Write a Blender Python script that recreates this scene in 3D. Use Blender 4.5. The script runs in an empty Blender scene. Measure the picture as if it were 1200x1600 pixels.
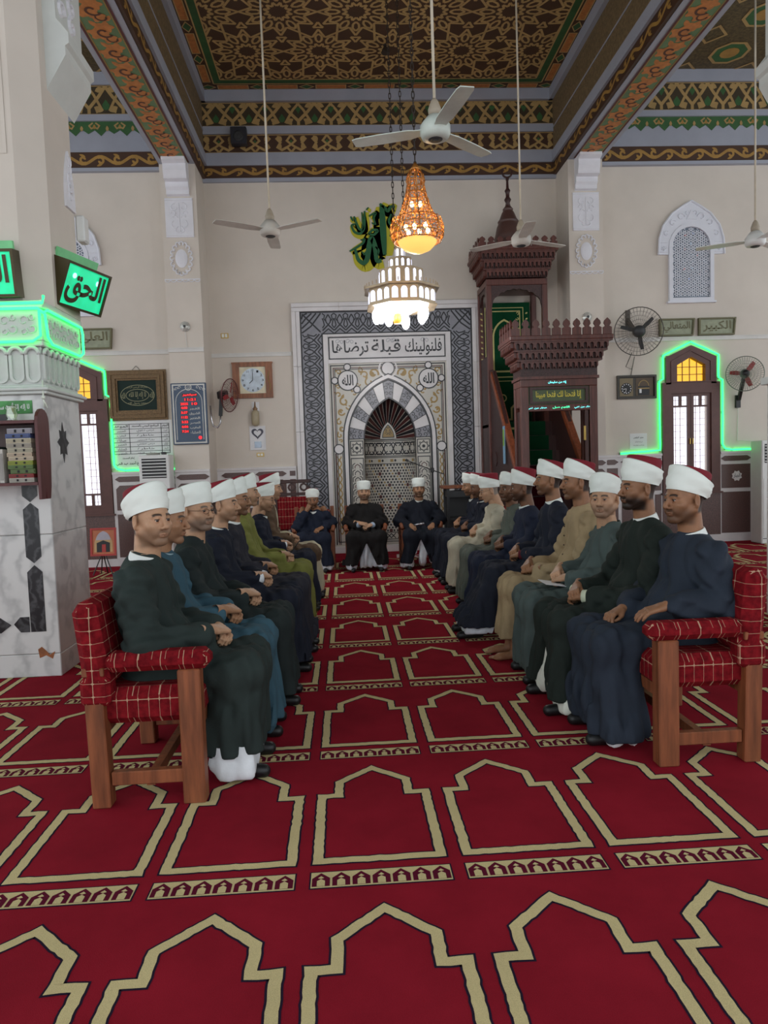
import bpy, bmesh, math, random
import numpy as np
from mathutils import Vector, Matrix
random.seed(7)
SC = bpy.context.scene
COL = SC.collection
PI = math.pi

# ------------------------------------------------------------------ camera, world, exposure
CAM_LOC = (-0.0838, -1.5514, 1.5696)
CAM_R = ((0.99782891, 0.03797691, -0.05380725),
         (-0.05617478, 0.06430415, -0.99634802),
         (-0.03437819, 0.99720747, 0.06629788))
cd = bpy.data.cameras.new('camera'); cam = bpy.data.objects.new('camera', cd); COL.objects.link(cam)
mw = Matrix([list(r) + [0] for r in CAM_R] + [[0, 0, 0, 1]])
mw = mw.to_quaternion().to_matrix().to_4x4(); mw.translation = Vector(CAM_LOC)
cam.matrix_world = mw
cd.sensor_fit = 'VERTICAL'; cd.sensor_height = 36.0; cd.lens = 1110.0 / 1600.0 * 36.0
cd.clip_start = 0.05; cd.clip_end = 200
SC.camera = cam
SC.view_settings.view_transform = 'Standard'; SC.view_settings.look = 'None'
SC.view_settings.gamma = 1.0; SC.view_settings.use_curve_mapping = False
SC.view_settings.exposure = 0.0
wd = bpy.data.worlds.new('sky'); SC.world = wd; wd.use_nodes = True
_bg = wd.node_tree.nodes['Background']
_bg.inputs[0].default_value = (0.90, 0.96, 1.0, 1); _bg.inputs[1].default_value = 1.5

# ------------------------------------------------------------------ materials
MATS = {}
def lin(c):
    return tuple(((x / 255.0) / 12.92 if x / 255.0 <= 0.04045 else ((x / 255.0 + 0.055) / 1.055) ** 2.4) for x in c)
class NT:
    """small node helper"""
    def __init__(s, m):
        m.use_nodes = True; s.t = m.node_tree; s.n = s.t.nodes; s.l = s.t.links
        s.b = s.n['Principled BSDF']
    def new(s, t, **kw):
        n = s.n.new(t)
        for k, v in kw.items(): setattr(n, k, v)
        return n
    def link(s, a, b): s.l.new(a, b)
    def math(s, op, a, b=None, c=None):
        n = s.new('ShaderNodeMath', operation=op)
        for i, x in enumerate((a, b, c)):
            if x is None: continue
            if isinstance(x, (int, float)): n.inputs[i].default_value = x
            else: s.link(x, n.inputs[i])
        return n.outputs[0]
    def mix(s, f, a, b):
        n = s.new('ShaderNodeMix', data_type='RGBA')
        for i, x in ((0, f), (6, a), (7, b)):
            if isinstance(x, (int, float)): n.inputs[i].default_value = x
            elif isinstance(x, tuple): n.inputs[i].default_value = x if len(x) == 4 else (*x, 1)
            else: s.link(x, n.inputs[i])
        return n.outputs[2]
    def noise(s, scale, detail=3, vec=None, rough=0.55, coord='Object'):
        n = s.new('ShaderNodeTexNoise'); n.inputs['Scale'].default_value = scale; n.inputs['Detail'].default_value = detail
        n.inputs['Roughness'].default_value = rough
        if vec is None:
            vec = s.coord(coord)
        s.link(vec, n.inputs['Vector']); return n.outputs['Fac']
    def coord(s, c='Object'):
        return s.new('ShaderNodeTexCoord').outputs[c]
    def ramp(s, f, stops):
        n = s.new('ShaderNodeValToRGB'); cr = n.color_ramp
        while len(cr.elements) < len(stops): cr.elements.new(0.5)
        for e, (p, c) in zip(cr.elements, stops): e.position = p; e.color = (*c, 1)
        s.link(f, n.inputs[0]); return n.outputs[0]
    def bump(s, h, strength=0.3, dist=0.01):
        n = s.new('ShaderNodeBump'); n.inputs['Strength'].default_value = strength; n.inputs['Distance'].default_value = dist
        s.link(h, n.inputs['Height']); s.link(n.outputs[0], s.b.inputs['Normal'])
    def col(s, c): s.link(c, s.b.inputs['Base Color'])
def mat(name, rgb, rough=0.6, metal=0.0, var=0.12, scale=6.0, bump=0.0, bscale=None, bdist=0.005, emit=0, spec=None, raw=False, alpha=None, coat=0):
    """plain procedural material: base colour broken up by noise"""
    if name in MATS: return MATS[name]
    m = bpy.data.materials.new(name); nt = NT(m); b = nt.b
    c = rgb if raw else lin(rgb)
    b.inputs['Roughness'].default_value = rough; b.inputs['Metallic'].default_value = metal
    if spec is not None: b.inputs['Specular IOR Level'].default_value = spec
    if coat: b.inputs['Coat Weight'].default_value = coat; b.inputs['Coat Roughness'].default_value = 0.15
    if var > 0:
        f = nt.noise(scale, 4)
        lo = tuple(x * (1 - var) for x in c); hi = tuple(min(1, x * (1 + var)) for x in c)
        nt.col(nt.ramp(f, [(0.3, lo), (0.7, hi)]))
    else: b.inputs['Base Color'].default_value = (*c, 1)
    if bump > 0: nt.bump(nt.noise(bscale or scale * 6, 3), bump, bdist)
    if emit:
        b.inputs['Emission Color'].default_value = (*c, 1); b.inputs['Emission Strength'].default_value = emit
    if alpha is not None: b.inputs['Alpha'].default_value = alpha
    MATS[name] = m; return m

# ------------------------------------------------------------------ mesh building
class Fr:
    """a flat frame: origin O, axes U (right), V (up), N (towards the viewer)"""
    def __init__(s, O, U, V, N): s.O, s.U, s.V, s.N = [np.array(x, float) for x in (O, U, V, N)]
    def __call__(s, u, v, d=0.0): return tuple(s.O + u * s.U + v * s.V + d * s.N)
def wallF(Y): return Fr((0, Y, 0), (1, 0, 0), (0, 0, 1), (0, -1, 0))
FLOORF = Fr((0, 0, 0), (1, 0, 0), (0, 1, 0), (0, 0, 1))
class MB:
    def __init__(s): s.v = []; s.f = []; s.m = []
    def add(s, V, F, mi=0):
        o = len(s.v); s.v.extend([tuple(map(float, p)) for p in V]); s.f.extend([tuple(i + o for i in f) for f in F]); s.m.extend([mi] * len(F)); return s
    def box(s, x0, x1, y0, y1, z0, z1, mi=0):
        if x0 > x1: x0, x1 = x1, x0
        if y0 > y1: y0, y1 = y1, y0
        if z0 > z1: z0, z1 = z1, z0
        V = [(x0, y0, z0), (x1, y0, z0), (x1, y1, z0), (x0, y1, z0), (x0, y0, z1), (x1, y0, z1), (x1, y1, z1), (x0, y1, z1)]
        return s.add(V, [(0, 3, 2, 1), (4, 5, 6, 7), (0, 1, 5, 4), (1, 2, 6, 5), (2, 3, 7, 6), (3, 0, 4, 7)], mi)
    def fbox(s, F, u0, u1, v0, v1, d0, d1, mi=0):
        V = [F(u, v, d) for d in (d0, d1) for (u, v) in ((u0, v0), (u1, v0), (u1, v1), (u0, v1))]
        return s.add(V, [(0, 3, 2, 1), (4, 5, 6, 7), (0, 1, 5, 4), (1, 2, 6, 5), (2, 3, 7, 6), (3, 0, 4, 7)], mi)
    def obox(s, M, sx, sy, sz, mi=0):
        V = [tuple(M @ Vector((x * sx, y * sy, z * sz))) for z in (-.5, .5) for (x, y) in ((-.5, -.5), (.5, -.5), (.5, .5), (-.5, .5))]
        return s.add(V, [(0, 3, 2, 1), (4, 5, 6, 7), (0, 1, 5, 4), (1, 2, 6, 5), (2, 3, 7, 6), (3, 0, 4, 7)], mi)
    def beam(s, a, b, w, h, mi=0, up=(0, 0, 1)):
        a, b = Vector(a), Vector(b); d = (b - a); L = d.length; d.normalize(); r = d.cross(Vector(up))
        if r.length < 1e-5: r = d.cross(Vector((1, 0, 0)))
        r.normalize(); u = r.cross(d)
        M = Matrix((r, d, u)).transposed().to_4x4(); M.translation = (a + b) / 2
        return s.obox(M, w, L, h, mi)
    def quad(s, a, b, c, d, mi=0): return s.add([a, b, c, d], [(0, 1, 2, 3)], mi)
    def prism(s, poly, F, d0, d1, mi=0, cap0=True):
        n = len(poly); V = [F(u, v, d0) for u, v in poly] + [F(u, v, d1) for u, v in poly]
        Fa = [tuple(range(n, 2 * n))] + [(i, (i + 1) % n, n + (i + 1) % n, n + i) for i in range(n)]
        if cap0: Fa.append(tuple(reversed(range(n))))
        return s.add(V, Fa, mi)
    k = 0
    def face(s, poly, F, d, mi=0):
        MB.k = (MB.k + 1) % 16; d = d + MB.k * 2.5e-5
        return s.add([F(u, v, d) for u, v in poly], [tuple(range(len(poly)))], mi)
    def ring(s, outer, inner, F, d0, d1, mi=0):
        """closed band between two loops with the same number of points, d0 back, d1 front"""
        n = len(outer); V = [F(u, v, d1) for u, v in outer] + [F(u, v, d1) for u, v in inner] + [F(u, v, d0) for u, v in outer] + [F(u, v, d0) for u, v in inner]
        Fa = []
        for i in range(n):
            j = (i + 1) % n
            Fa += [(i, j, n + j, n + i), (2 * n + j, 2 * n + i, 3 * n + i, 3 * n + j), (2 * n + i, 2 * n + j, j, i), (n + i, n + j, 3 * n + j, 3 * n + i)]
        return s.add(V, Fa, mi)
    def strip(s, A, B, F, d0, d1, mi=0):
        """open band between two polylines"""
        n = len(A); V = [F(u, v, d1) for u, v in A] + [F(u, v, d1) for u, v in B] + [F(u, v, d0) for u, v in A] + [F(u, v, d0) for u, v in B]
        Fa = [(0, n, 3 * n, 2 * n), (n - 1, 3 * n - 1, 4 * n - 1, 2 * n - 1)]
        for i in range(n - 1):
            j = i + 1
            Fa += [(i, j, n + j, n + i), (2 * n + i, 2 * n + j, j, i), (n + i, n + j, 3 * n + j, 3 * n + i)]
        return s.add(V, Fa, mi)
    def ribbon(s, path, w, F, d, mi=0, closed=False):
        """flat mitred line"""
        P = np.array(path, float); n = len(P)
        if n < 2: return s
        MB.k = (MB.k + 1) % 16; d = d + MB.k * 2.5e-5        # never two lines in exactly one plane
        L = []; R = []
        for i in range(n):
            if closed: a, b, c = P[i - 1], P[i], P[(i + 1) % n]
            else: a, b, c = P[max(i - 1, 0)], P[i], P[min(i + 1, n - 1)]
            t0 = b - a; t1 = c - b
            l0 = np.hypot(*t0); l1 = np.hypot(*t1)
            if l0 < 1e-9: t0, l0 = t1, l1
            if l1 < 1e-9: t1, l1 = t0, l0
            if l0 < 1e-9: t0 = t1 = np.array([1., 0]); l0 = l1 = 1
            t0 = t0 / l0; t1 = t1 / l1; n0 = np.array([-t0[1], t0[0]]); n1 = np.array([-t1[1], t1[0]])
            m = n0 + n1; q = m @ m
            m = n0 if q < 0.25 else m * (2 / q)
            hw = (w[i] if hasattr(w, '__len__') else w) / 2
            L.append(b + m * hw); R.append(b - m * hw)
        V = [F(p[0], p[1], d) for p in L] + [F(p[0], p[1], d) for p in R]
        k = n if closed else n - 1
        return s.add(V, [(i, n + i, n + (i + 1) % n, (i + 1) % n) for i in range(k)], mi)
    def lathe(s, prof, c=(0, 0, 0), n=24, mi=0, M=None, a0=0, sx=1, sy=1, capb=True, capt=True):
        V = []; k = len(prof)
        for r, z in prof:
            for j in range(n):
                a = a0 + 2 * PI * j / n; p = Vector((r * math.cos(a) * sx, r * math.sin(a) * sy, z))
                if M is not None: p = M @ p
                V.append((p[0] + c[0], p[1] + c[1], p[2] + c[2]))
        F = [(i * n + j, i * n + (j + 1) % n, (i + 1) * n + (j + 1) % n, (i + 1) * n + j) for i in range(k - 1) for j in range(n)]
        if capb and prof[0][0] > 1e-6: F.append(tuple(reversed(range(n))))
        if capt and prof[-1][0] > 1e-6: F.append(tuple(range((k - 1) * n, k * n)))
        return s.add(V, F, mi)
    def tube(s, path, r, n=8, mi=0, closed=False, cap=True):
        P = [Vector(p) for p in path]; k = len(P); V = []
        up = Vector((0, 0, 1)); prev = None
        for i in range(k):
            if closed: t = P[(i + 1) % k] - P[i - 1]
            else: t = P[min(i + 1, k - 1)] - P[max(i - 1, 0)]
            t.normalize()
            if prev is None:
                x = t.cross(up)
                if x.length < 1e-3: x = t.cross(Vector((1, 0, 0)))
            else: x = prev - t * prev.dot(t)
            x.normalize(); prev = x; y = t.cross(x)
            rr = r[i] if hasattr(r, '__len__') else r
            for j in range(n):
                a = 2 * PI * j / n; V.append(tuple(P[i] + x * (rr * math.cos(a)) + y * (rr * math.sin(a))))
        m = k if closed else k - 1
        F = [(i * n + j, i * n + (j + 1) % n, ((i + 1) % k) * n + (j + 1) % n, ((i + 1) % k) * n + j) for i in range(m) for j in range(n)]
        if cap and not closed: F += [tuple(reversed(range(n))), tuple(range((k - 1) * n, k * n))]
        return s.add(V, F, mi)
    def ball(s, c, r, n=12, mi=0, sz=1.0):
        prof = [(max(1e-5, r * math.sin(PI * i / (n // 2))), -r * sz * math.cos(PI * i / (n // 2))) for i in range(n // 2 + 1)]
        return s.lathe(prof, c, n, mi)
    def text(s, body, F, u0, u1, v0, v1, d, mi=0, keep=False, bold=0.0, th=0.0):
        V, Fa = text_poly(body, bold)
        if len(V) == 0: return s
        V = V.copy(); lo = V.min(0); hi = V.max(0)
        kx = (u1 - u0) / (hi[0] - lo[0]); ky = (v1 - v0) / (hi[1] - lo[1])
        if keep: kx = ky = min(kx, ky)
        cx, cy = (u0 + u1) / 2, (v0 + v1) / 2; c = (lo + hi) / 2
        s.add([F(cx + (p[0] - c[0]) * kx, cy + (p[1] - c[1]) * ky, d) for p in V], Fa, mi)
        return s
    def build(s, name, mats, parent=None, smooth=False, bevel=0, props=None, auto=None):
        me = bpy.data.meshes.new(name); me.from_pydata(s.v, [], s.f)
        ml = mats if isinstance(mats, (list, tuple)) else [mats]
        for m in ml: me.materials.append(m)
        if len(ml) > 1: me.polygons.foreach_set('material_index', s.m)
        if bevel:
            bm = bmesh.new(); bm.from_mesh(me)
            es = [e for e in bm.edges if len(e.link_faces) == 2 and e.calc_face_angle(0) > 0.6]
            bmesh.ops.bevel(bm, geom=es, offset=bevel, segments=2 if smooth else 1, affect='EDGES', profile=0.5, clamp_overlap=True)
            bm.to_mesh(me); bm.free()
        if smooth: me.polygons.foreach_set('use_smooth', [True] * len(me.polygons))
        if auto is not None:
            me.polygons.foreach_set('use_smooth', [True] * len(me.polygons)); me.set_sharp_from_angle(angle=auto)
        me.validate()
        return link(name, me, parent, props)
def link(name, me, parent=None, props=None):
    o = bpy.data.objects.new(name, me); COL.objects.link(o)
    if parent is not None: attach(o, parent)
    if props:
        for k, v in props.items(): o[k] = v
    return o
def loc_of(o):
    m = o.matrix_basis.copy()
    return m if o.parent is None else loc_of(o.parent) @ o.matrix_parent_inverse @ m
def attach(o, parent):
    o.parent = parent; o.matrix_parent_inverse = loc_of(parent).inverted()
def thing(name, label, cat, loc=(0, 0, 0), group=None, kind=None):
    o = bpy.data.objects.new(name, None); COL.objects.link(o); o.location = loc; o.empty_display_size = 0.1
    return tag(o, label, cat, group, kind)
def tag(o, label=None, cat=None, group=None, kind=None):
    if label: o['label'] = label
    if cat: o['category'] = cat
    if group: o['group'] = group
    if kind: o['kind'] = kind
    return o
def structure(o, label=None): o['kind'] = 'structure'; return tag(o, label)
def copy_tree(o, M, parent=None):
    """a copy of a thing, its parts and sub-parts, sharing mesh data; M moves the whole tree in world space"""
    c = o.copy(); COL.objects.link(c)
    if parent is None: c.matrix_basis = M @ o.matrix_basis
    else: c.parent = parent; c.matrix_parent_inverse = o.matrix_parent_inverse.copy()
    for ch in list(o.children): copy_tree(ch, M, c)
    return c

# ------------------------------------------------------------------ Arabic lettering from the built-in font
_AF = {}
def _af():
    four = [(0x626, 0xFE89), (0x628, 0xFE8F), (0x62A, 0xFE95), (0x62B, 0xFE99), (0x62C, 0xFE9D), (0x62D, 0xFEA1), (0x62E, 0xFEA5), (0x633, 0xFEB1), (0x634, 0xFEB5),
            (0x635, 0xFEB9), (0x636, 0xFEBD), (0x637, 0xFEC1), (0x638, 0xFEC5), (0x639, 0xFEC9), (0x63A, 0xFECD), (0x641, 0xFED1), (0x642, 0xFED5), (0x643, 0xFED9),
            (0x644, 0xFEDD), (0x645, 0xFEE1), (0x646, 0xFEE5), (0x647, 0xFEE9), (0x64A, 0xFEF1)]
    two = [(0x622, 0xFE81), (0x623, 0xFE83), (0x624, 0xFE85), (0x625, 0xFE87), (0x627, 0xFE8D), (0x629, 0xFE93), (0x62F, 0xFEA9), (0x630, 0xFEAB), (0x631, 0xFEAD),
           (0x632, 0xFEAF), (0x648, 0xFEED), (0x649, 0xFEEF)]
    for a, b in four: _AF[chr(a)] = [b, b + 1, b + 2, b + 3]
    for a, b in two: _AF[chr(a)] = [b, b + 1, None, None]
_af()
def shape_ar(t):
    out = []
    for i, ch in enumerate(t):
        if ch not in _AF: out.append(ch); continue
        p = i > 0 and t[i - 1] in _AF and _AF[t[i - 1]][2] is not None
        n = i + 1 < len(t) and t[i + 1] in _AF and _AF[ch][2] is not None
        f = _AF[ch]; k = 3 if (p and n) else 1 if p else 2 if n else 0
        out.append(chr(f[k]))
    return ''.join(reversed(out))
_TC = {}
def text_poly(body, bold=0.0):
    key = (body, bold)
    if key in _TC: return _TC[key]
    cu = bpy.data.curves.new('lettering', 'FONT'); cu.body = shape_ar(body) if any(ch in _AF for ch in body) else body
    cu.size = 1; cu.offset = bold; cu.resolution_u = 3; cu.fill_mode = 'FRONT'
    o = bpy.data.objects.new('lettering', cu); COL.objects.link(o)
    dg = bpy.context.evaluated_depsgraph_get(); me = bpy.data.meshes.new_from_object(o.evaluated_get(dg))
    V = np.array([v.co[:2] for v in me.vertices]) if len(me.vertices) else np.zeros((0, 2)); Fa = [tuple(p.vertices) for p in me.polygons]
    bpy.data.objects.remove(o); bpy.data.curves.remove(cu); bpy.data.meshes.remove(me)
    _TC[key] = (V, Fa); return _TC[key]

# ------------------------------------------------------------------ ornament lines
def arc(cx, cy, r, a0, a1, n=10, ry=None):
    ry = r if ry is None else ry
    return [(cx + r * math.cos(math.radians(a0 + (a1 - a0) * i / n)), cy + ry * math.sin(math.radians(a0 + (a1 - a0) * i / n))) for i in range(n + 1)]
def spiral(cx, cy, r0, r1, a0, a1, n=14):
    return [(cx + (r0 + (r1 - r0) * i / n) * math.cos(math.radians(a0 + (a1 - a0) * i / n)), cy + (r0 + (r1 - r0) * i / n) * math.sin(math.radians(a0 + (a1 - a0) * i / n))) for i in range(n + 1)]
def mirx(p, c=0): return [(2 * c - x, y) for x, y in p]
def shift(p, dx, dy, k=1.0): return [(x * k + dx, y * k + dy) for x, y in p]
def leaf(x, y, ang, L, w):
    a = math.radians(ang); t = np.array([math.cos(a), math.sin(a)]); n = np.array([-t[1], t[0]])
    return [tuple(np.array([x, y]) + t * L * s + n * w * q) for s, q in ((0, 0), (.25, .38), (.55, .5), (.8, .3), (1, 0), (.8, -.3), (.55, -.5), (.25, -.38))]
def ogee(cx, z0, hw, h, n=10, k=0.72):
    """pointed arch outline from left springing over the apex to the right springing"""
    L = []
    R = (hw * hw + h * h) / (2 * hw)
    for i in range(n + 1):
        a = PI - (math.asin(min(1, h / R)) if h <= R else PI / 2) * i / n
        L.append((cx - hw + R + R * math.cos(a), z0 + R * math.sin(a)))
    return L + [(2 * cx - x, z) for x, z in reversed(L[:-1])]
def clip_seg(a, b, x0, x1, y0, y1):
    (ax, ay), (bx, by) = a, b; t0, t1 = 0., 1.; dx, dy = bx - ax, by - ay
    for p, q in ((-dx, ax - x0), (dx, x1 - ax), (-dy, ay - y0), (dy, y1 - ay)):
        if abs(p) < 1e-12:
            if q < 0: return None
        else:
            r = q / p
            if p < 0: t0 = max(t0, r)
            else: t1 = min(t1, r)
    if t0 >= t1: return None
    return ((ax + t0 * dx, ay + t0 * dy), (ax + t1 * dx, ay + t1 * dy))
def hankin(poly, ang):
    """star motif inside one tile: rays leaving each side's midpoint at the contact angle"""
    n = len(poly); P = [np.array(p, float) for p in poly]; rays = []
    c = sum(P) / n
    for i in range(n):
        a, b = P[i], P[(i + 1) % n]; m = (a + b) / 2; t = (b - a) / np.linalg.norm(b - a); nn = np.array([-t[1], t[0]])
        if nn @ (c - m) < 0: nn = -nn
        s, co = math.sin(ang), math.cos(ang)
        rays.append((m, t * co + nn * s, -t * co + nn * s))
    out = []
    for i in range(n):
        m0, f0, _ = rays[i]; m1, _, b1 = rays[(i + 1) % n]
        A = np.array([[f0[0], -b1[0]], [f0[1], -b1[1]]]); r = m1 - m0
        if abs(np.linalg.det(A)) < 1e-9: continue
        t = np.linalg.solve(A, r)
        x = m0 + f0 * t[0]; out += [(tuple(m0), tuple(x)), (tuple(x), tuple(m1))]
    return out
def ngon(cx, cy, r, n, a0=0): return [(cx + r * math.cos(a0 + 2 * PI * i / n), cy + r * math.sin(a0 + 2 * PI * i / n)) for i in range(n)]
# ------------------------------------------------------------------ the setting: measures (metres; x right along the prayer wall, y towards it)
Ya, Yn, Yp = 10.75, 11.30, 10.60
XL, XR = -2.34, 3.88            # nave faces of the beams and wall piers
PLX, PRX = -2.92, 4.47          # aisle faces
ZC, ZS = 8.07, 6.60             # ceiling, beam soffit
XC = 0.765                      # axis of the prayer niche
cream = mat('plaster_cream', (213, 204, 193), 0.85, var=0.05, scale=1.3, bump=0.15, bscale=18, bdist=0.004)
white_pl = mat('stucco_white', (226, 226, 232), 0.8, var=0.04, scale=5)
lav = mat('paint_lavender', (158, 162, 174), 0.6, var=0.06, scale=2)
brown_p = mat('paint_dark_brown', (66, 40, 22), 0.6, var=0.15, scale=5)
gold_p = mat('paint_ochre', (160, 122, 58), 0.55, var=0.15, scale=7)
green_p = mat('paint_green', (50, 92, 48), 0.6, var=0.15)
tan_p = mat('paint_tan', (168, 138, 86), 0.55, var=0.12)
blur_p = mat('paint_brown_fine', (112, 94, 66), 0.65, var=0.35, scale=26)
red_p = mat('paint_maroon', (88, 34, 34), 0.6)
orange_p = mat('paint_orange', (186, 118, 58), 0.6, var=0.2, scale=14)
sgreen_p = mat('paint_sage', (96, 124, 84), 0.6, var=0.15, scale=4)
marble = mat('marble_white', (216, 212, 212), 0.28, var=0.08, scale=3)
mar_grey = mat('marble_grey', (134, 134, 142), 0.35, var=0.12, scale=9)
black_i = mat('inlay_black', (28, 28, 34), 0.35, var=0.1)
maroon_i = mat('inlay_maroon', (84, 40, 40), 0.35, var=0.12)
gold_i = mat('inlay_gold', (158, 128, 66), 0.4, var=0.12, scale=10)
ivory_i = mat('inlay_ivory', (198, 194, 184), 0.35, var=0.06)
granite = mat('granite_brown', (94, 70, 66), 0.3, var=0.45, scale=90)
wood_d = None

# ---- carpet
def carpet_mat(name, rgb, var=0.22):
    m = bpy.data.materials.new(name); nt = NT(m); c = lin(rgb)
    f = nt.noise(3.0, 5); g = nt.noise(420, 2)
    k = nt.mix(0.35, nt.ramp(f, [(0.3, tuple(x * (1 - var) for x in c)), (0.7, tuple(x * (1 + var) for x in c))]),
               nt.ramp(g, [(0.3, tuple(x * 0.5 for x in c)), (0.7, tuple(x * 1.5 for x in c))]))
    nt.col(k); nt.b.inputs['Roughness'].default_value = 0.95; nt.b.inputs['Specular IOR Level'].default_value = 0.05
    nt.bump(g, 0.5, 0.004); return m
car_red = carpet_mat('carpet_crimson', (138, 27, 42)); car_cream = carpet_mat('carpet_cream', (204, 188, 140), 0.1)
car_navy = carpet_mat('carpet_navy', (40, 30, 48), 0.1); car_plum = carpet_mat('carpet_plum', (92, 22, 44), 0.12)
CW, CLp = 0.6, 1.1743
mb = MB(); mb.quad((-10, -4, 0), (12, -4, 0), (12, 12.2, 0), (-10, 12.2, 0), 0)
def wob(path, st, amp, closed=True):
    out = []; n = len(path)
    for i in range(n if closed else n - 1):
        a = np.array(path[i]); b = np.array(path[(i + 1) % n]); L = np.hypot(*(b - a)); k = max(1, int(L / st))
        for j in range(k):
            p = a + (b - a) * j / k
            out.append((p[0] + random.uniform(-amp, amp) * (j > 0), p[1] + random.uniform(-amp, amp) * (j > 0)))
    if not closed: out.append(tuple(path[-1]))
    return out
hw, nw, ys, yk, ya = 0.247, 0.166, 0.579, 0.72, 0.872
NICHE = [(-hw, 0.02), (hw, 0.02), (hw, ys), (nw, ys), (nw, yk), (0, ya), (-nw, yk), (-nw, ys), (-hw, ys)]
for r in range(-3, 9):
    for c in range(-13, 19):
        ox, oy = c * CW, r * CLp
        if oy > 10.2 or (r < 1 and abs(c - 1) > 6): continue
        near = r < 4
        p = wob([(ox + x, oy + y) for x, y in NICHE], 0.022 if near else 0.4, 0.0026 if near else 0)
        mb.ribbon(p, 0.056, FLOORF, 0.0008, 2, True); mb.ribbon(p, 0.040, FLOORF, 0.0016, 1, True)
        x0, x1, y0, y1 = ox - 0.269, ox + 0.269, oy - 0.159, oy - 0.058
        mb.face([(x0 - .006, y0 - .006), (x1 + .006, y0 - .006), (x1 + .006, y1 + .006), (x0 - .006, y1 + .006)], FLOORF, 0.0008, 2)
        mb.face([(x0, y0), (x1, y0), (x1, y1), (x0, y1)], FLOORF, 0.0016, 1)
        for k in range(7):
            cx = x0 + (k + .5) * (x1 - x0) / 7; w = 0.034; b = y0 + .008
            mb.face([(cx - w, b), (cx + w, b), (cx + w, b + .052), (cx, b + .086), (cx - w, b + .052)], FLOORF, 0.0024, 3)
            mb.face([(cx - .015, b), (cx + .015, b), (cx + .015, b + .034), (cx, b + .046), (cx - .015, b + .034)], FLOORF, 0.0032, 1)
            mb.face([(cx - .012, b + .053), (cx, b + .048), (cx + .012, b + .053), (cx, b + .066)], FLOORF, 0.0032, 1)
floor = structure(mb.build('floor', [car_red, car_cream, car_navy, car_plum]), 'crimson prayer carpet with rows of cream niche outlines')

# ---- walls
def wall(name, boxes, m, label):
    b = MB()
    for q in boxes: b.box(*q)
    return structure(b.build(name, m), label)
WRx, WLx = 6.05, -4.53          # window axes on the aisle walls
def holes(x0, x1, y0, y1, z0, z1, hs):
    """boxes of a wall with rectangular holes (hx0,hx1,hz0,hz1)"""
    xs = sorted({x0, x1, *[h[0] for h in hs], *[h[1] for h in hs]}); zs = sorted({z0, z1, *[h[2] for h in hs], *[h[3] for h in hs]}); out = []
    for i in range(len(xs) - 1):
        run = None
        for j in range(len(zs) - 1):
            cx, cz = (xs[i] + xs[i + 1]) / 2, (zs[j] + zs[j + 1]) / 2
            if any(h[0] < cx < h[1] and h[2] < cz < h[3] for h in hs):
                if run is not None: out.append((xs[i], xs[i + 1], y0, y1, run, zs[j])); run = None
            elif run is None: run = zs[j]
        if run is not None: out.append((xs[i], xs[i + 1], y0, y1, run, zs[-1]))
    return out
def winholes(cx): return [(cx - .44, cx + .44, 0.95, 3.30)]
wall_back = wall('wall_back', holes(XL, XR, Yn, Yn + .9, 0, ZC, [(XC - .80, XC + .80, 0, 3.12)]), cream, 'cream plaster prayer wall of the nave')
wall_al = wall('wall_left', holes(-9.5, PLX, Ya, Ya + .35, 0, ZC, winholes(WLx)), cream, 'cream plaster wall of the left aisle')
wall_ar = wall('wall_right', holes(PRX, 11.5, Ya, Ya + .35, 0, ZC, winholes(WRx)), cream, 'cream plaster wall of the right aisle')
pier_l = wall('wall_pier_left', [(PLX, XL, Yp, Yn + .9, 0, ZC)], cream, 'cream wall pier on the clock side')
pier_r = wall('wall_pier_right', [(XR, PRX, Yp, Yn + .9, 0, ZC)], cream, 'cream wall pier behind the pulpit')

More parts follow.
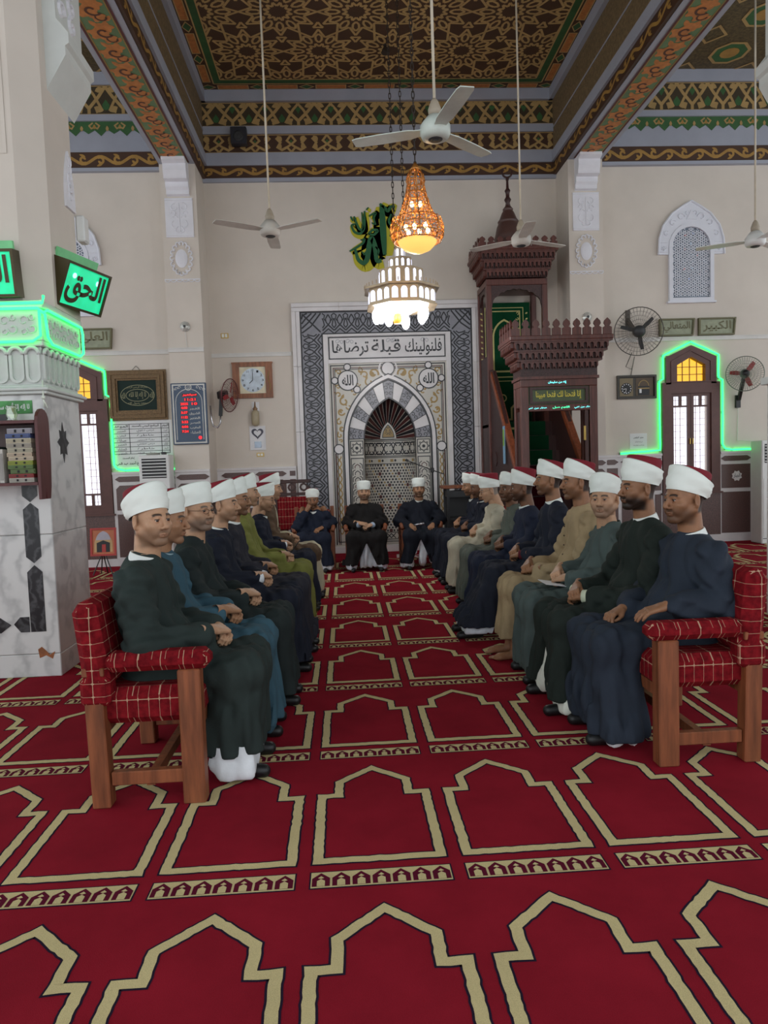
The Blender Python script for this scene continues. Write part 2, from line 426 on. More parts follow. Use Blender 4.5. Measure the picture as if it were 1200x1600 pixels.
# ---- ceilings with painted star ornament
CEILF = lambda z: Fr((0, 0, z), (1, 0, 0), (0, 1, 0), (0, 0, -1))
def star_field(mb, F, u0, u1, v0, v1, a, w, d, mi, mi_fill, mi_star, detail=True):
    """twelve-pointed star lattice (3.12.12 tiling)"""
    R = a / math.cos(PI / 12); rows = int((v1 - v0) / (a * math.sqrt(3))) + 3; cols = int((u1 - u0) / (2 * a)) + 3
    segs = []
    for j in range(-1, rows):
        for i in range(-1, cols):
            cx = u0 + i * 2 * a + (a if j % 2 else 0); cy = v0 + j * a * math.sqrt(3)
            if not (u0 - 1.2 * a < cx < u1 + 1.2 * a and v0 - 1.2 * a < cy < v1 + 1.2 * a): continue
            dd = ngon(cx, cy, R, 12, PI / 12)
            segs += hankin(dd, math.radians(64))
            if detail:
                r2 = R * 0.36
                for k in range(12):
                    t = PI * k / 6; c_, s_ = math.cos(t), math.sin(t)
                    hx_ = [(cx + R * (q * c_ - w_ * s_), cy + R * (q * s_ + w_ * c_)) for q, w_ in ((.40, 0), (.50, .075), (.66, .085), (.78, 0), (.66, -.085), (.50, -.075))]
                    segs += [(hx_[i_], hx_[(i_ + 1) % 6]) for i_ in range(6)]
                s8 = []
                for k in range(24):
                    rr = r2 * (1 if k % 2 else .62); t = PI * k / 12
                    s8.append((cx + rr * math.cos(t), cy + rr * math.sin(t)))
                segs += [(s8[k], s8[(k + 1) % 24]) for k in range(24)]
                for k in range(12):
                    t = PI * k / 6; q = (cx + R * .70 * math.cos(t), cy + R * .70 * math.sin(t))
                    if u0 < q[0] - .05 and q[0] + .05 < u1 and v0 < q[1] - .05 and q[1] + .05 < v1:
                        mb.face(leaf(cx + R * .52 * math.cos(t), cy + R * .52 * math.sin(t), math.degrees(t), R * .26, R * .13), F, d * .5, mi_fill)
                if u0 + r2 < cx < u1 - r2 and v0 + r2 < cy < v1 - r2: mb.face([(cx + (p[0] - cx) * .55, cy + (p[1] - cy) * .55) for p in s8], F, d * .5, mi_fill)
            for s in (1, -1):
                tx, ty = cx, cy + s * a * 2 / math.sqrt(3); tr = a * (2 / math.sqrt(3)) * 0.268 * 1.0
                tri = ngon(tx, ty, R * 2 * math.sin(PI / 12) / math.sqrt(3), 3, PI / 2 if s < 0 else -PI / 2)
                segs += hankin(tri, math.radians(64))
                if u0 + .05 < tx < u1 - .05 and v0 + .05 < ty < v1 - .05: mb.face(ngon(tx, ty, a * .13, 6), F, d * .5, mi_star)
    seen = set()
    for p, q in segs:
        key = (round((p[0] + q[0]) / 2, 3), round((p[1] + q[1]) / 2, 3))
        if key in seen: continue
        seen.add(key); c = clip_seg(p, q, u0, u1, v0, v1)
        if c: mb.ribbon([c[0], c[1]], w, F, d, mi)
# nave
mb = MB(); F = CEILF(ZC); mb.box(XL - .05, XR + .05, -4, Yn + .5, ZC, ZC + .2, 0)
ceiling = structure(mb.build('ceiling', brown_p), 'painted brown ceiling of the nave')
mb = MB()
bu0, bu1, bv0, bv1 = XL + .10, XR - .10, 5.2, Yn - .10
w_or = .21; w_gr = .13
mb.face([(bu0, bv0), (bu1, bv0), (bu1, bv1), (bu0, bv1)], F, .002, 0)
iu0, iu1, iv1 = bu0 + w_or, bu1 - w_or, bv1 - w_or
mb.face([(iu0, bv0), (iu1, bv0), (iu1, iv1), (iu0, iv1)], F, .004, 2)           # olive inner border
iu0 += w_gr; iu1 -= w_gr; iv1 -= w_gr
mb.face([(iu0, bv0), (iu1, bv0), (iu1, iv1), (iu0, iv1)], F, .006, 0)
for (p, q) in (((iu0, bv0), (iu0, iv1)), ((iu1, bv0), (iu1, iv1)), ((iu0, iv1), (iu1, iv1)), ((bu0 + w_or, bv0), (bu0 + w_or, iv1 + w_gr)), ((bu1 - w_or, bv0), (bu1 - w_or, iv1 + w_gr)), ((iu0 - w_gr, iv1 + w_gr), (iu1 + w_gr, iv1 + w_gr)),
               ((bu0, bv0), (bu0, bv1)), ((bu1, bv0), (bu1, bv1)), ((bu0, bv1), (bu1, bv1))): mb.ribbon([p, q], .022, F, .009, 1)
def cartouche(cx, cy, L, w, vert):
    f = (lambda x, y: (cx + y, cy + x)) if vert else (lambda x, y: (cx + x, cy + y))
    mb.face([f(-L / 2, -w / 2), f(L / 2, -w / 2), f(L / 2, w / 2), f(-L / 2, w / 2)], F, .005, 3)
    mb.ribbon([f(-L / 2, -w / 2), f(L / 2, -w / 2), f(L / 2, w / 2), f(-L / 2, w / 2)], .016, F, .008, 1, True)
def knot(cx, cy, s, vert):
    f = (lambda x, y: (cx + y, cy + x)) if vert else (lambda x, y: (cx + x, cy + y))
    mb.face([f(-s, 0), f(0, s * .6), f(s, 0), f(0, -s * .6)], F, .005, 2); mb.ribbon([f(-s, 0), f(0, s * .6), f(s, 0), f(0, -s * .6)], .016, F, .008, 1, True)
nx = 7; st = (bu1 - bu0 - w_or) / nx
for i in range(nx + 1):
    knot(bu0 + w_or / 2 + i * st, bv1 - w_or / 2, .12, False)
    if i < nx: cartouche(bu0 + w_or / 2 + (i + .5) * st, bv1 - w_or / 2, st - .32, .12, False)
for cx in (bu0 + w_or / 2, bu1 - w_or / 2):
    for i in range(7):
        knot(cx, bv1 - w_or / 2 - (i + 1) * st, .12, True); cartouche(cx, bv1 - w_or / 2 - (i + .5) * st, st - .32, .12, True)
star_field(mb, F, iu0, iu1, bv0, iv1, .56, .036, .010, 1, 4, 2)
structure(mb.build('ceiling_painting', [mat('paint_brown_warm', (74, 48, 26), .6), mat('paint_tan_bright', (186, 156, 100), .5, var=.12), green_p, orange_p, gold_p], ceiling))
ceil_aisle = mat('paint_dark_olive', (84, 70, 40), .6, var=.5, scale=22)
for nm, x0, x1 in (('ceiling_left', -9.5, PLX), ('ceiling_right', PRX, 11.5)):
    mb = MB(); mb.box(x0, x1, -4, Ya + .4, ZC + .03, ZC + .2, 0); F = CEILF(ZC + .03)
    for i in range(-1, int((x1 - x0) / 1.1) + 2):
        for j in range(4):
            cx, cy = x0 + .9 + i * 1.1, Ya - .55 - j * 1.0
            if x0 + .5 < cx < x1 - .5:
                p = ngon(cx, cy, .30, 8, PI / 8); mb.face(p, F, .003, 1); mb.ribbon(p, .05, F, .006, 2, True); mb.face(ngon(cx, cy, .15, 12), F, .006, 3)
                mb.ribbon(ngon(cx + .55, cy + .5, .22, 4, 0), .04, F, .006, 2, True)
    structure(mb.build(nm, [ceil_aisle, green_p, tan_p, gold_p]), 'dark painted ceiling of the ' + nm.split('_')[1] + ' aisle')

# ---- painted friezes
def vine(mb, F, u0, u1, v0, v1, P, d, mi, w=.03):
    h = (v1 - v0); c = (v0 + v1) / 2; n = max(1, round((u1 - u0) / P)); P = (u1 - u0) / n
    mb.ribbon([(u0 + P * t / 10, c + h * .24 * math.sin(2 * PI * t / 10)) for t in range(int(10 * n) + 1)], w, F, d, mi)
    for i in range(n * 2):
        s = 1 if i % 2 == 0 else -1; x = u0 + (i + .5) * P / 2
        mb.ribbon(spiral(x, c - s * h * .06, h * .26, h * .07, 90 * s + 40, 90 * s - 280, 12), w * .8, F, d, mi)
        mb.face(leaf(x - P * .12, c - s * h * .38, 20 * s, P * .2, h * .16), F, d, mi)
def scroll(mb, F, u0, u1, v0, v1, P, d, mi):
    h = v1 - v0; c = (v0 + v1) / 2; n = max(1, round((u1 - u0) / P)); P = (u1 - u0) / n
    for i in range(n):
        x = u0 + (i + .5) * P
        mb.ribbon(arc(x - P * .5, v0 + h * .1, P * .5, 0, 75, 6, h * .7), .062, F, d, mi)
        mb.ribbon(spiral(x, c, h * .36, h * .09, 200, -200, 16), .055, F, d, mi)
        mb.face(leaf(x + P * .28, c + h * .34, -60, h * .55, h * .24), F, d, mi); mb.face(leaf(x - P * .05, v0 + h * .1, 15, P * .3, h * .16), F, d, mi)
        mb.face(leaf(x - P * .06, c, 40, h * .2, h * .16), F, d, mi)
def interlace(mb, F, u0, u1, v0, v1, P, d):
    h = v1 - v0; c = (v0 + v1) / 2; n = max(1, round((u1 - u0) / P)); P = (u1 - u0) / n
    for i in range(n):
        x = u0 + (i + .5) * P
        mb.ribbon([(x, v0 + h * .05), (x - P * .12, v0 + h * .3), (x, v0 + h * .45), (x + P * .12, c + h * .15), (x, v1 - h * .05)], .036, F, d, 1)
        mb.ribbon([(x, v0 + h * .05), (x + P * .12, v0 + h * .3), (x, v0 + h * .45), (x - P * .12, c + h * .15), (x, v1 - h * .05)], .036, F, d, 1)
        mb.face(ngon(x, c + h * .12, h * .09, 4), F, d, 2)
        for s in (1, -1):
            mb.ribbon([(x + s * q[0] * P, v0 + q[1] * h) for q in ((.12, .3), (.26, .16), (.38, .3), (.3, .55), (.42, .8))], .042, F, d, 1)
            mb.face(leaf(x + s * P * .26, v0 + h * .62, 90 - s * 40, h * .38, h * .28), F, d, 1)
            mb.face(leaf(x + s * P * .36, v0 + h * .18, 90 + s * 30, h * .32, h * .22), F, d, 1)
    for v in (v0 + h * .04, v1 - h * .04): mb.ribbon([(u0, v), (u1, v)], .014, F, d, 1)
def chevron(mb, F, u0, u1, v0, v1, P, d):
    h = v1 - v0; n = max(1, round((u1 - u0) / P)); P = (u1 - u0) / n
    for i in range(n):
        x = u0 + (i + .5) * P
        for s in (1, -1):
            mb.ribbon([(x, v1 - .02), (x + s * P * .2, v0 + h * .62), (x + s * P * .5, v0 + h * .22), (x + s * P * .5, v0 + .02)], .052, F, d, 1)
            mb.ribbon([(x + s * P * .5, v1 - .03), (x + s * P * .34, v0 + h * .68), (x + s * P * .12, v0 + h * .18), (x + s * P * .3, v0 + h * .1)], .042, F, d, 1)
            mb.face(leaf(x + s * P * .10, v0 + h * .12, 90 - s * 62, P * .28, h * .22), F, d, 1)
            mb.face(leaf(x + s * P * .30, v0 + h * .80, 90 + s * 70, P * .26, h * .2), F, d, 1)
        mb.face([(x, v0 + h * .52), (x + h * .13, v0 + h * .34), (x + h * .1, v0 + h * .2), (x, v0 + h * .16), (x - h * .1, v0 + h * .2), (x - h * .13, v0 + h * .34)], F, d, 2)
        mb.face([(x + P * .5, v0 + h * .52), (x + P * .5 + h * .13, v0 + h * .74), (x + P * .5 + h * .07, v0 + h * .82), (x + P * .5, v0 + h * .76), (x + P * .5 - h * .07, v0 + h * .82), (x + P * .5 - h * .13, v0 + h * .74)] if i < n - 1 else ngon(x, v0 + h * .75, .02, 5), F, d, 2)
    for v in (v0 + h * .03, v1 - h * .03): mb.ribbon([(u0, v), (u1, v)], .014, F, d, 1)
def fringe(mb, F, u0, u1, v0, v1, P, d):
    n = max(1, round((u1 - u0) / P)); P = (u1 - u0) / n; h = v1 - v0
    for i in range(n):
        x = u0 + (i + .5) * P
        mb.prism([(x - P / 2, v1), (x - P / 2, v0 + h * .45), (x - P * .25, v0 + h * .15), (x, v0 + h * .4), (x + P * .25, v0), (x + P / 2, v0 + h * .45), (x + P / 2, v1)], F, d - .008, d - .004, 0)
        for s in (1, -1): mb.ribbon([(x + s * P * .05, v1 - h * .1), (x + s * P * .2, v1 - h * .3), (x + s * P * .12, v0 + h * .5), (x, v0 + h * .6)], .024, F, d, 1)
        mb.face(leaf(x, v0 + h * .45, 90, h * .35, h * .2), F, d, 2); mb.face(leaf(x + P * .5, v0 + h * .3, 90, h * .4, h * .22), F, d, 1)
TRIM = [0]
def trim(mb, mats, label=None):
    TRIM[0] += 1; return structure(mb.build('trim_%d' % TRIM[0], mats), label)
F = wallF(Yn)
mb = MB(); mb.fbox(F, XL, XR, 6.62, 6.82, 0, .06, 0); vine(mb, F, XL, XR, 6.63, 6.81, .52, .062, 1, .045); trim(mb, [brown_p, gold_p, green_p], 'dark brown frieze with gold vine above the prayer wall')
mb = MB(); mb.fbox(F, XL, XR, 7.03, 7.345, 0, .06, 0); interlace(mb, F, XL, XR, 7.03, 7.345, .62, .062); trim(mb, [brown_p, tan_p, green_p], 'brown frieze of tan interlaced ovals')
mb = MB(); mb.fbox(F, XL, XR, 7.475, 7.88, 0, .06, 0); chevron(mb, F, XL, XR, 7.475, 7.88, .56, .062); trim(mb, [mat('paint_olive_brown', (58, 46, 24), .6), tan_p, green_p], 'olive frieze with green buds under the ceiling')
for k, (z0, z1, d) in enumerate(((6.555, 6.62, .05), (6.82, 7.03, .09), (7.345, 7.475, .09), (7.88, ZC, .12))):
    mb = MB(); mb.fbox(F, XL, XR, z0, z1, 0, d); trim(mb, lav, 'lavender moulding on the prayer wall')
for x0, x1 in ((-9.5, PLX), (PRX, 11.5)):
    F = wallF(Ya)
    side = 'left' if x0 < 0 else 'right'
    mb = MB(); mb.fbox(F, x0, x1, 6.585, 6.845, 0, .05, 0); vine(mb, F, x0, x1, 6.59, 6.84, .56, .052, 1, .046); trim(mb, [brown_p, gold_p], 'brown frieze with gold scrolls in the %s aisle' % side)
    mb = MB(); mb.fbox(F, x0, x1, 6.845, 7.33, 0, .04, 0); trim(mb, lav, 'lavender band of the %s aisle' % side)
    mb = MB(); fringe(mb, F, x0, x1, 7.10, 7.33, .42, .052); trim(mb, [green_p, tan_p, gold_p], 'green fringe of leaves in the %s aisle' % side)
    mb = MB(); mb.fbox(F, x0, x1, 7.43, 7.90, 0, .05, 0); chevron(mb, F, x0, x1, 7.43, 7.90, .56, .052); trim(mb, [mat('paint_olive_brown', (58, 46, 24)), tan_p, green_p], 'olive upper frieze of the %s aisle' % side)
    for z0, z1 in ((6.53, 6.585), (7.33, 7.43), (7.90, ZC + .03)):
        mb = MB(); mb.fbox(F, x0, x1, z0, z1, 0, .08); trim(mb, lav, 'lavender moulding of the %s aisle' % side)

# ---- beams between nave and aisles
for side, x0, x1 in ((-1, PLX, XL), (1, XR, PRX)):
    xn = XL if side < 0 else XR; nm = 'left' if side < 0 else 'right'
    mb = MB(); mb.box(x0, x1, -4, Yp, ZS, ZC + .1, 0); beam = structure(mb.build('beam_' + nm, lav), 'painted beam between nave and %s aisle' % nm)
    Fn = Fr((xn, 0, 0), (0, 1, 0), (0, 0, 1), (-side, 0, 0))
    y0, y1 = -4, Yn - .06
    mb = MB(); mb.fbox(Fn, y0, y1, ZS + .01, 6.82, 0, .05, 0); vine(mb, Fn, 3.0, y1, 6.63, 6.81, .52, .052, 1, .042); structure(mb.build('beam_frieze', [brown_p, gold_p], beam))
    mb = MB(); mb.fbox(Fn, y0, y1, 7.00, 7.40, 0, .05, 0); mb.fbox(Fn, y0, y1, 7.42, 7.88, 0, .05, 0); structure(mb.build('beam_frieze', blur_p, beam))
    mb = MB(); mb.fbox(Fn, y0, y1, 6.82, 7.00, 0, .09); mb.fbox(Fn, y0, y1, 7.40, 7.42, 0, .06); mb.fbox(Fn, y0, y1, 7.88, ZC, 0, .12); structure(mb.build('beam_moulding', lav, beam))
    Fs = Fr((0, 0, ZS), (1, 0, 0), (0, 1, 0), (0, 0, -1)); mb = MB(); xm = (x0 + x1) / 2
    mb.face([(x0 + .09, -4), (x1 - .09, -4), (x1 - .09, Yp - .06), (x0 + .09, Yp - .06)], Fs, .003, 0)
    for s in (-1, 1):
        mb.ribbon([(xm + s * .205, -4), (xm + s * .205, Yp - .06)], .026, Fs, .006, 1); mb.ribbon([(xm + s * .18, -4), (xm + s * .18, Yp - .06)], .012, Fs, .006, 3)
    for k in range(20):
        cy = Yp - .35 - k * .40
        for q in range(3):
            ccx = xm + (.05, -.06, .03)[q]; ccy = cy + (-.10, .02, .12)[q]; rr = (.088, .11, .085)[q]
            pet = [(ccx + rr * (1 + .22 * math.cos(5 * t + q)) * math.cos(t), ccy + rr * (1 + .22 * math.cos(5 * t + q)) * math.sin(t)) for t in [2 * PI * i / 20 for i in range(20)]]
            mb.face(pet, Fs, .005 + .001 * q, 2)
        mb.ribbon(spiral(xm, cy, .095, .03, 30, 330, 12), .028, Fs, .009, 4); mb.ribbon(arc(xm + .06, cy + .12, .06, 0, 200, 6), .02, Fs, .009, 4)
        mb.face(leaf(xm - .1, cy + .18, 60, .16, .07), Fs, .004, 2); mb.face(leaf(xm + .1, cy - .2, -60, .12, .06), Fs, .004, 2)
    structure(mb.build('beam_soffit_painting', [sgreen_p, red_p, orange_p, gold_p, mat('paint_umber', (82, 44, 26), .6)], beam))

# ---- picture rail and stucco on the piers
rail = mat('rail_white', (214, 212, 208), .6, var=.05)
for F, x0, x1 in ((wallF(Ya), -9.5, PLX), (wallF(Ya), PRX, 11.5), (wallF(Yn), XL, XC - 1.7), (wallF(Yp), PLX, XL)):
    mb = MB(); mb.fbox(F, x0, x1, 3.555, 3.61, 0, .025); mb.fbox(F, x0, x1, 3.61, 3.625, 0, .035); trim(mb, rail, 'thin white picture rail')
def stucco_pier(x0, x1, label):
    F = wallF(Yp); xm = (x0 + x1) / 2; w = (x1 - x0)
    t = thing('pier_ornament', label, 'ornament', (xm, Yp, 4.73))
    prof = [(0, 6.08), (.05, 6.10), (.05, 6.16), (.09, 6.20), (.09, 6.28), (.19, 6.30), (.19, 6.34), (.22, 6.42), (.22, 6.52), (.31, 6.55), (.31, 6.60), (.34, 6.72), (.40, 6.76)]
    hw = .185
    mb = MB(); n = len(prof)
    for sx in (-1, 1): pass
    V = [(xm - hw, Yp - d, min(z, ZS)) for d, z in prof] + [(xm + hw, Yp - d, min(z, ZS)) for d, z in prof] + [(xm - hw, Yp, min(z, ZS)) for d, z in prof] + [(xm + hw, Yp, min(z, ZS)) for d, z in prof]
    Fa = [(i, n + i, n + i + 1, i + 1) for i in range(n - 1)] + [(2 * n + i, i, i + 1, 2 * n + i + 1) for i in range(n - 1)] + [(n + i, 3 * n + i, 3 * n + i + 1, n + i + 1) for i in range(n - 1)]
    mb.add(V, Fa); mb.build('bracket', white_pl, t)
    mb = MB(); mb.fbox(F, xm - .225, xm + .225, 5.42, 6.05, 0, .02); 
    for z in (5.45, 6.02): mb.fbox(F, xm - .22, xm + .22, z - .012, z + .012, .02, .032)
    pan = mb.build('carved_panel', white_pl, t)
    mb = MB()
    for s in (1, -1):
        for (cx, cz, r, a0, a1) in ((.07, 5.90, .07, 100, -180), (.09, 5.80, .045, 0, 300), (.06, 5.62, .08, 60, -150), (.04, 5.54, .05, 180, 420), (.05, 5.72, .06, 20, 160)):
            p = spiral(s * cx, cz, r, r * .45, a0 if s > 0 else 180 - a0, a1 if s > 0 else 180 - a1, 10)
            mb.tube([F(xm + u, v, .022) for u, v in p], .011, 5)
    mb.tube([F(xm, 5.5, .022), F(xm, 5.66, .022), F(xm, 5.97, .022)], .01, 5); mb.build('scrollwork', white_pl, pan)
    mb = MB(); cz = 5.08
    for i in range(16):
        a = 2 * PI * i / 16; rx, rz = .15, .24
        c0 = (rx * math.cos(a), rz * math.sin(a))
        mb.tube([F(xm + u, cz + v, .012) for u, v in spiral(c0[0], c0[1], .045, .018, math.degrees(a) - 120, math.degrees(a) + 150, 8)], .012, 5)
    mb.lathe([(.10, 0), (.10, .012), (.07, .02), (.001, .026)], n=20, M=Matrix.Translation((xm, Yp, cz)) @ Matrix.Rotation(PI / 2, 4, 'X') @ Matrix.Diagonal((1, 1.5, 1, 1)))
    mb.build('medallion', white_pl, t)
    mb = MB(); mb.fbox(F, x0, x1, 4.735, 4.75, 0, .012)
    for k in range(6): mb.tube([F(u, v, .01) for u, v in arc(x0 + (k + .5) * w / 6, 4.735, w / 13, 180, 360, 6, .035)], .008, 5)
    mb.build('scallop_line', white_pl, t)
stucco_pier(PLX, XL, 'white stucco bracket, panel and medallion on the pier above the red digital prayer-time board')
stucco_pier(XR, PRX, 'white stucco bracket, panel and medallion on the pier beside the wooden pulpit tower')
# ------------------------------------------------------------------ wainscot of granite panels
_pan = {}
def panel_mesh(w, z0, z1, cut):
    key = (round(w, 3), z0, z1, cut)
    if key not in _pan:
        b = MB(); F = Fr((0, 0, 0), (1, 0, 0), (0, 0, 1), (0, -1, 0)); h = w / 2
        p = [(-h, z0), (h, z0), (h, z1 - cut), (h - cut, z1), (-h + cut, z1), (-h, z1 - cut)] if cut else [(-h, z0), (h, z0), (h, z1), (-h, z1)]
        b.prism(p, F, .0, .012); o = b.build('panel', granite); _pan[key] = o.data; bpy.data.objects.remove(o)
    return _pan[key]
def lozenge_mesh(w):
    key = ('loz', round(w, 3))
    if key not in _pan:
        b = MB(); F = Fr((0, 0, 0), (1, 0, 0), (0, 0, 1), (0, -1, 0)); h = w / 2
        b.prism([(-h, 1.475), (-h + .07, 1.43), (h - .07, 1.43), (h, 1.475), (h - .07, 1.52), (-h + .07, 1.52)], F, 0, .012); o = b.build('panel', granite); _pan[key] = o.data; bpy.data.objects.remove(o)
    return _pan[key]
def wainscot(x0, x1, Y, start, skip=(), label=''):
    F = wallF(Y); pitch = .60
    mb = MB()
    segs = []; a = x0
    for s0, s1 in sorted(skip): segs.append((a, s0)); a = s1
    segs.append((a, x1))
    for s0, s1 in segs:
        if s1 - s0 > .02: mb.fbox(F, s0, s1, .13, 1.56, 0, .03); mb.fbox(F, s0, s1, 1.56, 1.60, 0, .05); mb.fbox(F, s0, s1, 0, .13, 0, .055)
    t = trim(mb, marble, label)
    x = start; ps = []
    while x > x0: x -= pitch
    while x < x1:
        for s0, s1 in segs:
            a, b = max(x + .035, s0 + .02), min(x + pitch - .035, s1 - .02)
            if b - a > .06:
                full = b - a > pitch - .08
                for z0, z1, cut in ((.15, .88, 0), (.95, 1.37, .06 if full else 0)):
                    o = link('panel', panel_mesh(b - a, z0, z1, cut), None); o.location = ((a + b) / 2, Y - .03, 0); ps.append(o)
                o = link('panel', lozenge_mesh(b - a + .03) if b - a > .2 else panel_mesh(b - a, 1.43, 1.52, 0), None); o.location = ((a + b) / 2, Y - .03, 0); ps.append(o)
        x += pitch
    for o in ps: attach(o, t)
    return t
wainscot(-9.5, PLX, Ya, -3.98, [(WLx - .53, WLx + .53)], 'brown granite wainscot of the left aisle')
wains_r = wainscot(PRX, 11.5, Ya, 6.555, [(WRx - .53, WRx + .53)], 'brown granite wainscot of the right aisle')
wainscot(XL, XC - 1.70, Yn, XL + .05, (), 'brown granite wainscot beside the prayer niche')
wainscot(PLX, XL, Yp, PLX, (), 'brown granite wainscot of the clock pier'); wainscot(XR, PRX, Yp, XR, (), 'brown granite wainscot of the pulpit pier')
for cx in (WLx, WRx):
    mb = MB(); F = wallF(Ya); mb.fbox(F, cx - .53, cx + .53, 0, .13, 0, .055, 1); mb.fbox(F, cx - .53, cx + .53, .13, .88, 0, .035, 0); trim(mb, [granite, marble], 'granite slab under the %s window' % ('left' if cx < 0 else 'right'))
# white star medallion set in the wainscot
F = wallF(Ya - .042); mb = MB(); cx, cz = 6.87, 1.16
mb.prism([(cx + (.098 if k % 2 else .075) * math.cos(PI * k / 8), cz + (.098 if k % 2 else .075) * math.sin(PI * k / 8)) for k in range(16)], F, 0, .006, 0)
mb.text('الجبار', F, cx - .06, cx + .06, cz - .04, cz + .045, .0065, 1, bold=.02); st = mb.build('star_medallion', [marble, black_i]); tag(st, 'white eight-pointed star medallion with black lettering on the granite wainscot', 'medallion')

# ------------------------------------------------------------------ windows
def see_through(name, col, f=0.9):
    m = bpy.data.materials.new(name); nt = NT(m); out = nt.n['Material Output']
    tr = nt.new('ShaderNodeBsdfTransparent'); tr.inputs[0].default_value = (*col, 1); gl = nt.new('ShaderNodeBsdfGlossy'); gl.inputs['Roughness'].default_value = .08
    mx = nt.new('ShaderNodeMixShader'); mx.inputs[0].default_value = 1 - f; nt.link(tr.outputs[0], mx.inputs[1]); nt.link(gl.outputs[0], mx.inputs[2]); nt.link(mx.outputs[0], out.inputs['Surface'])
    return m
glass = see_through('glass_clear', (.98, .93, .98), .94); glass_or = see_through('glass_orange', (1.0, .46, .02), .95)
frame_br = mat('window_wood_brown', (92, 56, 50), .45, var=.15, scale=8)
grille_w = mat('grille_white', (205, 190, 196), .6)
neon = mat('neon_green', (44, 255, 112), .4, var=0, emit=3.4)
def wood_mat(name, rgb, rough=.4, s=1.0, dark=.55):
    m = bpy.data.materials.new(name); nt = NT(m); c = lin(rgb)
    mp = nt.new('ShaderNodeMapping'); nt.link(nt.coord('Object'), mp.inputs[0]); mp.inputs['Scale'].default_value = (14 * s, 14 * s, 1.6 * s)
    f = nt.noise(2.2, 5, mp.outputs[0]); nt.col(nt.ramp(f, [(.3, tuple(x * dark for x in c)), (.7, tuple(min(1, x * 1.25) for x in c))]))
    nt.b.inputs['Roughness'].default_value = rough; nt.bump(f, .15, .003); return m
wood_dark = wood_mat('wood_dark_reddish', (92, 50, 42), .35); wood_mid = wood_mat('wood_worn_brown', (134, 76, 46), .5); wood_deep = wood_mat('wood_deep_brown', (62, 34, 30), .4)
def window(n, cx, label):
    F = wallF(Ya); t = thing('window_%d' % n, label, 'window', (cx, Ya, .9)); t['kind'] = 'structure'
    mb = MB(); O = [(-.52, .90), (.52, .90), (.52, 2.83), (.455, 2.83), (.455, 3.27), (0, 3.47), (-.455, 3.27), (-.455, 2.83), (-.52, 2.83)]
    # outer board with openings: side boards, head board around the orange light
    for s in (-1, 1):
        mb.prism([(cx + s * .52, .90), (cx + s * .52, 2.83), (cx + s * .455, 2.83), (cx + s * .36, 2.83), (cx + s * .36, .90)], F, -.06, .05)
    mb.fbox(F, cx - .36, cx + .36, .90, 1.0, -.06, .05); mb.fbox(F, cx - .36, cx + .36, 2.64, 2.80, -.06, .05); mb.fbox(F, cx - .455, cx + .455, 2.80, 2.83, -.06, .05)
    o6 = [(cx - .455, 2.83), (cx + .455, 2.83), (cx + .455, 3.27), (cx, 3.47), (cx - .455, 3.27)]; i6 = [(cx - .255, 2.84), (cx + .255, 2.84), (cx + .255, 3.13), (cx, 3.27), (cx - .255, 3.13)]
    mb.ring(o6, i6, F, -.06, .05); mb.build('frame', frame_br, t)
    mb = MB(); o5 = [(cx - .37, 2.83), (cx + .37, 2.83), (cx + .37, 3.20), (cx, 3.39), (cx - .37, 3.20)]; mb.ring(o5, [(cx + (u - cx) * .92, 3.05 + (v - 3.05) * .92) for u, v in o5], F, .05, .065); mb.build('head_moulding', frame_br, t)
    mb = MB(); mb.face(i6, F, -.02); mb.build('orange_pane', glass_or, t)
    mb = MB()
    for k in (-1, 0, 1): mb.fbox(F, cx + k * .13 - .006, cx + k * .13 + .006, 2.84, 3.25 - abs(k) * .06, -.03, -.012)
    for z in (2.97, 3.10): mb.fbox(F, cx - .25, cx + .25, z - .006, z + .006, -.03, -.012)
    mb.build('glazing_bars', mat('bar_ochre', (190, 130, 40), .5), t)
    for s in (-1, 1):
        a, b = (cx - .36, cx - .005) if s < 0 else (cx + .005, cx + .36)
        mb = MB(); ia, ib = a + .05, b - .05
        for q in ((a, ia, 1.0, 2.64), (ib, b, 1.0, 2.64), (ia, ib, 1.0, 1.05), (ia, ib, 2.59, 2.64), (ia, ib, 1.22, 1.25), (ia, ib, 2.40, 2.43), ((ia + ib) / 2 - .02, (ia + ib) / 2 + .02, 2.43, 2.59), ((ia + ib) / 2 - .02, (ia + ib) / 2 + .02, 1.05, 1.22)):
            mb.fbox(F, q[0], q[1], q[2], q[3], -.03, .02)
        ca = mb.build('casement', frame_br, t)
        mb = MB(); mb.face([(ia, 1.05), (ib, 1.05), (ib, 2.59), (ia, 2.59)], F, -.015); mb.build('pane', glass, ca)
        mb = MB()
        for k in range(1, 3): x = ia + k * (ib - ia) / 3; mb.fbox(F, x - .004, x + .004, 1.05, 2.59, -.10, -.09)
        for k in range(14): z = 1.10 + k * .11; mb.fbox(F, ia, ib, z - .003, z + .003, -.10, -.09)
        mb.build('grille', mat('grille_pink_bloom', (226, 190, 206), .6), ca)  # pink cast of the bars imitates the bloom of daylight around them
        mb = MB(); mb.fbox(F, (cx - .03 if s < 0 else cx + .02), (cx - .015 if s < 0 else cx + .035), 1.75, 1.85, .02, .045); mb.build('handle', mat('brass', (190, 160, 90), .35, .8), ca)
    mb = MB(); mb.fbox(F, cx - .55, cx + .55, .87, .90, 0, .09); mb.build('sill', frame_br, t)
    return t
window(1, WRx, 'brown wooden window with orange light on the pulpit side'); window(2, WLx, 'brown wooden window with orange light behind the marble column')
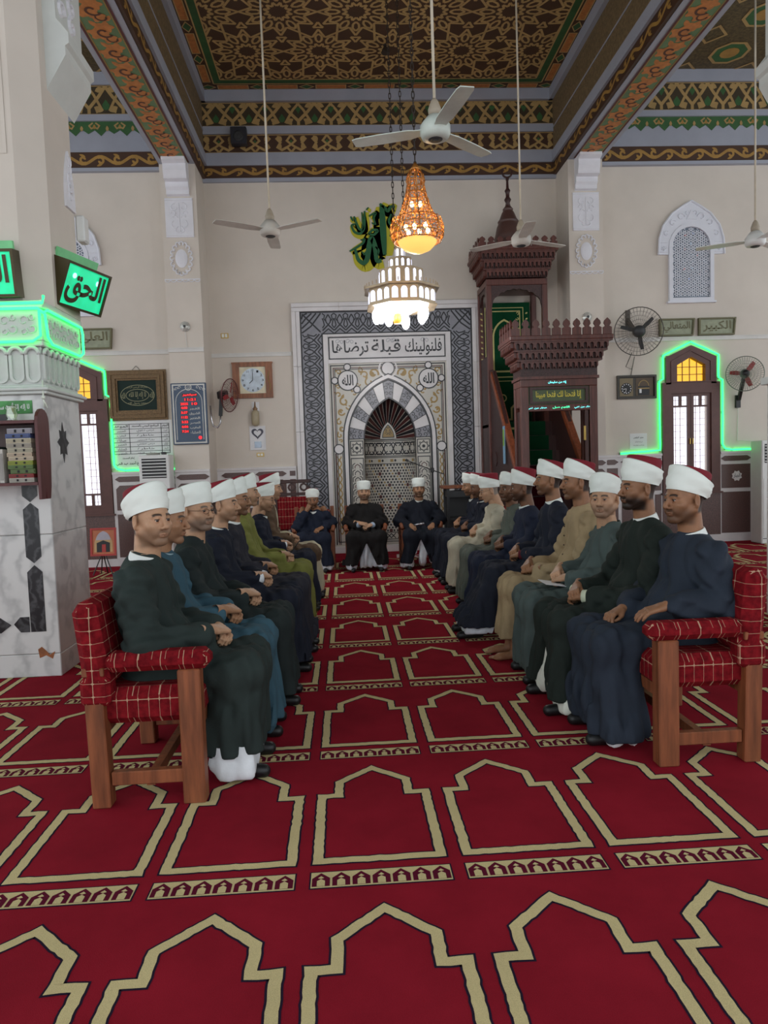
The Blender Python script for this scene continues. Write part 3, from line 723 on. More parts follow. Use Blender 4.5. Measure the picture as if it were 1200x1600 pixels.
def neon_path(cx, ext, label):
    F = wallF(Ya); d = .03
    p = [(cx - .56, 1.66), (cx - .57, 2.86), (cx - .50, 2.90), (cx - .50, 3.30), (cx, 3.53), (cx + .50, 3.30), (cx + .50, 2.90), (cx + .57, 2.86), (cx + .57, 1.72), (cx + .62, 1.65), (cx + .75, 1.625)]
    if ext[0]: p = [(cx - ext[0], 1.62)] + p
    p += [(cx + ext[1], 1.625)]
    t = thing('neon_tube', label, 'light', (cx, Ya, 1.62))
    mb = MB(); mb.tube([F(u, v, d) for u, v in wob(p, .12, .004, False)], .016, 8); mb.build('tube', neon, t, smooth=True)
    for u, v in wob(p, .45, 0, False): mb = MB(); mb.fbox(F, u - .008, u + .008, v - .02, v + .02, 0, .035); mb.build('clip', mat('clip_grey', (120, 120, 120), .5), t)
neon_path(WRx, (1.28, 1.15), 'green neon tube outlining the window beside the red wall fan')
neon_path(WLx, (0, 1.58), 'green neon tube outlining the window behind the marble column')
# upper gypsum windows
lat_w = mat('gypsum_white', (222, 224, 232), .75, var=.03)
def gypsum(cx, label):
    F = wallF(Ya); t = thing('gypsum_window', label, 'window', (cx, Ya, 4.2))
    z0, zt = 4.29, 5.16; hwd = .335
    inn = [(cx - hwd, z0), (cx + hwd, z0)] + list(reversed(arc(cx, zt, hwd, 180, 0, 12)))
    inn = [(cx - hwd, z0), (cx + hwd, z0)] + arc(cx, zt, hwd, 0, 180, 12)
    out = [(cx - hwd - .065, z0 - .06), (cx + hwd + .065, z0 - .06)] + arc(cx, zt, hwd + .065, 0, 180, 12)
    mb = MB(); mb.ring(out, inn, F, 0, .05); mb.fbox(F, cx - hwd - .1, cx + hwd + .1, z0 - .09, z0 - .06, 0, .06); mb.build('frame', lat_w, t)
    mb = MB(); mb.face(inn, F, .004); mb.build('backing', mat('glass_grey_blue', (120, 132, 146), .3, var=.25, scale=12), t)
    mb = MB(); a = .075
    def inside(u, v): return abs(u - cx) < hwd - .005 and z0 < v and (v < zt or math.hypot(u - cx, v - zt) < hwd - .005)
    for j in range(-1, 24):
        for i in range(-6, 7):
            ox = cx + i * a + (a / 2 if j % 2 else 0); oz = z0 + j * a * .866
            h = ngon(ox, oz, a * .36, 6, 0)
            if all(inside(*p) for p in h): mb.ring(h, ngon(ox, oz, a * .20, 6, 0), F, .004, .025)
            for ang in (0, 60, 120):
                p = (ox + a * .36 * math.cos(math.radians(ang)), oz + a * .36 * math.sin(math.radians(ang))); q = (ox + a * .64 * math.cos(math.radians(ang)), oz + a * .64 * math.sin(math.radians(ang)))
                if inside(*p) and inside(*q): mb.ribbon([p, q], .018, F, .024)
    g = mb.build('lattice', lat_w, t)
    for (u, v, c) in ((-.09, 5.36, 'red'), (.05, 5.38, 'blue'), (-.10, 5.12, 'red'), (.02, 4.80, 'cyan'), (-.12, 4.78, 'red'), (-.04, 4.62, 'blue'), (.12, 5.02, 'red'), (.0, 5.22, 'cyan')):
        b = MB(); b.face(ngon(cx + u, v, .022, 6), F, .012); b.build('coloured_glass', mat('glass_' + c, {'red': (214, 120, 110), 'blue': (100, 150, 220), 'cyan': (150, 205, 235)}[c], .2, var=.05), g)
    # arched hood
    A = [(cx - .585, 5.03), (cx - .57, 5.30)] + [(cx - .50, 5.52), (cx - .34, 5.72), (cx - .16, 5.84), (cx, 5.93)]; A = A + mirx(A[:-1], cx)[::-1]
    B = [(cx - hwd - .07, 5.03)] + [(cx - hwd - .07, 5.16)] + arc(cx, zt, hwd + .07, 180, 90, 3)[1:]; B = B[:6]
    while len(B) < 6: B.append(B[-1])
    B = B[:-1] + [(cx, zt + hwd + .07)]; B = B + mirx(B[:-1], cx)[::-1]
    mb = MB(); mb.strip(A, B, F, 0, .04); hood = mb.build('hood', lat_w, t)
    mb = MB(); mb.tube([F(u, v, .045) for u, v in A], .018, 6)
    for s in (1, -1):
        for (u, v, r, a0, a1) in ((.18, 5.66, .07, 180, -120), (.33, 5.56, .06, 150, -150), (.44, 5.38, .05, 120, -160), (.07, 5.72, .05, 200, -60)):
            mb.tube([F(cx + s * x, y, .045) for x, y in spiral(u, v, r, r * .4, a0, a1, 10)], .011, 5)
        for q in (60, 90, 120, 30, 150): mb.tube([F(cx + s * .49, 5.10, .045), F(cx + s * .49 + .06 * math.cos(math.radians(q)), 5.10 + .07 * math.sin(math.radians(q)), .045)], .010, 5)
        for z in (5.07, 5.23): mb.tube([F(cx + s * .42, z, .043), F(cx + s * .565, z, .043)], .007, 5)
    mb.prism([(cx - .09, 5.62), (cx + .09, 5.62), (cx, 5.78)], F, .04, .055); mb.build('carving', lat_w, hood)
gypsum(6.07, 'white carved gypsum lattice window above the two green plaques'); gypsum(-4.57, 'white carved gypsum lattice window half hidden by the marble column')

# ------------------------------------------------------------------ the prayer niche
F = wallF(Yn)
mih = thing('prayer_niche', 'tall marble prayer niche inlaid with black arabesques and a pointed arch', 'mihrab', (XC, Yn, 0))
x0, x1 = XC - 1.675, XC + 1.675
def slab(name, u0, u1, v0, v1, d0, d1, m, bevel=.004): b = MB(); b.fbox(F, u0, u1, v0, v1, d0, d1); return b.build(name, m, mih, bevel=bevel)
for s in (-1, 1):
    a, b = (x0, x0 + .145) if s < 0 else (x1 - .145, x1)
    for z0, z1 in ((0, 1.05), (1.053, 2.2), (2.203, 3.35), (3.353, 4.31)):
        slab('marble_slab', a, (a + b) / 2 - .001, z0, z1, 0, .10, marble); slab('marble_slab', (a + b) / 2 + .001, b, z0, z1, 0, .085 if s < 0 else .085, marble)
for k in range(4):
    a = x0 + k * 3.35 / 4
    slab('marble_slab', a + .001, a + 3.35 / 4 - .001, 4.383, 4.455, 0, .10, marble); slab('marble_slab', a + .001, a + 3.35 / 4 - .001, 4.312, 4.381, 0, .085, marble)
# grey band with black leafwork
ou0, ou1, oz1 = XC - 1.53, XC + 1.53, 4.31; iu0, iu1, iz1 = XC - 1.135, XC + 1.135, 3.905
mb = MB(); mb.fbox(F, ou0, iu0, 0, oz1, 0, .05); mb.fbox(F, iu1, ou1, 0, oz1, 0, .05); mb.fbox(F, iu0, iu1, iz1, oz1, 0, .05); band = mb.build('grey_band', mar_grey, mih)
mb = MB(); W = .395
def motif(P, T):
    """one repeat of the leaf border: s along the band 0..P, t across 0..W (outer to inner)"""
    w = .021; c = P / 2
    for path, ww in (([(0, .39), (c, .305), (P, .39)], w), ([(0, .335), (c * .5, .285), (c, .235), (c * 1.5, .285), (P, .335)], w * 1.2)): T(path, ww)
    for s in (1, -1):
        for path, ww in (([(c, .235), (c + s * .035, .19), (c + s * .045, .13), (c + s * .02, .09), (c, .055)], w), ([(c + s * c, .29), (c + s * (c - .035), .24), (c + s * (c - .02), .17), (c + s * c, .12)], w),
                         ([(c + s * .045, .17), (c + s * .075, .13), (c + s * .06, .07), (c + s * c, .035)], w * .9)): T(path, ww)
def tl(z0):  # left and right columns run in z
    for sgn, base in ((1, ou0), (-1, ou1)):
        motif(PZ, lambda path, ww: mb.ribbon([(base + sgn * t, z0 + s) for s, t in path], ww, F, .052))
nz = 19; PZ = (oz1 - W) / nz
for k in range(nz): tl(k * PZ)
nxr = 11; PX = (iu1 - iu0) / nxr
for k in range(nxr): motif(PX, lambda path, ww: mb.ribbon([(iu0 + k * PX + s, oz1 - t) for s, t in path], ww, F, .052))
for s in (-1, 1):
    c = ou0 if s < 0 else ou1; sg = -s
    for q in (.08, .16, .24, .32): mb.ribbon([(c + sg * .03, oz1 - q - .05), (c + sg * q * .6, oz1 - q * .8), (c + sg * (q + .05), oz1 - .03)], .026, F, .052)
    mb.ribbon([(c + sg * .04, oz1 - .04), (c + sg * .36, oz1 - .36)], .026, F, .052)
for p in ([(ou0 + .012, 0), (ou0 + .012, oz1 - .012), (ou1 - .012, oz1 - .012), (ou1 - .012, 0)], [(iu0 - .012, 0), (iu0 - .012, iz1 + .012), (iu1 + .012, iz1 + .012), (iu1 + .012, 0)]): mb.ribbon(p, .024, F, .053)
mb.build('black_leafwork', black_i, band, props={'kind': 'stuff'})
# inner white frame with black lines
mb = MB(); au0, au1, az1 = XC - 1.055, XC + 1.055, 3.865
mb.fbox(F, iu0, au0, 0, iz1, 0, .075); mb.fbox(F, au1, iu1, 0, iz1, 0, .075); mb.fbox(F, au0, au1, az1, iz1, 0, .075); mb.fbox(F, au0, au1, 3.39, 3.46, 0, .075); inner = mb.build('inner_frame', marble, mih, bevel=.004)
mb = MB(); mb.fbox(F, au0, au1, 3.46, az1, 0, .045); tp = mb.build('inscription_panel', marble, mih)
mb = MB(); mb.ribbon([(au0 + .02, 3.475), (au1 - .02, 3.475), (au1 - .02, az1 - .015), (au0 + .02, az1 - .015)], .02, F, .047, 0, True)
mb.text('فلنولينك', F, XC + .32, XC + .98, 3.50, 3.80, .048, 0, bold=.012); mb.text('قبلة', F, XC - .28, XC + .24, 3.52, 3.80, .048, 0, bold=.012); mb.text('ترضاها', F, XC - .98, XC - .33, 3.51, 3.80, .048, 0, bold=.012)
for s_ in (-.88, -.70, .02, .12, .64):
    mb.ribbon(spiral(XC + s_, 3.775, .045, .015, 0, 400, 10), .007, F, .047, 1); mb.ribbon(spiral(XC + s_ + .07, 3.765, .04, .015, 180, -220, 10), .007, F, .047, 1)
mb.build('inscription', [black_i, mar_grey], tp)
# spandrel panel with pointed opening
B0 = 2.05
outA = ogee(XC, B0, .835, 1.14, 12); 
def panel_with_arch(A, u0, u1, z0, z1, d, name, m):
    """flat panel u0..u1, z0..z1 minus the arch A (springing at B0) and the jamb opening below"""
    b = MB(); hwA = A[-1][0] - XC
    b.fbox(F, u0, XC - hwA, z0, B0, 0, d); b.fbox(F, XC + hwA, u1, z0, B0, 0, d)
    n = len(A); mid = n // 2
    for s in (0, 1):
        pts = A[:mid + 1] if s == 0 else A[mid:][::-1]; ue = u0 if s == 0 else u1
        for i in range(len(pts) - 1):
            p, q = pts[i], pts[i + 1]; b.add([F(ue, p[1], d), F(p[0], p[1], d), F(q[0], q[1], d), F(ue, q[1], d)], [(0, 1, 2, 3)]); b.add([F(p[0], p[1], 0), F(p[0], p[1], d), F(q[0], q[1], d), F(q[0], q[1], 0)], [(0, 1, 2, 3)])
        ap = A[mid]; b.add([F(ue, ap[1], d), F(XC, ap[1], d), F(XC, z1, d), F(ue, z1, d)], [(0, 1, 2, 3)])
    return b.build(name, m, mih)
spd = panel_with_arch(outA, au0, au1, 0, 3.39, .045, 'spandrel_panel', ivory_i)
mb = MB()
su0, su1, sz1 = au0 + .035, au1 - .035, 3.355
for q, w_, mi in ((0, .020, 0), (.045, .016, 1), (.07, .014, 0)):
    mb.ribbon([(su0 + q, .15), (su0 + q, sz1 - q), (su1 - q, sz1 - q), (su1 - q, .15)], w_, F, .047, mi)
for s in (1, -1):
    for (u, v, r, a0, a1, wd) in ((.26, 3.20, .09, 200, -160, .030), (.42, 3.18, .07, 0, 330, .026), (.50, 3.26, .05, 100, 400, .024), (.34, 3.05, .08, 60, -230, .028), (.55, 3.02, .05, 180, 420, .022), (.88, 3.24, .05, 0, 360, .024), (.90, 2.98, .04, 0, 360, .02),
                              (.80, 2.72, .085, 90, -250, .030), (.86, 2.54, .07, 200, 520, .028), (.72, 2.62, .05, 0, -280, .024), (.90, 2.36, .055, 100, -240, .026), (.86, 2.24, .05, 220, 520, .026), (.90, 2.12, .045, 60, -260, .024), (.90, 2.84, .05, 0, 300, .024), (.62, 2.86, .05, 30, 330, .022), (.88, 2.02, .03, 0, 330, .02)):
        mb.ribbon([(XC + s * x, y) for x, y in spiral(u, v, r, r * .35, a0, a1, 14)], wd, F, .0465, 2)
        mb.face([(XC + s * x, y) for x, y in leaf(u + r * .6, v + r * .5, a0 + 30, r * 1.2, r * .6)], F, .0462, 2)
    mb.ribbon([(XC + s * (.925 + .035 * math.sin(2 * PI * t / 8)), .34 + t * .0335) for t in range(43)], .02, F, .0468, 2); mb.ribbon([(XC + s * (.925 - .035 * math.sin(2 * PI * t / 8)), .34 + t * .0335) for t in range(43)], .02, F, .0466, 2)
    for u in (.86, .99): mb.ribbon([(XC + s * u, .20), (XC + s * u, 1.80)], .014, F, .0468, 0)
    mb.ribbon([(XC + s * .86, .20), (XC + s * .99, .20)], .014, F, .0468, 0)
mb.build('gold_arabesque', [black_i, maroon_i, gold_i], spd, props={'kind': 'stuff'})
def roundel(u, v, r, txt=None):
    b = MB(); b.prism(ngon(u, v, r, 24), F, .045, .056, 0); b.ring(ngon(u, v, r + .018, 24), ngon(u, v, r, 24), F, .045, .060, 1)
    if txt: b.text(txt, F, u - r * .62, u + r * .62, v - r * .55, v + r * .6, .0575, 1, bold=.03)
    b.build('roundel', [marble, black_i], mih)
for s in (-1, 1):
    cu, cv = XC + s * .725, 3.09
    roundel(cu, cv, .165, 'الله')
    for du, dv in ((s * .0, .235), (s * .23, 0), (-s * .16, -.165)): roundel(cu + du, cv + dv, .05)
    roundel(XC + s * .925, 1.875, .075)
roundel(XC, 3.285, .105); mb = MB(); mb.ring(ngon(XC, 3.285, .17, 28), ngon(XC, 3.285, .145, 28), F, .045, .062); mb.build('knot_ring', marble, mih)
# arch mouldings
def arch_band(hw1, h1, hw0, h0, d0, d1, name, m, down=0.12, parent=mih):
    A = ogee(XC, B0, hw1, h1, 12); Bq = ogee(XC, B0, hw0, h0, 12); A = [(A[0][0], down)] + A + [(A[-1][0], down)]; Bq = [(Bq[0][0], down)] + Bq + [(Bq[-1][0], down)]
    b = MB(); b.strip(A, Bq, F, d0, d1); return b.build(name, m, parent)
arch_band(.845, 1.15, .822, 1.125, .0, .058, 'arch_line', black_i); arch_band(.822, 1.125, .762, 1.065, -.02, .068, 'arch_moulding', marble); arch_band(.762, 1.065, .735, 1.04, -.06, .05, 'arch_line', black_i)
# voussoirs: alternating grey and white
VO = ogee(XC, B0, .735, 1.03, 40); VI = ogee(XC, B0, .465, .72, 40); nV = 13
def at_frac(P, f):
    P = np.array(P); d = np.r_[0, np.cumsum(np.hypot(*np.diff(P, axis=0).T))]; t = f * d[-1]
    return (np.interp(t, d, P[:, 0]), np.interp(t, d, P[:, 1]))
for k in range(nV):
    fs = [(k + q / 4) / nV for q in range(5)]; A = [at_frac(VO, f) for f in fs]; Bq = [at_frac(VI, f) for f in fs]
    b = MB(); b.strip(A, Bq, F, -.12, .02 if k % 2 == 0 else .016); vo = b.build('voussoir', mar_grey if k % 2 == 0 else marble, mih)
    if k % 2 == 0:
        c = np.mean(A + Bq, axis=0); b = MB(); ax = np.array(A[2]) - np.array(Bq[2]); L = np.hypot(*ax); ax /= L; nx_ = np.array([-ax[1], ax[0]])
        for s in (1, -1):
            for (u, v, r) in ((.035, -.06, .035), (.045, .04, .04), (.02, .10, .025)): b.ribbon([tuple(c + nx_ * s * x + ax * y) for x, y in spiral(u, v, r, r * .4, 0, 330, 10)], .012, F, .022)
        b.ribbon([A[0], A[2], A[4], Bq[4], Bq[2], Bq[0]], .012, F, .022, 0, True); b.build('leaf_inlay', black_i, vo)
arch_band(.475, .735, .455, .705, -.12, .03, 'arch_line', black_i, down=B0)
# jambs
for s in (-1, 1):
    a, b_ = sorted((XC + s * .735, XC + s * .475))
    slab('jamb', a, b_, 0, B0, -.12, .005, ivory_i)
    cu = (a + b_) / 2
    mb = MB(); mb.ribbon([(a + .02, 1.76), (b_ - .02, 1.76), (b_ - .02, 2.01), (a + .02, 2.01)], .016, F, .007, 0, True)
    for sg in hankin(ngon(cu, 1.885, .115, 8, PI / 8), math.radians(60)): mb.ribbon(sg, .012, F, .007, 0)
    mb.face(ngon(cu, 1.885, .03, 8), F, .008, 0); mb.ribbon(ngon(cu, 1.885, .075, 8), .01, F, .008, 0, True)
    mb.ribbon([(a + .02, .30), (b_ - .02, .30), (b_ - .02, 1.70), (a + .02, 1.70)], .016, F, .007, 0, True)
    for k in range(11):
        z = .36 + k * .118
        for q in (1, -1):
            mb.ribbon([(cu, z + .055), (cu + q * .045, z + .02), (cu + q * .045, z - .02)], .014, F, .007, 1 if k % 3 == 1 else 0); mb.ribbon([(cu + q * .04, z + .075), (cu + q * .085, z + .045), (cu + q * .085, z - .03)], .014, F, .007, 0)
    mb.build('jamb_inlay', [black_i, maroon_i], mih, props={'kind': 'stuff'})
# curved lower niche
class Bow:
    """half-cylinder frame: u from -1 to 1 across, v height, d towards the room"""
    def __init__(s, hw, dep): s.hw, s.dep = hw, dep
    def __call__(s, u, v, d=0.0):
        a = max(-1, min(1, u)) * PI / 2; r = 1 - d / s.hw
        return (XC + s.hw * r * math.sin(a), Yn + .12 + s.dep * r * math.cos(a), v)
BW = Bow(.465, .42)
def bowsheet(z0, z1, d, name, m, parent=mih, n=24):
    b = MB(); us = [-1 + 2 * i / n for i in range(n + 1)]
    b.add([BW(u, z, d) for z in (z0, z1) for u in us], [(i, i + 1, n + 2 + i, n + 1 + i) for i in range(n)]); return b.build(name, m, parent, smooth=True)
bw = bowsheet(0, B0, 0, 'curved_wall', ivory_i)
mb = MB()
for z in (.12, .16, .29, 1.585, 1.705, 1.73, 2.01, 2.035): mb.ribbon([(-1 + i / 12, z) for i in range(25)], .014, BW, .003, 0)
sc_ = 1.37
for k in range(8):     # interlaced band
    u = -1 + (k + .5) / 4
    for s in (1, -1):
        mb.ribbon([(u - .125, 1.87 + s * .10), (u - .06, 1.87 + s * .10), (u + .0, 1.87), (u + .06, 1.87 - s * .10), (u + .125, 1.87 - s * .10)], .028, BW, .003, 0); mb.ribbon([(u - .1, 1.87 + s * .045), (u, 1.87 + s * .11), (u + .1, 1.87 + s * .045)], .022, BW, .003, 0)
for k in range(6): u = -1 + (k + .5) / 3; mb.face([(u + .03 * math.cos(a), 1.645 + .025 * math.sin(a)) for a in [PI * q / 4 for q in range(8)]], BW, .004, 0); mb.face([(u - .13, 1.62), (u - .05, 1.62), (u - .05, 1.67), (u - .13, 1.67)], BW, .003, 2)
hx = .062; ax_ = hx / (.465 * PI / 2)
for j in range(24):    # mosaic of small hexagons and stars
    for i in range(-13, 14):
        u = (i + (.5 if j % 2 else 0)) * ax_; z = .325 + j * hx * .866
        if abs(u) > .97 or z > 1.56: continue
        cen = (i + (j // 2) * 2) % 3 == 0 if j % 2 == 0 else (i + 1 + (j // 2) * 2) % 3 == 0
        big = (i % 6 == 0 and j % 8 == 0) or (i % 6 == 3 and j % 8 == 4)
        rr = .036 if big else (.019 if cen else .021); mi = 1 if big else (2 if cen and (i + j) % 2 else 0)
        mb.face([(u + rr / (.465 * PI / 2) * math.cos(a), z + rr * math.sin(a)) for a in [PI * q / 3 + .5 for q in range(6)]], BW, .003, mi)
for k in range(7):
    u = -.86 + k * .287
    for s in (1, -1): mb.ribbon([(u - .12, .225 + s * .05), (u, .225 - s * .04), (u + .12, .225 + s * .05)], .018, BW, .003, 0)
mb.build('mosaic_inlay', [black_i, maroon_i, gold_i], bw, props={'kind': 'stuff'})
# fluted hood with sun rays
def hood(t, f):
    """f 0..1 along the arch, t 0 at the lunette to 1 at the arch edge"""
    o = np.array(at_frac(VI, f)); i_ = np.array(at_frac(LU, f)); p = i_ + (o - i_) * t
    return (p[0], Yn + .12 + .42 * math.cos(t * PI / 2) * .95, p[1])
LU = ogee(XC, B0, .15, .31, 20); nR = 21
for k in range(nR):
    b = MB(); f0, f1 = (k + .10) / nR, (k + .90) / nR; ts = [q / 5 for q in range(6)]
    V = []
    for t in ts:
        for f in (f0, (f0 + f1) / 2, f1): V.append(hood(t, f))
    for i in range(6): V[i * 3 + 1] = (V[i * 3 + 1][0], V[i * 3 + 1][1] + .012, V[i * 3 + 1][2])
    b.add(V, [(i * 3 + j, i * 3 + j + 1, i * 3 + j + 4, i * 3 + j + 3) for i in range(5) for j in (0, 1)]); b.build('sun_ray', black_i if k % 2 else maroon_i, mih)
b = MB(); n = 42; ts = [q / 6 for q in range(7)]; V = [tuple(np.array(hood(t, f / n)) + np.array((0, .014, 0))) for t in ts for f in range(n + 1)]
b.add(V, [(i * (n + 1) + j, i * (n + 1) + j + 1, (i + 1) * (n + 1) + j + 1, (i + 1) * (n + 1) + j) for i in range(6) for j in range(n)]); b.build('hood_shell', ivory_i, mih)
Fl = wallF(Yn + .12 + .40); b = MB(); b.prism([(p[0], p[1]) for p in ogee(XC, B0, .15, .31, 8)], Fl, 0, .03, 0); b.prism(ogee(XC, B0 + .02, .115, .25, 8), Fl, .03, .035, 1); b.prism(ogee(XC, B0 + .035, .10, .215, 8), Fl, .03, .04, 2)
for s in (1, -1):
    for (u, v, r) in ((.03, .06, .03), (.045, .12, .03), (.02, .17, .02)): b.ribbon([(XC + s * x, B0 + .035 + y) for x, y in spiral(u, v, r, r * .3, 0, 330, 10)], .008, Fl, .042, 1)
b.build('lunette', [ivory_i, black_i, gold_i], mih)
slab('sill_step', XC - 1.135, XC + 1.135, 0, .12, 0, .09, marble)
mb = MB(); mb.box(XC - .8, XC + .8, Yn + .88, Yn + .92, 0, 3.2); mb.build('niche_back', mar_grey, mih)
# ------------------------------------------------------------------ materials of the furnishings
def cloth_grid(name, du, dv):
    """crimson upholstery woven with cream outlined ovals"""
    m = bpy.data.materials.new(name); nt = NT(m)
    sx = nt.new('ShaderNodeSeparateXYZ'); nt.link(nt.coord('Object'), sx.inputs[0]); g = nt.new('ShaderNodeNewGeometry'); sn = nt.new('ShaderNodeSeparateXYZ')
    vt = nt.new('ShaderNodeVectorTransform', vector_type='NORMAL', convert_from='WORLD', convert_to='OBJECT'); nt.link(g.outputs['True Normal'], vt.inputs[0]); nt.link(vt.outputs[0], sn.inputs[0])
    ny = nt.math('GREATER_THAN', nt.math('ABSOLUTE', sn.outputs[1]), .7); nz = nt.math('GREATER_THAN', nt.math('ABSOLUTE', sn.outputs[2]), .7)
    def sel(f, a, b): return nt.math('ADD', nt.math('MULTIPLY', a, nt.math('SUBTRACT', 1.0, f)), nt.math('MULTIPLY', b, f))
    u = sel(ny, sx.outputs[1], sx.outputs[0]); v = sel(nz, sx.outputs[2], sx.outputs[0])
    fu = nt.math('MULTIPLY', nt.math('ABSOLUTE', nt.math('SUBTRACT', nt.math('FRACT', nt.math('DIVIDE', nt.math('ADD', u, 10.0), du)), .5)), 2.0)
    fv = nt.math('MULTIPLY', nt.math('ABSOLUTE', nt.math('SUBTRACT', nt.math('FRACT', nt.math('DIVIDE', nt.math('ADD', v, 10.0), dv)), .5)), 2.0)
    r = nt.math('ADD', nt.math('POWER', fu, 5.0), nt.math('POWER', fv, 5.0)); a = nt.math('GREATER_THAN', r, 1.22)
    b = nt.math('GREATER_THAN', nt.math('MAXIMUM', fu, fv), .968); msk = nt.math('MAXIMUM', a, b)
    n = nt.noise(30, 4); red = nt.ramp(n, [(.3, lin((92, 12, 20))), (.7, lin((136, 26, 34)))])
    nt.col(nt.mix(nt.math('MULTIPLY', msk, .68), red, (*lin((206, 176, 146)), 1))); nt.b.inputs['Roughness'].default_value = .85; nt.b.inputs['Specular IOR Level'].default_value = .1
    nt.bump(nt.noise(300, 2), .25, .002); return m
uph_seat = cloth_grid('upholstery_tall_ovals', .05, .125); uph_back = cloth_grid('upholstery_wide_ovals', .105, .062)
black_m = mat('metal_black', (24, 24, 26), .4, .3, var=.1); chrome = mat('chrome', (190, 190, 195), .25, .9, var=.05); wht = mat('enamel_white', (226, 228, 226), .35, var=.03)
dgrey = mat('plastic_dark_grey', (52, 54, 56), .5); goldf = mat('gilt_frame', (108, 84, 54), .45, .35, var=.35, scale=40, bump=.5, bscale=60)
paper = mat('paper_white', (228, 228, 230), .8, var=.02); ink = mat('ink_black', (26, 26, 30), .7, var=0)

# ------------------------------------------------------------------ settees along both rows
def settee(sx, xf, y0, y1, label, ends=(True, True)):
    """sx +1 faces +x; xf = x of the front edge of the arm post"""
    X = lambda d: xf - sx * d         # d = distance behind the front edge
    t = thing('settee', label, 'settee', (X(.3), (y0 + y1) / 2, 0), 'upholstered settees of the two seated rows')
    P = .085; ys = [y0, (y0 + y1) / 2 - P / 2, y1 - P]
    for k, y in enumerate(ys):
        end = (k == 0 and ends[0]) or (k == 2 and ends[1])
        b = MB(); b.box(X(.02), X(.02 + P + .02), y, y + P, 0, .645 if end else .40); b.build('leg', wood_mid, t, bevel=.006)
        b = MB(); b.beam((X(.505), y + P / 2, 0), (X(.515), y + P / 2, .55), P, P, up=(0, 1, 0)); b.build('leg', wood_mid, t, bevel=.006)
        b = MB(); b.box(X(.12), X(.46), y + .02, y + .065, .10, .165); b.build('stretcher', wood_mid, t, bevel=.004)
    for d, z0, z1 in ((.28, .09, .14), (.06, .34, .40), (.50, .34, .40)):
        b = MB(); b.box(X(d - .02), X(d + .02), y0 + .03, y1 - .03, z0, z1); b.build('rail', wood_mid, t)
    b = MB(); b.box(X(.03), X(.52), y0 + .05, y1 - .05, .38, .555); b.build('seat_cushion', uph_seat, t, smooth=False, bevel=.035)
    b = MB(); b.add([(X(.43), y0 - .006, .56), (X(.56), y0 - .006, .56), (X(.60), y0 - .006, .965), (X(.49), y0 - .006, 1.0), (X(.43), y1 + .006, .56), (X(.56), y1 + .006, .56), (X(.60), y1 + .006, .965), (X(.49), y1 + .006, 1.0)],
                    [(0, 1, 2, 3), (7, 6, 5, 4), (0, 3, 7, 4), (1, 5, 6, 2), (3, 2, 6, 7), (0, 4, 5, 1)]); b.build('backrest', uph_back, t, bevel=.035)
    for y, on in ((y0 + .0, ends[0]), (y1 - .10, ends[1])):
        if not on: continue
        b = MB(); b.box(X(-.03), X(.46), y - .01, y + .11, .645, .735); b.build('arm_pad', uph_back, t, bevel=.03)
        b = MB(); b.box(X(.46), X(.56), y - .004, y + .09, .632, .672); b.build('arm_joint', wood_mid, t, bevel=.004)
        b = MB(); b.box(X(.435), X(.575), y - .008, y + .108, .49, .63); b.build('rear_arm_post', uph_back, t, bevel=.02)
    return t
settee(1, -.775, 1.76, 3.42, 'red patterned settee with worn wooden legs beside the marble column', (True, False))
settee(1, -.775, 3.48, 5.2, 'red patterned settee in the middle of the row on the clock side', (False, False))
settee(1, -.775, 5.25, 7.7, 'red patterned settee at the niche end of the row on the clock side', (False, False))
settee(-1, 1.425, 1.85, 3.62, 'red patterned settee with worn legs under the heavy man in navy', (True, False))
settee(-1, 1.425, 3.68, 5.75, 'red patterned settee under the barefoot man in the tan robe', (False, False))
settee(-1, 1.425, 5.8, 8.55, 'red patterned settee under the men in front of the pulpit', (False, False))
# carved chair by the prayer niche
def armchair(cx, cy, label, tall=False, group=None):
    """wooden armchair facing -y"""
    t = thing('armchair', label, 'chair', (cx, cy, 0), group)
    for sx in (-1, 1):
        b = MB(); b.box(cx + sx * .28 - .03, cx + sx * .28 + .03, cy - .28, cy - .22, 0, .62); b.build('leg', wood_mid if not tall else wood_deep, t, bevel=.006)
        b = MB(); b.box(cx + sx * .28 - .03, cx + sx * .28 + .03, cy + .22, cy + .28, 0, 1.25 if tall else .95); b.build('leg', wood_mid if not tall else wood_deep, t, bevel=.006)
        b = MB(); b.tube([(cx + sx * .29, cy - .30, .60), (cx + sx * .30, cy - .24, .655), (cx + sx * .29, cy, .66), (cx + sx * .28, cy + .24, .67)], [.03, .034, .028, .026], 10); b.build('arm', wood_mid if not tall else wood_deep, t, smooth=True)
        b = MB(); b.box(cx + sx * .28 - .015, cx + sx * .28 + .015, cy - .22, cy + .22, .18, .22); b.build('stretcher', wood_mid if not tall else wood_deep, t)
    b = MB(); b.box(cx - .29, cx + .29, cy - .27, cy + .27, .36, .47); b.build('seat_cushion', uph_seat, t, bevel=.025)
    b = MB(); b.box(cx - .25, cx + .25, cy + .20, cy + .27, .52, 1.08 if tall else .90); b.build('backrest', uph_seat, t, bevel=.02)
    if tall:
        b = MB(); b.box(cx - .31, cx + .31, cy + .21, cy + .27, 1.10, 1.15); b.build('crest_rail', wood_deep, t, bevel=.005)
        for k in range(3):
            b = MB(); u = cx - .2 + k * .2; b.ring(ngon(u, 1.24, .075, 8), ngon(u, 1.24, .04, 8), wallF(cy + .25), -.02, .02); b.build('carved_spindle', wood_deep, t)
        b = MB(); b.box(cx - .32, cx + .32, cy + .215, cy + .27, 1.31, 1.37); b.build('crest_rail', wood_deep, t, bevel=.008)
    return t
armchair(-.98, 10.35, 'tall carved empty chair with red upholstery beside the prayer niche', True)

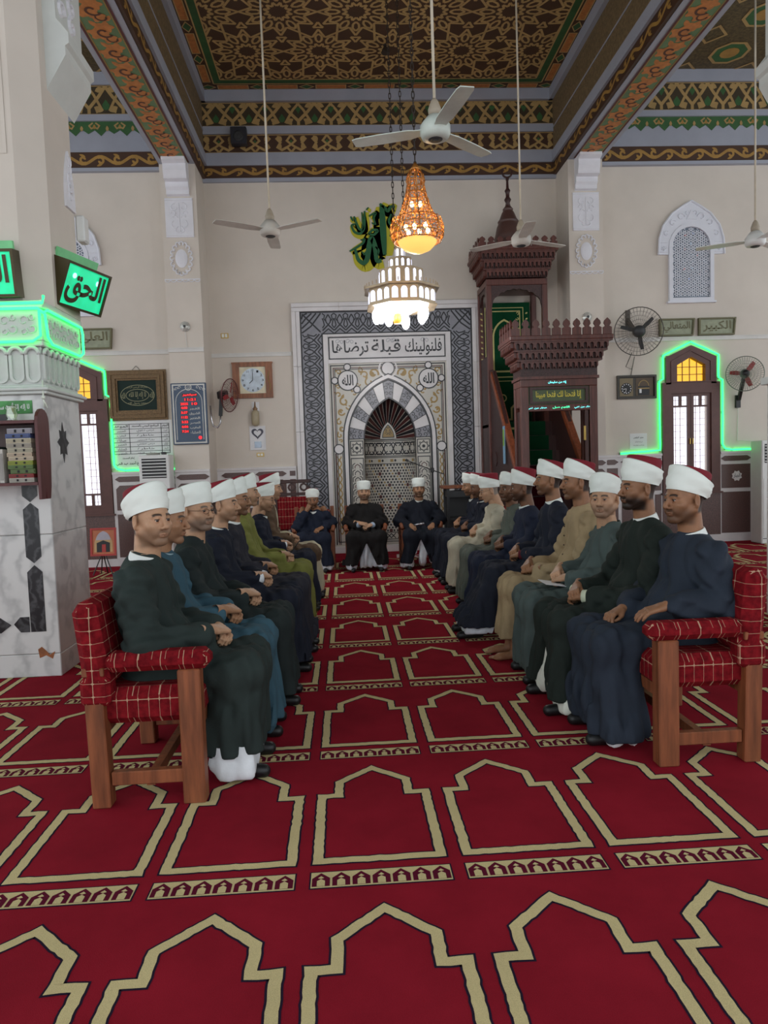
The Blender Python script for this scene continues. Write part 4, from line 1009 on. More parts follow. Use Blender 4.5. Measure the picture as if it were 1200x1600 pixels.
# ------------------------------------------------------------------ marble column with lamps, shelf and books
def vein_mat(name, base, vein, scale=2.2, amt=.5):
    m = bpy.data.materials.new(name); nt = NT(m)
    w = nt.new('ShaderNodeTexWave'); w.inputs['Scale'].default_value = scale; w.inputs['Distortion'].default_value = 14; w.inputs['Detail'].default_value = 4; w.inputs['Detail Scale'].default_value = 1.6
    nt.link(nt.coord('Object'), w.inputs['Vector']); n = nt.noise(7, 6); f = nt.math('MULTIPLY', nt.math('POWER', w.outputs['Fac'], 3.0), n)
    nt.col(nt.mix(nt.math('MULTIPLY', f, amt * 2), (*lin(base), 1), (*lin(vein), 1))); nt.b.inputs['Roughness'].default_value = .3; return m
mar_col = vein_mat('marble_veined', (214, 214, 212), (126, 128, 130), 1.4, .36); mar_blk = vein_mat('marble_black', (24, 26, 30), (170, 172, 176), 3.5, .12)
bx0, bx1, by0, by1 = -3.20, -2.36, 4.08, 4.80
col = thing('column', 'square marble clad column with green neon capital and cream upper shaft', 'column', ((bx0 + bx1) / 2, (by0 + by1) / 2, 0))
for z0, z1 in ((0, .18), (.183, 1.12), (1.123, 2.20)):
    b = MB(); b.box(bx0, bx1, by0, by1, z0, z1); b.build('marble_block', mar_col, col, bevel=.006)
FF = wallF(by0); FX = Fr((bx1, 0, 0), (0, 1, 0), (0, 0, 1), (1, 0, 0))
def inlay(poly, F_, name='black_inlay'): b = MB(); b.prism(poly, F_, 0, .003); b.build(name, mar_blk, col)
def hexbar(u, z0, z1, w, pt=.05): return [(u - w, z0 + pt), (u, z0), (u + w, z0 + pt), (u + w, z1 - pt), (u, z1), (u - w, z1 - pt)]
for u in (-2.515, -3.05):
    inlay(hexbar(u, .90, 1.37, .058), FF); inlay(hexbar(u, 1.375, 1.62, .058), FF)
    inlay([(u - .058, .36), (u + .058, .36), (u + .058, .83), (u, .885), (u - .058, .83)], FF)
inlay([(-2.70, .425), (-2.74 + .09, .36), (-2.58, .36), (-2.58, .48), (-2.65, .48)], FF); inlay([(-2.985, .36), (-2.80, .36), (-2.72, .42), (-2.80, .48), (-2.985, .48)], FF)
inlay([(-2.80, 2.0), (-2.70, 2.11), (-2.60, 2.0), (-2.70, 1.89)], FF)
st_ = []
for k in range(16):
    r = (.165 if k % 4 == 0 else .14) if k % 2 == 0 else .095
    a = PI / 2 + PI * k / 8; st_.append((4.40 + r * .72 * math.cos(a), 1.84 + r * math.sin(a) * 1.0))
inlay(st_, FX, 'star_inlay')
stain = mat('rust_stain', (150, 92, 56), .8, var=.3, scale=20); b = MB(); b.face([(-2.52, .15), (-2.47, .17), (-2.42, .14), (-2.40, .20), (-2.44, .175), (-2.47, .21), (-2.50, .24), (-2.53, .22)], FF, .002); b.build('rust_stain', stain, col)
stu = mat('stucco_pale', (206, 210, 206), .75, var=.04)
def sqring(e, z0, z1, m, name, bev=.006, ch=0):
    b = MB(); b.box(bx0 - e, bx1 + e, by0 - e, by1 + e, z0, z1); return b.build(name, m, col, bevel=bev)
sqring(.035, 2.20, 2.225, stu, 'moulding'); sqring(.055, 2.225, 2.25, stu, 'moulding'); sqring(.03, 2.25, 2.27, stu, 'moulding')
sqring(.0, 2.27, 2.56, stu, 'capital_core')
for F_, u0, u1 in ((wallF(by0), bx0, bx1), (FX, by0, by1)):
    n = 7; 
    for k in range(n):
        u = u0 + (k + .5) * (u1 - u0) / n; w = (u1 - u0) / n * .46
        b = MB(); A = [(u - w, 2.50)] + arc(u, 2.34, w, 180, 360, 8) + [(u + w, 2.50)]; q = w * .62; B_ = [(u - q, 2.50)] + arc(u, 2.34, q, 180, 360, 8) + [(u + q, 2.50)]
        b.strip(A, B_, F_, 0, .022); b.build('flute', stu, col)
        b = MB(); b.tube([F_(x, y, .02) for x, y in arc(u, 2.50, w * .95, 0, 180, 8)], .016, 6); b.build('flute_cap', stu, col, smooth=True)
sqring(.03, 2.56, 2.60, stu, 'moulding'); sqring(.035, 2.60, 2.84, stu, 'carved_band'); sqring(.05, 2.84, 2.90, stu, 'moulding')
Fc = wallF(by0 - .035); Fcx = Fr((bx1 + .035, 0, 0), (0, 1, 0), (0, 0, 1), (1, 0, 0))
for F_, u0, u1 in ((Fc, bx0, bx1), (Fcx, by0, by1)):
    b = MB(); n = 6 if F_ is Fc else 5
    for k in range(n):
        u = u0 + (k + .5) * (u1 - u0) / n
        for (dx, dz, r, a0, a1) in ((-.03, .03, .04, 0, 330), (.03, -.03, .04, 180, 500), (.035, .05, .025, 90, 400), (-.035, -.05, .025, 0, -300)): b.tube([F_(u + x, 2.72 + y, .004) for x, y in spiral(dx, dz, r, r * .4, a0, a1, 9)], .007, 5)
    b.build('stucco_scrollwork', stu, col, props={'kind': 'stuff'})
# neon on the capital
nt_ = thing('neon_tube', 'bright green neon tube wrapped around the column capital', 'light', (bx1, by0, 2.6))
e = .06
for pts in ([(bx0, by0 - e, 2.875), (bx1 + e, by0 - e, 2.875), (bx1 + e, by0 - e + .02, 2.93)], [(bx0, by0 - e, 2.835), (bx1 + .02, by0 - e, 2.835), (bx1 + e, by0 - e, 2.80), (bx1 + e, by0 + .02, 2.835), (bx1 + e, by1, 2.835), (bx1 + e, by1 + .03, 2.78), (bx1 + e, by1 + .02, 2.62), (bx1 + e, by1 - .06, 2.585), (bx1 + e, by0 + .08, 2.585), (bx1 + e, by0 + .0, 2.63), (bx1 + e, by0 - .03, 2.80)],
            [(bx1 + .03, by0 - e, 2.82), (bx1 + .03, by0 - e, 2.63), (bx1 - .03, by0 - e, 2.59), (bx0, by0 - e, 2.585)]):
    b = MB(); b.tube(pts, .011, 8); b.build('tube', neon, nt_, smooth=True)
# upper shaft (chamfered) with panel and stucco
ux0, ux1, uy0, uy1, ch = -3.2, -2.31, 4.11, 5.0, .17
oct_ = [(ux0 + ch, uy0), (ux1 - ch, uy0), (ux1, uy0 + ch), (ux1, uy1 - ch), (ux1 - ch, uy1), (ux0 + ch, uy1), (ux0, uy1 - ch), (ux0, uy0 + ch)]
b = MB(); b.prism(oct_, Fr((0, 0, 0), (1, 0, 0), (0, 1, 0), (0, 0, 1)), 2.90, ZS); b.build('shaft', cream, col)
b = MB(); Fu = wallF(uy0); b.ribbon([(ux0 + ch + .06, 4.02), (ux1 - ch - .06, 4.02), (ux1 - ch - .06, 6.3), (ux0 + ch + .06, 6.3)], .03, Fu, .006, 0, True); b.build('panel_moulding', cream, col)
# stepped stucco corbel towards the nave
def corbel(cx, sgn, parent, y0, y1):
    b = MB(); pr = [(0, 4.62), (.16, 4.88), (.16, 4.95), (.19, 4.97), (.19, 5.05), (.10, 5.16), (.10, ZS), (0, ZS)]
    b.prism(pr, Fr((cx, y1, 0), (sgn, 0, 0), (0, 0, 1), (0, -1, 0)), 0, y1 - y0); c = b.build('corbel', stu, parent)
    b = MB(); Fk = Fr((cx + sgn * .10, 0, 0), (0, 1, 0), (0, 0, 1), (sgn, 0, 0))
    for k in range(9):
        z = 5.28 + k * .15
        for q in (0, 1): b.tube([Fk(y0 + .12 + q * .22 + x, z + y, .005) for x, y in spiral(0, 0, .075, .02, 90 * q + 40 * k, 90 * q + 40 * k + 380, 10)], .018, 5)
    b.build('stucco_scrollwork', white_pl, c, props={'kind': 'stuff'})
corbel(ux1, 1, col, 4.40, 4.97)
b = MB(); Fm = Fr((ux1, 0, 0), (0, 1, 0), (0, 0, 1), (1, 0, 0)); b.prism(ogee(4.72, 3.86, .10, .42, 8) + [(4.82, 3.80), (4.62, 3.80)], Fm, 0, .02)
for k in range(6): b.tube([Fm(4.72 + x, 3.9 + k * .06 + y, .02) for x, y in spiral(0, 0, .05, .02, 60 * k, 60 * k + 300, 8)], .008, 5)
b.build('stucco_medallion', white_pl, col)
b = MB(); b.box(ux1, ux1 + .075, 4.84, 4.96, 3.58, 3.80); o = b.build('wall_speaker', wht, None, bevel=.012); tag(o, 'small white box speaker mounted on the column above the lit sign', 'speaker')
# lit signs
teal = mat('lightbox_teal', (30, 214, 150), .5, var=.45, scale=7, emit=.75); teal2 = mat('lightbox_pale', (150, 255, 225), .5, var=.05, emit=2.2); bronze = mat('sign_bronze', (70, 60, 34), .4, .4)
def lightbox(M, w, h, d, txt, label):
    """box lamp: front face in local +z of M (x right, y up)"""
    t = thing('light_sign', label, 'sign', tuple(M.translation), 'lit calligraphy signs on the column')
    Fl_ = Fr(tuple(M.translation), tuple(M.col[0][:3]), tuple(M.col[1][:3]), tuple(M.col[2][:3]))
    b = MB(); b.ring([(-w / 2, -h / 2), (w / 2, -h / 2), (w / 2, h / 2), (-w / 2, h / 2)], [(-w / 2 + .02, -h / 2 + .02), (w / 2 - .02, -h / 2 + .02), (w / 2 - .02, h / 2 - .02), (-w / 2 + .02, h / 2 - .02)], Fl_, -d, .0); b.face([(-w / 2, -h / 2), (w / 2, -h / 2), (w / 2, h / 2), (-w / 2, h / 2)], Fl_, -d); b.build('case', bronze, t)
    b = MB(); b.face([(-w / 2 + .02, -h / 2 + .02), (w / 2 - .02, -h / 2 + .02), (w / 2 - .02, h / 2 - .02), (-w / 2 + .02, h / 2 - .02)], Fl_, -.015); b.build('lit_panel', teal, t)
    b = MB(); b.text(txt, Fl_, -w / 2 + .05, w / 2 - .05, -h / 2 + .04, h / 2 - .04, -.008, 0, bold=.03); b.build('lettering', bronze, t)
    for k in (-.28, .25):
        b = MB(); b.prism(ngon(k * w, h * .22, .022, 10), Fl_, -.014, -.010); b.build('lamp_spot', teal2, t)
    b = MB(); b.fbox(Fl_, -w / 2 + .03, w / 2 - .03, h / 2, h / 2 + .07, -d, -d + .03); b.build('cap_board', mat('board_green_lit', (130, 214, 150), .6), t)  # green light falling on the slab is put into its colour
def tilt_frame(o, n, tiltdeg):
    n = Vector(n).normalized(); r = Vector((0, 0, 1)).cross(n).normalized(); up = n.cross(r); M = Matrix((r, up, n)).transposed().to_4x4(); M = M @ Matrix.Rotation(math.radians(tiltdeg), 4, 'X'); M.translation = Vector(o); return M
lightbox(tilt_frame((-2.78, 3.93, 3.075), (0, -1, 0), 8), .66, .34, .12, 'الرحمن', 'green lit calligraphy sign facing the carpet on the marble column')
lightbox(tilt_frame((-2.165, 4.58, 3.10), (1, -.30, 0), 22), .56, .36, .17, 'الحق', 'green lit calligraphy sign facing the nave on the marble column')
# hanging cord
b = MB(); b.tube([(-2.35, 4.05, 2.30), (-2.35, 4.045, 2.2), (-2.35, 4.05, 2.15), (-2.352, 4.06, 2.10)], .006, 6); b.tube([(-2.35, 4.045, 2.15), (-2.34, 4.06, 2.12), (-2.33, 4.06, 2.09)], .005, 6); b.ball((-2.35, 4.045, 2.17), .016, 8); o = b.build('knotted_string', mat('cord_white', (214, 220, 206), .7), None, smooth=True); tag(o, 'short white knotted string hanging at the column corner', 'string')
# green banner on the column
b = MB(); Fb = wallF(by0); b.fbox(Fb, -3.15, -2.45, 2.055, 2.155, 0, .006, 0); b.text('لا إله إلا أنت سبحانك إني كنت من الظالمين', Fb, -3.12, -2.47, 2.07, 2.14, .0075, 1, bold=.02)
o = b.build('banner', [mat('banner_green', (70, 134, 74), .6, var=.5, scale=9), paper]); tag(o, 'narrow green banner with white lettering above the wooden bookshelf', 'banner')
# bookshelf
sh = thing('bookshelf', 'dark red wooden wall shelf holding stacked books on the marble column', 'shelf', (-2.8, by0, 1.5)); shelf_w = wood_mat('wood_oxblood', (86, 40, 40), .45, 1, .8)
for x in (-3.25, -2.345):
    b = MB(); b.prism([(-.02 + 3.885, 1.40), (3.935, 1.40), (3.95, 1.47), (3.965, 1.40), (4.03, 1.40), (4.055, 1.5), (4.075, 1.7), (4.075, 1.95)] + [(3.97 + .105 * math.cos(a), 1.98 + .10 * math.sin(a)) for a in [PI * q / 8 for q in range(9)]] + [(3.865, 1.9), (3.865, 1.5)], Fr((x, 0, 0), (0, 1, 0), (0, 0, 1), (1, 0, 0)), -.012, .012); b.build('side_panel', shelf_w, sh, bevel=.003)
for z in (1.53, 1.99): b = MB(); b.box(-3.24, -2.358, 3.865, 4.075, z - .022, z); b.build('shelf_board', shelf_w, sh)
b = MB(); b.box(-3.24, -2.358, 4.062, 4.076, 1.53, 1.97); b.build('back_board', wood_deep, sh)
bcols = [(190, 184, 172), (150, 60, 60), (112, 132, 84), (104, 130, 78), (150, 160, 70), (206, 190, 166), (202, 184, 160), (188, 182, 160), (178, 170, 156), (206, 196, 170), (92, 108, 156), (170, 168, 176)]
z = 1.532
for k, c in enumerate(bcols):
    h = (.034, .03, .036, .03, .032, .03, .03, .034, .036, .036, .034, .04)[k]; j = random.uniform(-.012, .012)
    b = MB(); b.box(-2.575 + j, -2.395 + j, 3.885 + abs(j), 4.045, z, z + h - .002, 0); b.box(-2.57 + j, -2.40 + j, 3.882 + abs(j), 3.886, z + .005, z + h - .007, 1)
    for q in (-.03, .03): b.box(-2.49 + q + j, -2.475 + q + j, 3.880 + abs(j), 3.883, z + .008, z + h - .01, 2)
    cn = 'cream,maroon,olive,green,lime,ivory,beige,sand,grey,pale yellow,blue,lilac'.split(',')[k]
    o = b.build('book', [mat('book_%d' % k, c, .7), mat('book_spine_%d' % k, tuple(int(x * .82) for x in c), .7), ink], None); tag(o, '%s book lying in the stack on the column bookshelf' % cn, 'book', 'books on the column shelf'); z += h
for k, (x, h, c, cn) in enumerate(((-2.625, .25, (190, 186, 180), 'grey'), (-2.665, .27, (28, 44, 40), 'black'), (-2.715, .26, (206, 190, 140), 'tan'), (-2.76, .25, (60, 90, 70), 'dark green'), (-2.80, .27, (120, 60, 50), 'red-brown'))):
    b = MB(); b.box(x - .016, x + .016, 3.89, 4.05, 1.532, 1.532 + h, 0); b.box(x - .012, x + .012, 3.886, 3.89, 1.55, 1.55 + h * .8, 1); o = b.build('book', [mat('upright_book_%d' % k, c, .7), mat('upright_spine_%d' % k, tuple(int(q * .8) for q in c), .7)]); tag(o, '%s book standing upright on the column bookshelf' % cn, 'book', 'books on the column shelf')
b = MB(); b.lathe([(.035, 0), (.038, .01), (.03, .02), (.042, .05), (.034, .1), (.042, .115)], (-2.56, 3.97, 1.991), 16); o = b.build('glass_jar', see_through('glass_jar_clear', (.75, .85, .65), .7), None, smooth=True); tag(o, 'small greenish glass jar on top of the column bookshelf', 'jar')
# right-hand column, only its corbel enters the view
col2 = thing('column', 'cream column with white stucco corbel beyond the last ceiling fan of the right aisle', 'column', (4.3, 4.5, 0))
rx0, rx1 = 3.99, 4.88
b = MB(); b.prism([(rx0 + ch, uy0), (rx1 - ch, uy0), (rx1, uy0 + ch), (rx1, uy1 - ch), (rx1 - ch, uy1), (rx0 + ch, uy1), (rx0, uy1 - ch), (rx0, uy0 + ch)], FLOORF, 0, ZS); b.build('shaft', cream, col2)
for z0, z1 in ((0, .18), (.183, 1.12), (1.123, 2.20)): b = MB(); b.box(rx0 - .04, rx1 + .04, 4.06, 5.04, z0, z1); b.build('marble_block', mar_col, col2, bevel=.006)
b = MB(); b.box(rx0 - .08, rx1 + .08, 4.02, 5.08, 2.20, 2.27); b.build('moulding', stu, col2, bevel=.006)
corbel(rx0, -1, col2, 4.40, 4.97)
# ------------------------------------------------------------------ pulpit
pu = thing('pulpit', 'dark carved wooden pulpit with gate, stairs and bulbous canopy tower', 'minbar', (2.95, 9.8, 0))
carved = mat('wood_carved_dark', (58, 34, 32), .4, var=.45, scale=45, bump=.6, bscale=60, bdist=.01); gilt = mat('letter_gilt_glow', (190, 176, 70), .4, .2, emit=.15); wood_or = wood_mat('wood_handrail_orange', (128, 66, 40), .4)  # gilt letters get a faint emission, though they are no lamp
gx0, gx1, gy0, gy1 = 2.41, 3.50, 8.30, 8.72
def crenel(F_, u, z, h, w, par, m=wood_dark):
    b = MB(); p = [(u - w * .5, z), (u + w * .5, z), (u + w * .5, z + h * .42), (u + w * .22, z + h * .5), (u + w * .42, z + h * .66), (u + w * .34, z + h * .82), (u, z + h), (u - w * .34, z + h * .82), (u - w * .42, z + h * .66), (u - w * .22, z + h * .5), (u - w * .5, z + h * .42)]
    b.prism(p, F_, -.012, .012); b.build('crenellation', m, par)
def cornice(x0, x1, y0, y1, z0, rows, par, out=.055, rh=.11, n=14, left=True):
    """stepped cornice of little hanging arches"""
    e = 0; z = z0
    for r in range(rows):
        b = MB(); b.box(x0 - e, x1 + e, y0 - e, y1 + (0 if not left else e), z, z + rh); b.build('cornice_step', wood_deep, par)
        e2 = e + out; b = MB(); b.box(x0 - e2, x1 + e2, y0 - e2, y1 + e2, z + rh - .022, z + rh); b.build('cornice_shelf', wood_dark, par)
        b = MB(); Ff = wallF(y0 - e); Fl_ = Fr((x0 - e, 0, 0), (0, -1, 0), (0, 0, 1), (-1, 0, 0))
        for F_, u0, u1, nn in ((Ff, x0 - e, x1 + e, n), (Fl_, -(y1 + e), -(y0 - e), max(4, int(n * .5)))):
            for k in range(nn):
                u = u0 + (k + .5) * (u1 - u0) / nn; w = (u1 - u0) / nn * .5
                A = [(u - w, z)] + [(u - w, z + rh * .4)] + arc(u, z + rh * .4, w, 180, 0, 6) + [(u + w, z + rh * .4), (u + w, z)]
                b.prism([(u - w, z + rh - .02), (u - w, z + rh * .25), (u - w * .5, z + rh * .02), (u - w * .5, z + rh * .5)] + arc(u, z + rh * .5, w * .5, 180, 0, 4)[1:-1] + [(u + w * .5, z + rh * .5), (u + w * .5, z + rh * .02), (u + w, z + rh * .25), (u + w, z + rh - .02)], F_, 0, out * .8)
        b.build('hanging_arches', wood_dark, par, props={'kind': 'stuff'}); e = e2; z += rh
    return e, z
# gate
for x in (gx0, gx1 - .11):
    for y in (gy0, gy1 - .09): b = MB(); b.box(x, x + .11, y, y + .09, 0, 2.58); b.build('gate_post', wood_dark, pu, bevel=.006)
b = MB(); b.box(gx0 + .02, gx0 + .05, gy0 + .09, gy1 - .09, .1, 2.25); b.build('side_screen', carved, pu); b = MB(); b.box(gx1 - .05, gx1 - .02, gy0 + .09, gy1 - .09, .1, 2.25); b.build('side_screen', carved, pu)
b = MB(); b.box(gx0 + .01, gx0 + .05, gy0 + .09, gy1 - .09, 2.30, 2.62); b.build('side_panel', wood_dark, pu, bevel=.01)
b = MB(); b.box(gx0, gx1, gy0, gy1, 2.58, 2.68); b.build('lintel', wood_dark, pu, bevel=.005); b = MB(); b.box(gx0 + .11, gx1 - .11, gy0 + .01, gy0 + .08, 2.24, 2.33); b.build('lintel', wood_dark, pu, bevel=.005)
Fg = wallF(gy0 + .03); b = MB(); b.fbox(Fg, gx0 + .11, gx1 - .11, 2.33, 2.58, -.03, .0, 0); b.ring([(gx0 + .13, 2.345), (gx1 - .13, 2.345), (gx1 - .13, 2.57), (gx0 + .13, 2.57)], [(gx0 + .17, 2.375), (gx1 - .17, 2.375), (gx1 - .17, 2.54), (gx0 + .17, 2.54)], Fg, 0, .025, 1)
b.text('إنا فتحنا لك فتحا مبينا', Fg, gx0 + .22, gx1 - .22, 2.40, 2.52, .006, 2, bold=.02); b.build('inscription_panel', [mat('panel_green_glow', (70, 84, 50), .4), wood_deep, gilt], pu)  # green glow behind the lettering is painted as the panel's olive colour
cyan_l = mat('led_cyan', (110, 235, 235), .4, var=0, emit=2.0); cyan_g = mat('led_green', (70, 240, 170), .4, var=0, emit=2.0); Fg0 = wallF(gy0)
b = MB(); b.text('إنه من سليمان', Fg0, 2.80, 3.06, 2.615, 2.655, .002, 0, bold=.02); b.text('عطاء من غني', Fg0, 2.50, 2.78, 2.265, 2.30, -.008, 0, bold=.02); b.text('اللهم صل', Fg0, 2.86, 3.10, 2.265, 2.305, -.008, 1, bold=.02); b.text('عطاء من غني', Fg0, 3.17, 3.42, 2.265, 2.30, -.008, 0, bold=.02); b.build('led_lettering', [cyan_l, cyan_g], pu)
b = MB(); b.box(gx0 - .02, gx1 + .02, gy0 - .02, gy1 + .02, 2.68, 2.72); b.build('moulding', wood_dark, pu); b = MB(); b.box(gx0, gx1, gy0, gy1, 2.72, 2.82); b.build('carved_frieze', carved, pu)
e, z = cornice(gx0, gx1, gy0, gy1, 2.82, 3, pu, .055, .125, 14)
b = MB(); b.box(gx0 - e - .01, gx1 + e + .01, gy0 - e - .01, gy1 + e + .01, z, z + .06); b.build('cornice_cap', wood_dark, pu, bevel=.008); z += .06
n = 10; Fc_ = wallF(gy0 - e + .02)
for k in range(n): w = (gx1 - gx0 + 2 * e) / n; crenel(Fc_, gx0 - e + (k + .5) * w, z, .225, w * .86, pu)
Fs_ = Fr((gx0 - e + .02, 0, 0), (0, -1, 0), (0, 0, 1), (-1, 0, 0)); n = 5
for k in range(n): w = (gy1 - gy0 + 2 * e) / n; crenel(Fs_, -(gy1 + e) + (k + .5) * w, z, .225, w * .86, pu)
# gate leaf half open and brass latch
b = MB(); b.box(gx1 - .18, gx1 - .13, gy0 + .02, gy0 + .07, 0.1, 2.24); b.build('door_leaf', wood_deep, pu); b = MB(); b.box(gx1 - .20, gx1 - .17, gy0 + .01, gy0 + .03, 1.82, 2.02); b.build('latch', mat('brass', (190, 160, 90), .35, .8), pu)
# stairs with runner, balustrades, handrails
ns = 9; sy0, sy1 = 8.72, 10.42; zt = 2.2
runner = carpet_mat('runner_dark_red', (60, 12, 20)); rug_g = carpet_mat('rug_green', (18, 62, 38)); rug_y = carpet_mat('rug_gold', (186, 178, 120))
for k in range(ns):
    ya, yb = sy0 + k * (sy1 - sy0) / ns, sy1; z0 = k * zt / ns
    b = MB(); b.box(gx0 + .08, gx1 - .08, ya, ya + (sy1 - sy0) / ns + .0, 0 if k == 0 else z0 - .05, z0 + zt / ns); b.build('step', wood_deep, pu)
    b = MB(); b.box(gx0 + .2, gx1 - .2, ya - .006, ya + (sy1 - sy0) / ns, z0 + .02, z0 + zt / ns + .006)
    b.build('runner', runner if k < 6 else rug_g, pu)
Frun = lambda k: wallF(sy0 + k * (sy1 - sy0) / ns - .008)
b = MB()
for k, p in ((4, [(2.62, 1.36), (2.75, 1.36), (2.75, 1.24), (2.95, 1.24)]), (5, [(2.62, 1.60), (2.70, 1.60), (2.70, 1.50), (2.88, 1.50)]), (2, [(2.62, .66), (3.2, .66)]), (7, [(2.62, 1.90), (2.75, 1.90), (2.75, 1.76)]), (8, [(2.62, 2.1), (2.8, 2.1), (2.8, 2.0), (3.0, 2.0)])): b.ribbon(p, .035, Frun(k), .002)
b.build('runner_motif', rug_y, pu, props={'kind': 'stuff'})
for x in (gx0 + .02, gx1 - .08):
    Fx_ = Fr((x, 0, 0), (0, 1, 0), (0, 0, 1), (1, 0, 0))
    b = MB(); b.prism([(sy0, 0), (sy1, 0), (sy1, 3.10), (sy1 - .25, 3.05), (sy0, 1.42)], Fx_, 0, .05); b.build('balustrade', carved, pu)
    b = MB(); b.beam((x + .025, sy0 - .02, 1.40), (x + .025, sy1 - .12, 3.02), .10, .10); b.build('handrail', wood_or, pu, bevel=.01)
for k in range(3): b = MB(); b.prism(ngon(sy1 - .3 - k * .38, 1.6 - k * .34, .13, 8, PI / 8), Fr((gx0 + .02, 0, 0), (0, -1, 0), (0, 0, 1), (-1, 0, 0)), 0, .012) if False else b.prism([(sy1 - .3 - k * .38 + .13 * math.cos(a), 1.6 - k * .34 + .13 * math.sin(a)) for a in [PI / 8 + PI * q / 4 for q in range(8)]], Fr((gx0 + .02, 0, 0), (0, 1, 0), (0, 0, 1), (-1, 0, 0)), 0, .012); b.build('carved_octagon', wood_deep, pu)
# tower
tx0, tx1, ty0, ty1 = 2.40, 3.44, 10.42, 11.22
for x in (tx0, tx1 - .09):
    for y in (ty0, ty1 - .09): b = MB(); b.box(x, x + .09, y, y + .09, 0, 4.50); b.build('tower_post', wood_dark, pu, bevel=.006)
b = MB(); b.box(tx0 + .02, tx1 - .02, ty0 + .02, ty1, 2.15, 2.22); b.build('tower_floor', wood_deep, pu)
for x in (tx0 + .02, tx1 - .06):
    b = MB(); b.box(x, x + .04, ty0 + .09, ty1 - .09, .1, 2.2); b.build('tower_side', wood_deep, pu); b = MB(); b.box(x, x + .04, ty0 + .09, ty1 - .09, 2.22, 3.35); b.build('tower_side', carved, pu)
b = MB(); b.box(tx0 + .09, tx1 - .09, ty0 + .02, ty0 + .06, .1, 1.2); b.build('tower_front', wood_deep, pu)
Fw = wallF(ty0 + .04); top = 4.58; xm = (tx0 + tx1) / 2; hwid = (tx1 - tx0) / 2 - .09
sc_pts = []
for s_ in np.linspace(-1, 1, 29): sc_pts.append((xm + s_ * hwid, 4.12 + .30 * math.sqrt(max(0, 1 - s_ * s_)) + .022 * abs(math.sin(s_ * 4 * PI))))
b = MB(); b.strip([(p[0], top - .06) for p in sc_pts], sc_pts, Fw, -.02, .02); b.build('scalloped_arch', carved, pu)
b = MB(); b.box(tx0, tx1, ty0, ty1, 4.50, 4.60); b.build('tower_lintel', wood_dark, pu, bevel=.005)
Fl2 = Fr((tx0 + .04, 0, 0), (0, 1, 0), (0, 0, 1), (-1, 0, 0)); sp2 = [(ty0 + .09 + (.62) * q / 20, 4.12 + .30 * math.sqrt(max(0, 1 - (q / 10 - 1) ** 2)) + .02 * abs(math.sin(q / 10 * 4 * PI))) for q in range(21)]
b = MB(); b.strip([(p[0], top - .06) for p in sp2], sp2, Fl2, -.02, .02); b.build('scalloped_arch', carved, pu)
e, z = cornice(tx0, tx1, ty0, ty1 - .15, 4.62, 3, pu, .05, .14, 16)
b = MB(); b.box(tx0 - e - .01, tx1 + e + .01, ty0 - e - .01, ty1 + .02, z, z + .05); b.build('cornice_cap', wood_dark, pu, bevel=.008); z += .05
n = 9; Fc_ = wallF(ty0 - e + .02)
for k in range(n): w = (tx1 - tx0 + 2 * e) / n; crenel(Fc_, tx0 - e + (k + .5) * w, z, .17, w * .86, pu)
n = 5; Fs_ = Fr((tx0 - e + .02, 0, 0), (0, -1, 0), (0, 0, 1), (-1, 0, 0))
for k in range(n): w = (ty1 - ty0 + e) / n; crenel(Fs_, -(ty1) + (k + .5) * w, z, .17, w * .86, pu)
b = MB(); dm = mat('dome_brown', (84, 58, 52), .45, var=.15); cxy = (xm - .02, 10.85, 0)
b.lathe([(.30, z), (.31, z + .05), (.26, z + .10), (.25, z + .22), (.235, z + .26), (.245, z + .30), (.225, z + .36), (.20, z + .48), (.17, z + .55), (.18, z + .58), (.15, z + .62), (.11, z + .72), (.085, z + .76), (.09, z + .79), (.05, z + .84)], cxy, 24); b.build('dome', dm, pu, auto=.6)
b = MB(); b.lathe([(.05, z + .83), (.035, z + .90), (.06, z + .95), (.03, z + 1.0), (.035, z + 1.06), (.05, z + 1.10), (.025, z + 1.14), (.02, z + 1.26), (.03, z + 1.30), (.015, z + 1.33)], cxy, 14); b.build('finial', wood_deep, pu, smooth=True)
b = MB(); b.tube([(cxy[0] + .085 * math.cos(a), cxy[1], z + 1.41 + .085 * math.sin(a)) for a in [PI * .62 + 2 * PI * .88 * q / 20 - .3 for q in range(21)]], [.006 + .012 * math.sin(PI * q / 20) for q in range(21)], 8); b.build('crescent', wood_deep, pu, smooth=True)
# green prayer rug hung in the tower
rg = thing('hanging_rug', 'dark green prayer rug with gold border hanging inside the pulpit tower', 'rug', (xm, 11.1, 2.3)); Fr_ = wallF(11.08)
b = MB(); b.fbox(Fr_, tx0 + .14, tx1 - .14, 2.25, 4.35, 0, .012, 0); b.build('rug', rug_g, rg)
b = MB(); cx = xm - .08
b.ribbon([(cx - .28, 3.05), (cx + .28, 3.05), (cx + .28, 4.20), (cx - .28, 4.20)], .018, Fr_, .014, 0, True); b.ribbon([(cx - .34, 2.98), (cx + .34, 2.98), (cx + .34, 4.26), (cx - .34, 4.26)], .012, Fr_, .014, 0, True)
b.ribbon([(cx - .2, 3.15)] + [(cx - .2, 3.75)] + ogee(cx, 3.75, .2, .3, 6)[1:-1] + [(cx + .2, 3.75), (cx + .2, 3.15)], .03, Fr_, .014, 0, True)
for k in range(12):
    for s_ in (1, -1): b.ribbon(spiral(cx + s_ * .24, 3.12 + k * .095, .03, .01, 90 * k, 90 * k + 300, 8), .012, Fr_, .014); b.face(leaf(cx + s_ * .38, 3.05 + k * .1, 90 - s_ * 60, .05, .03), Fr_, .014)
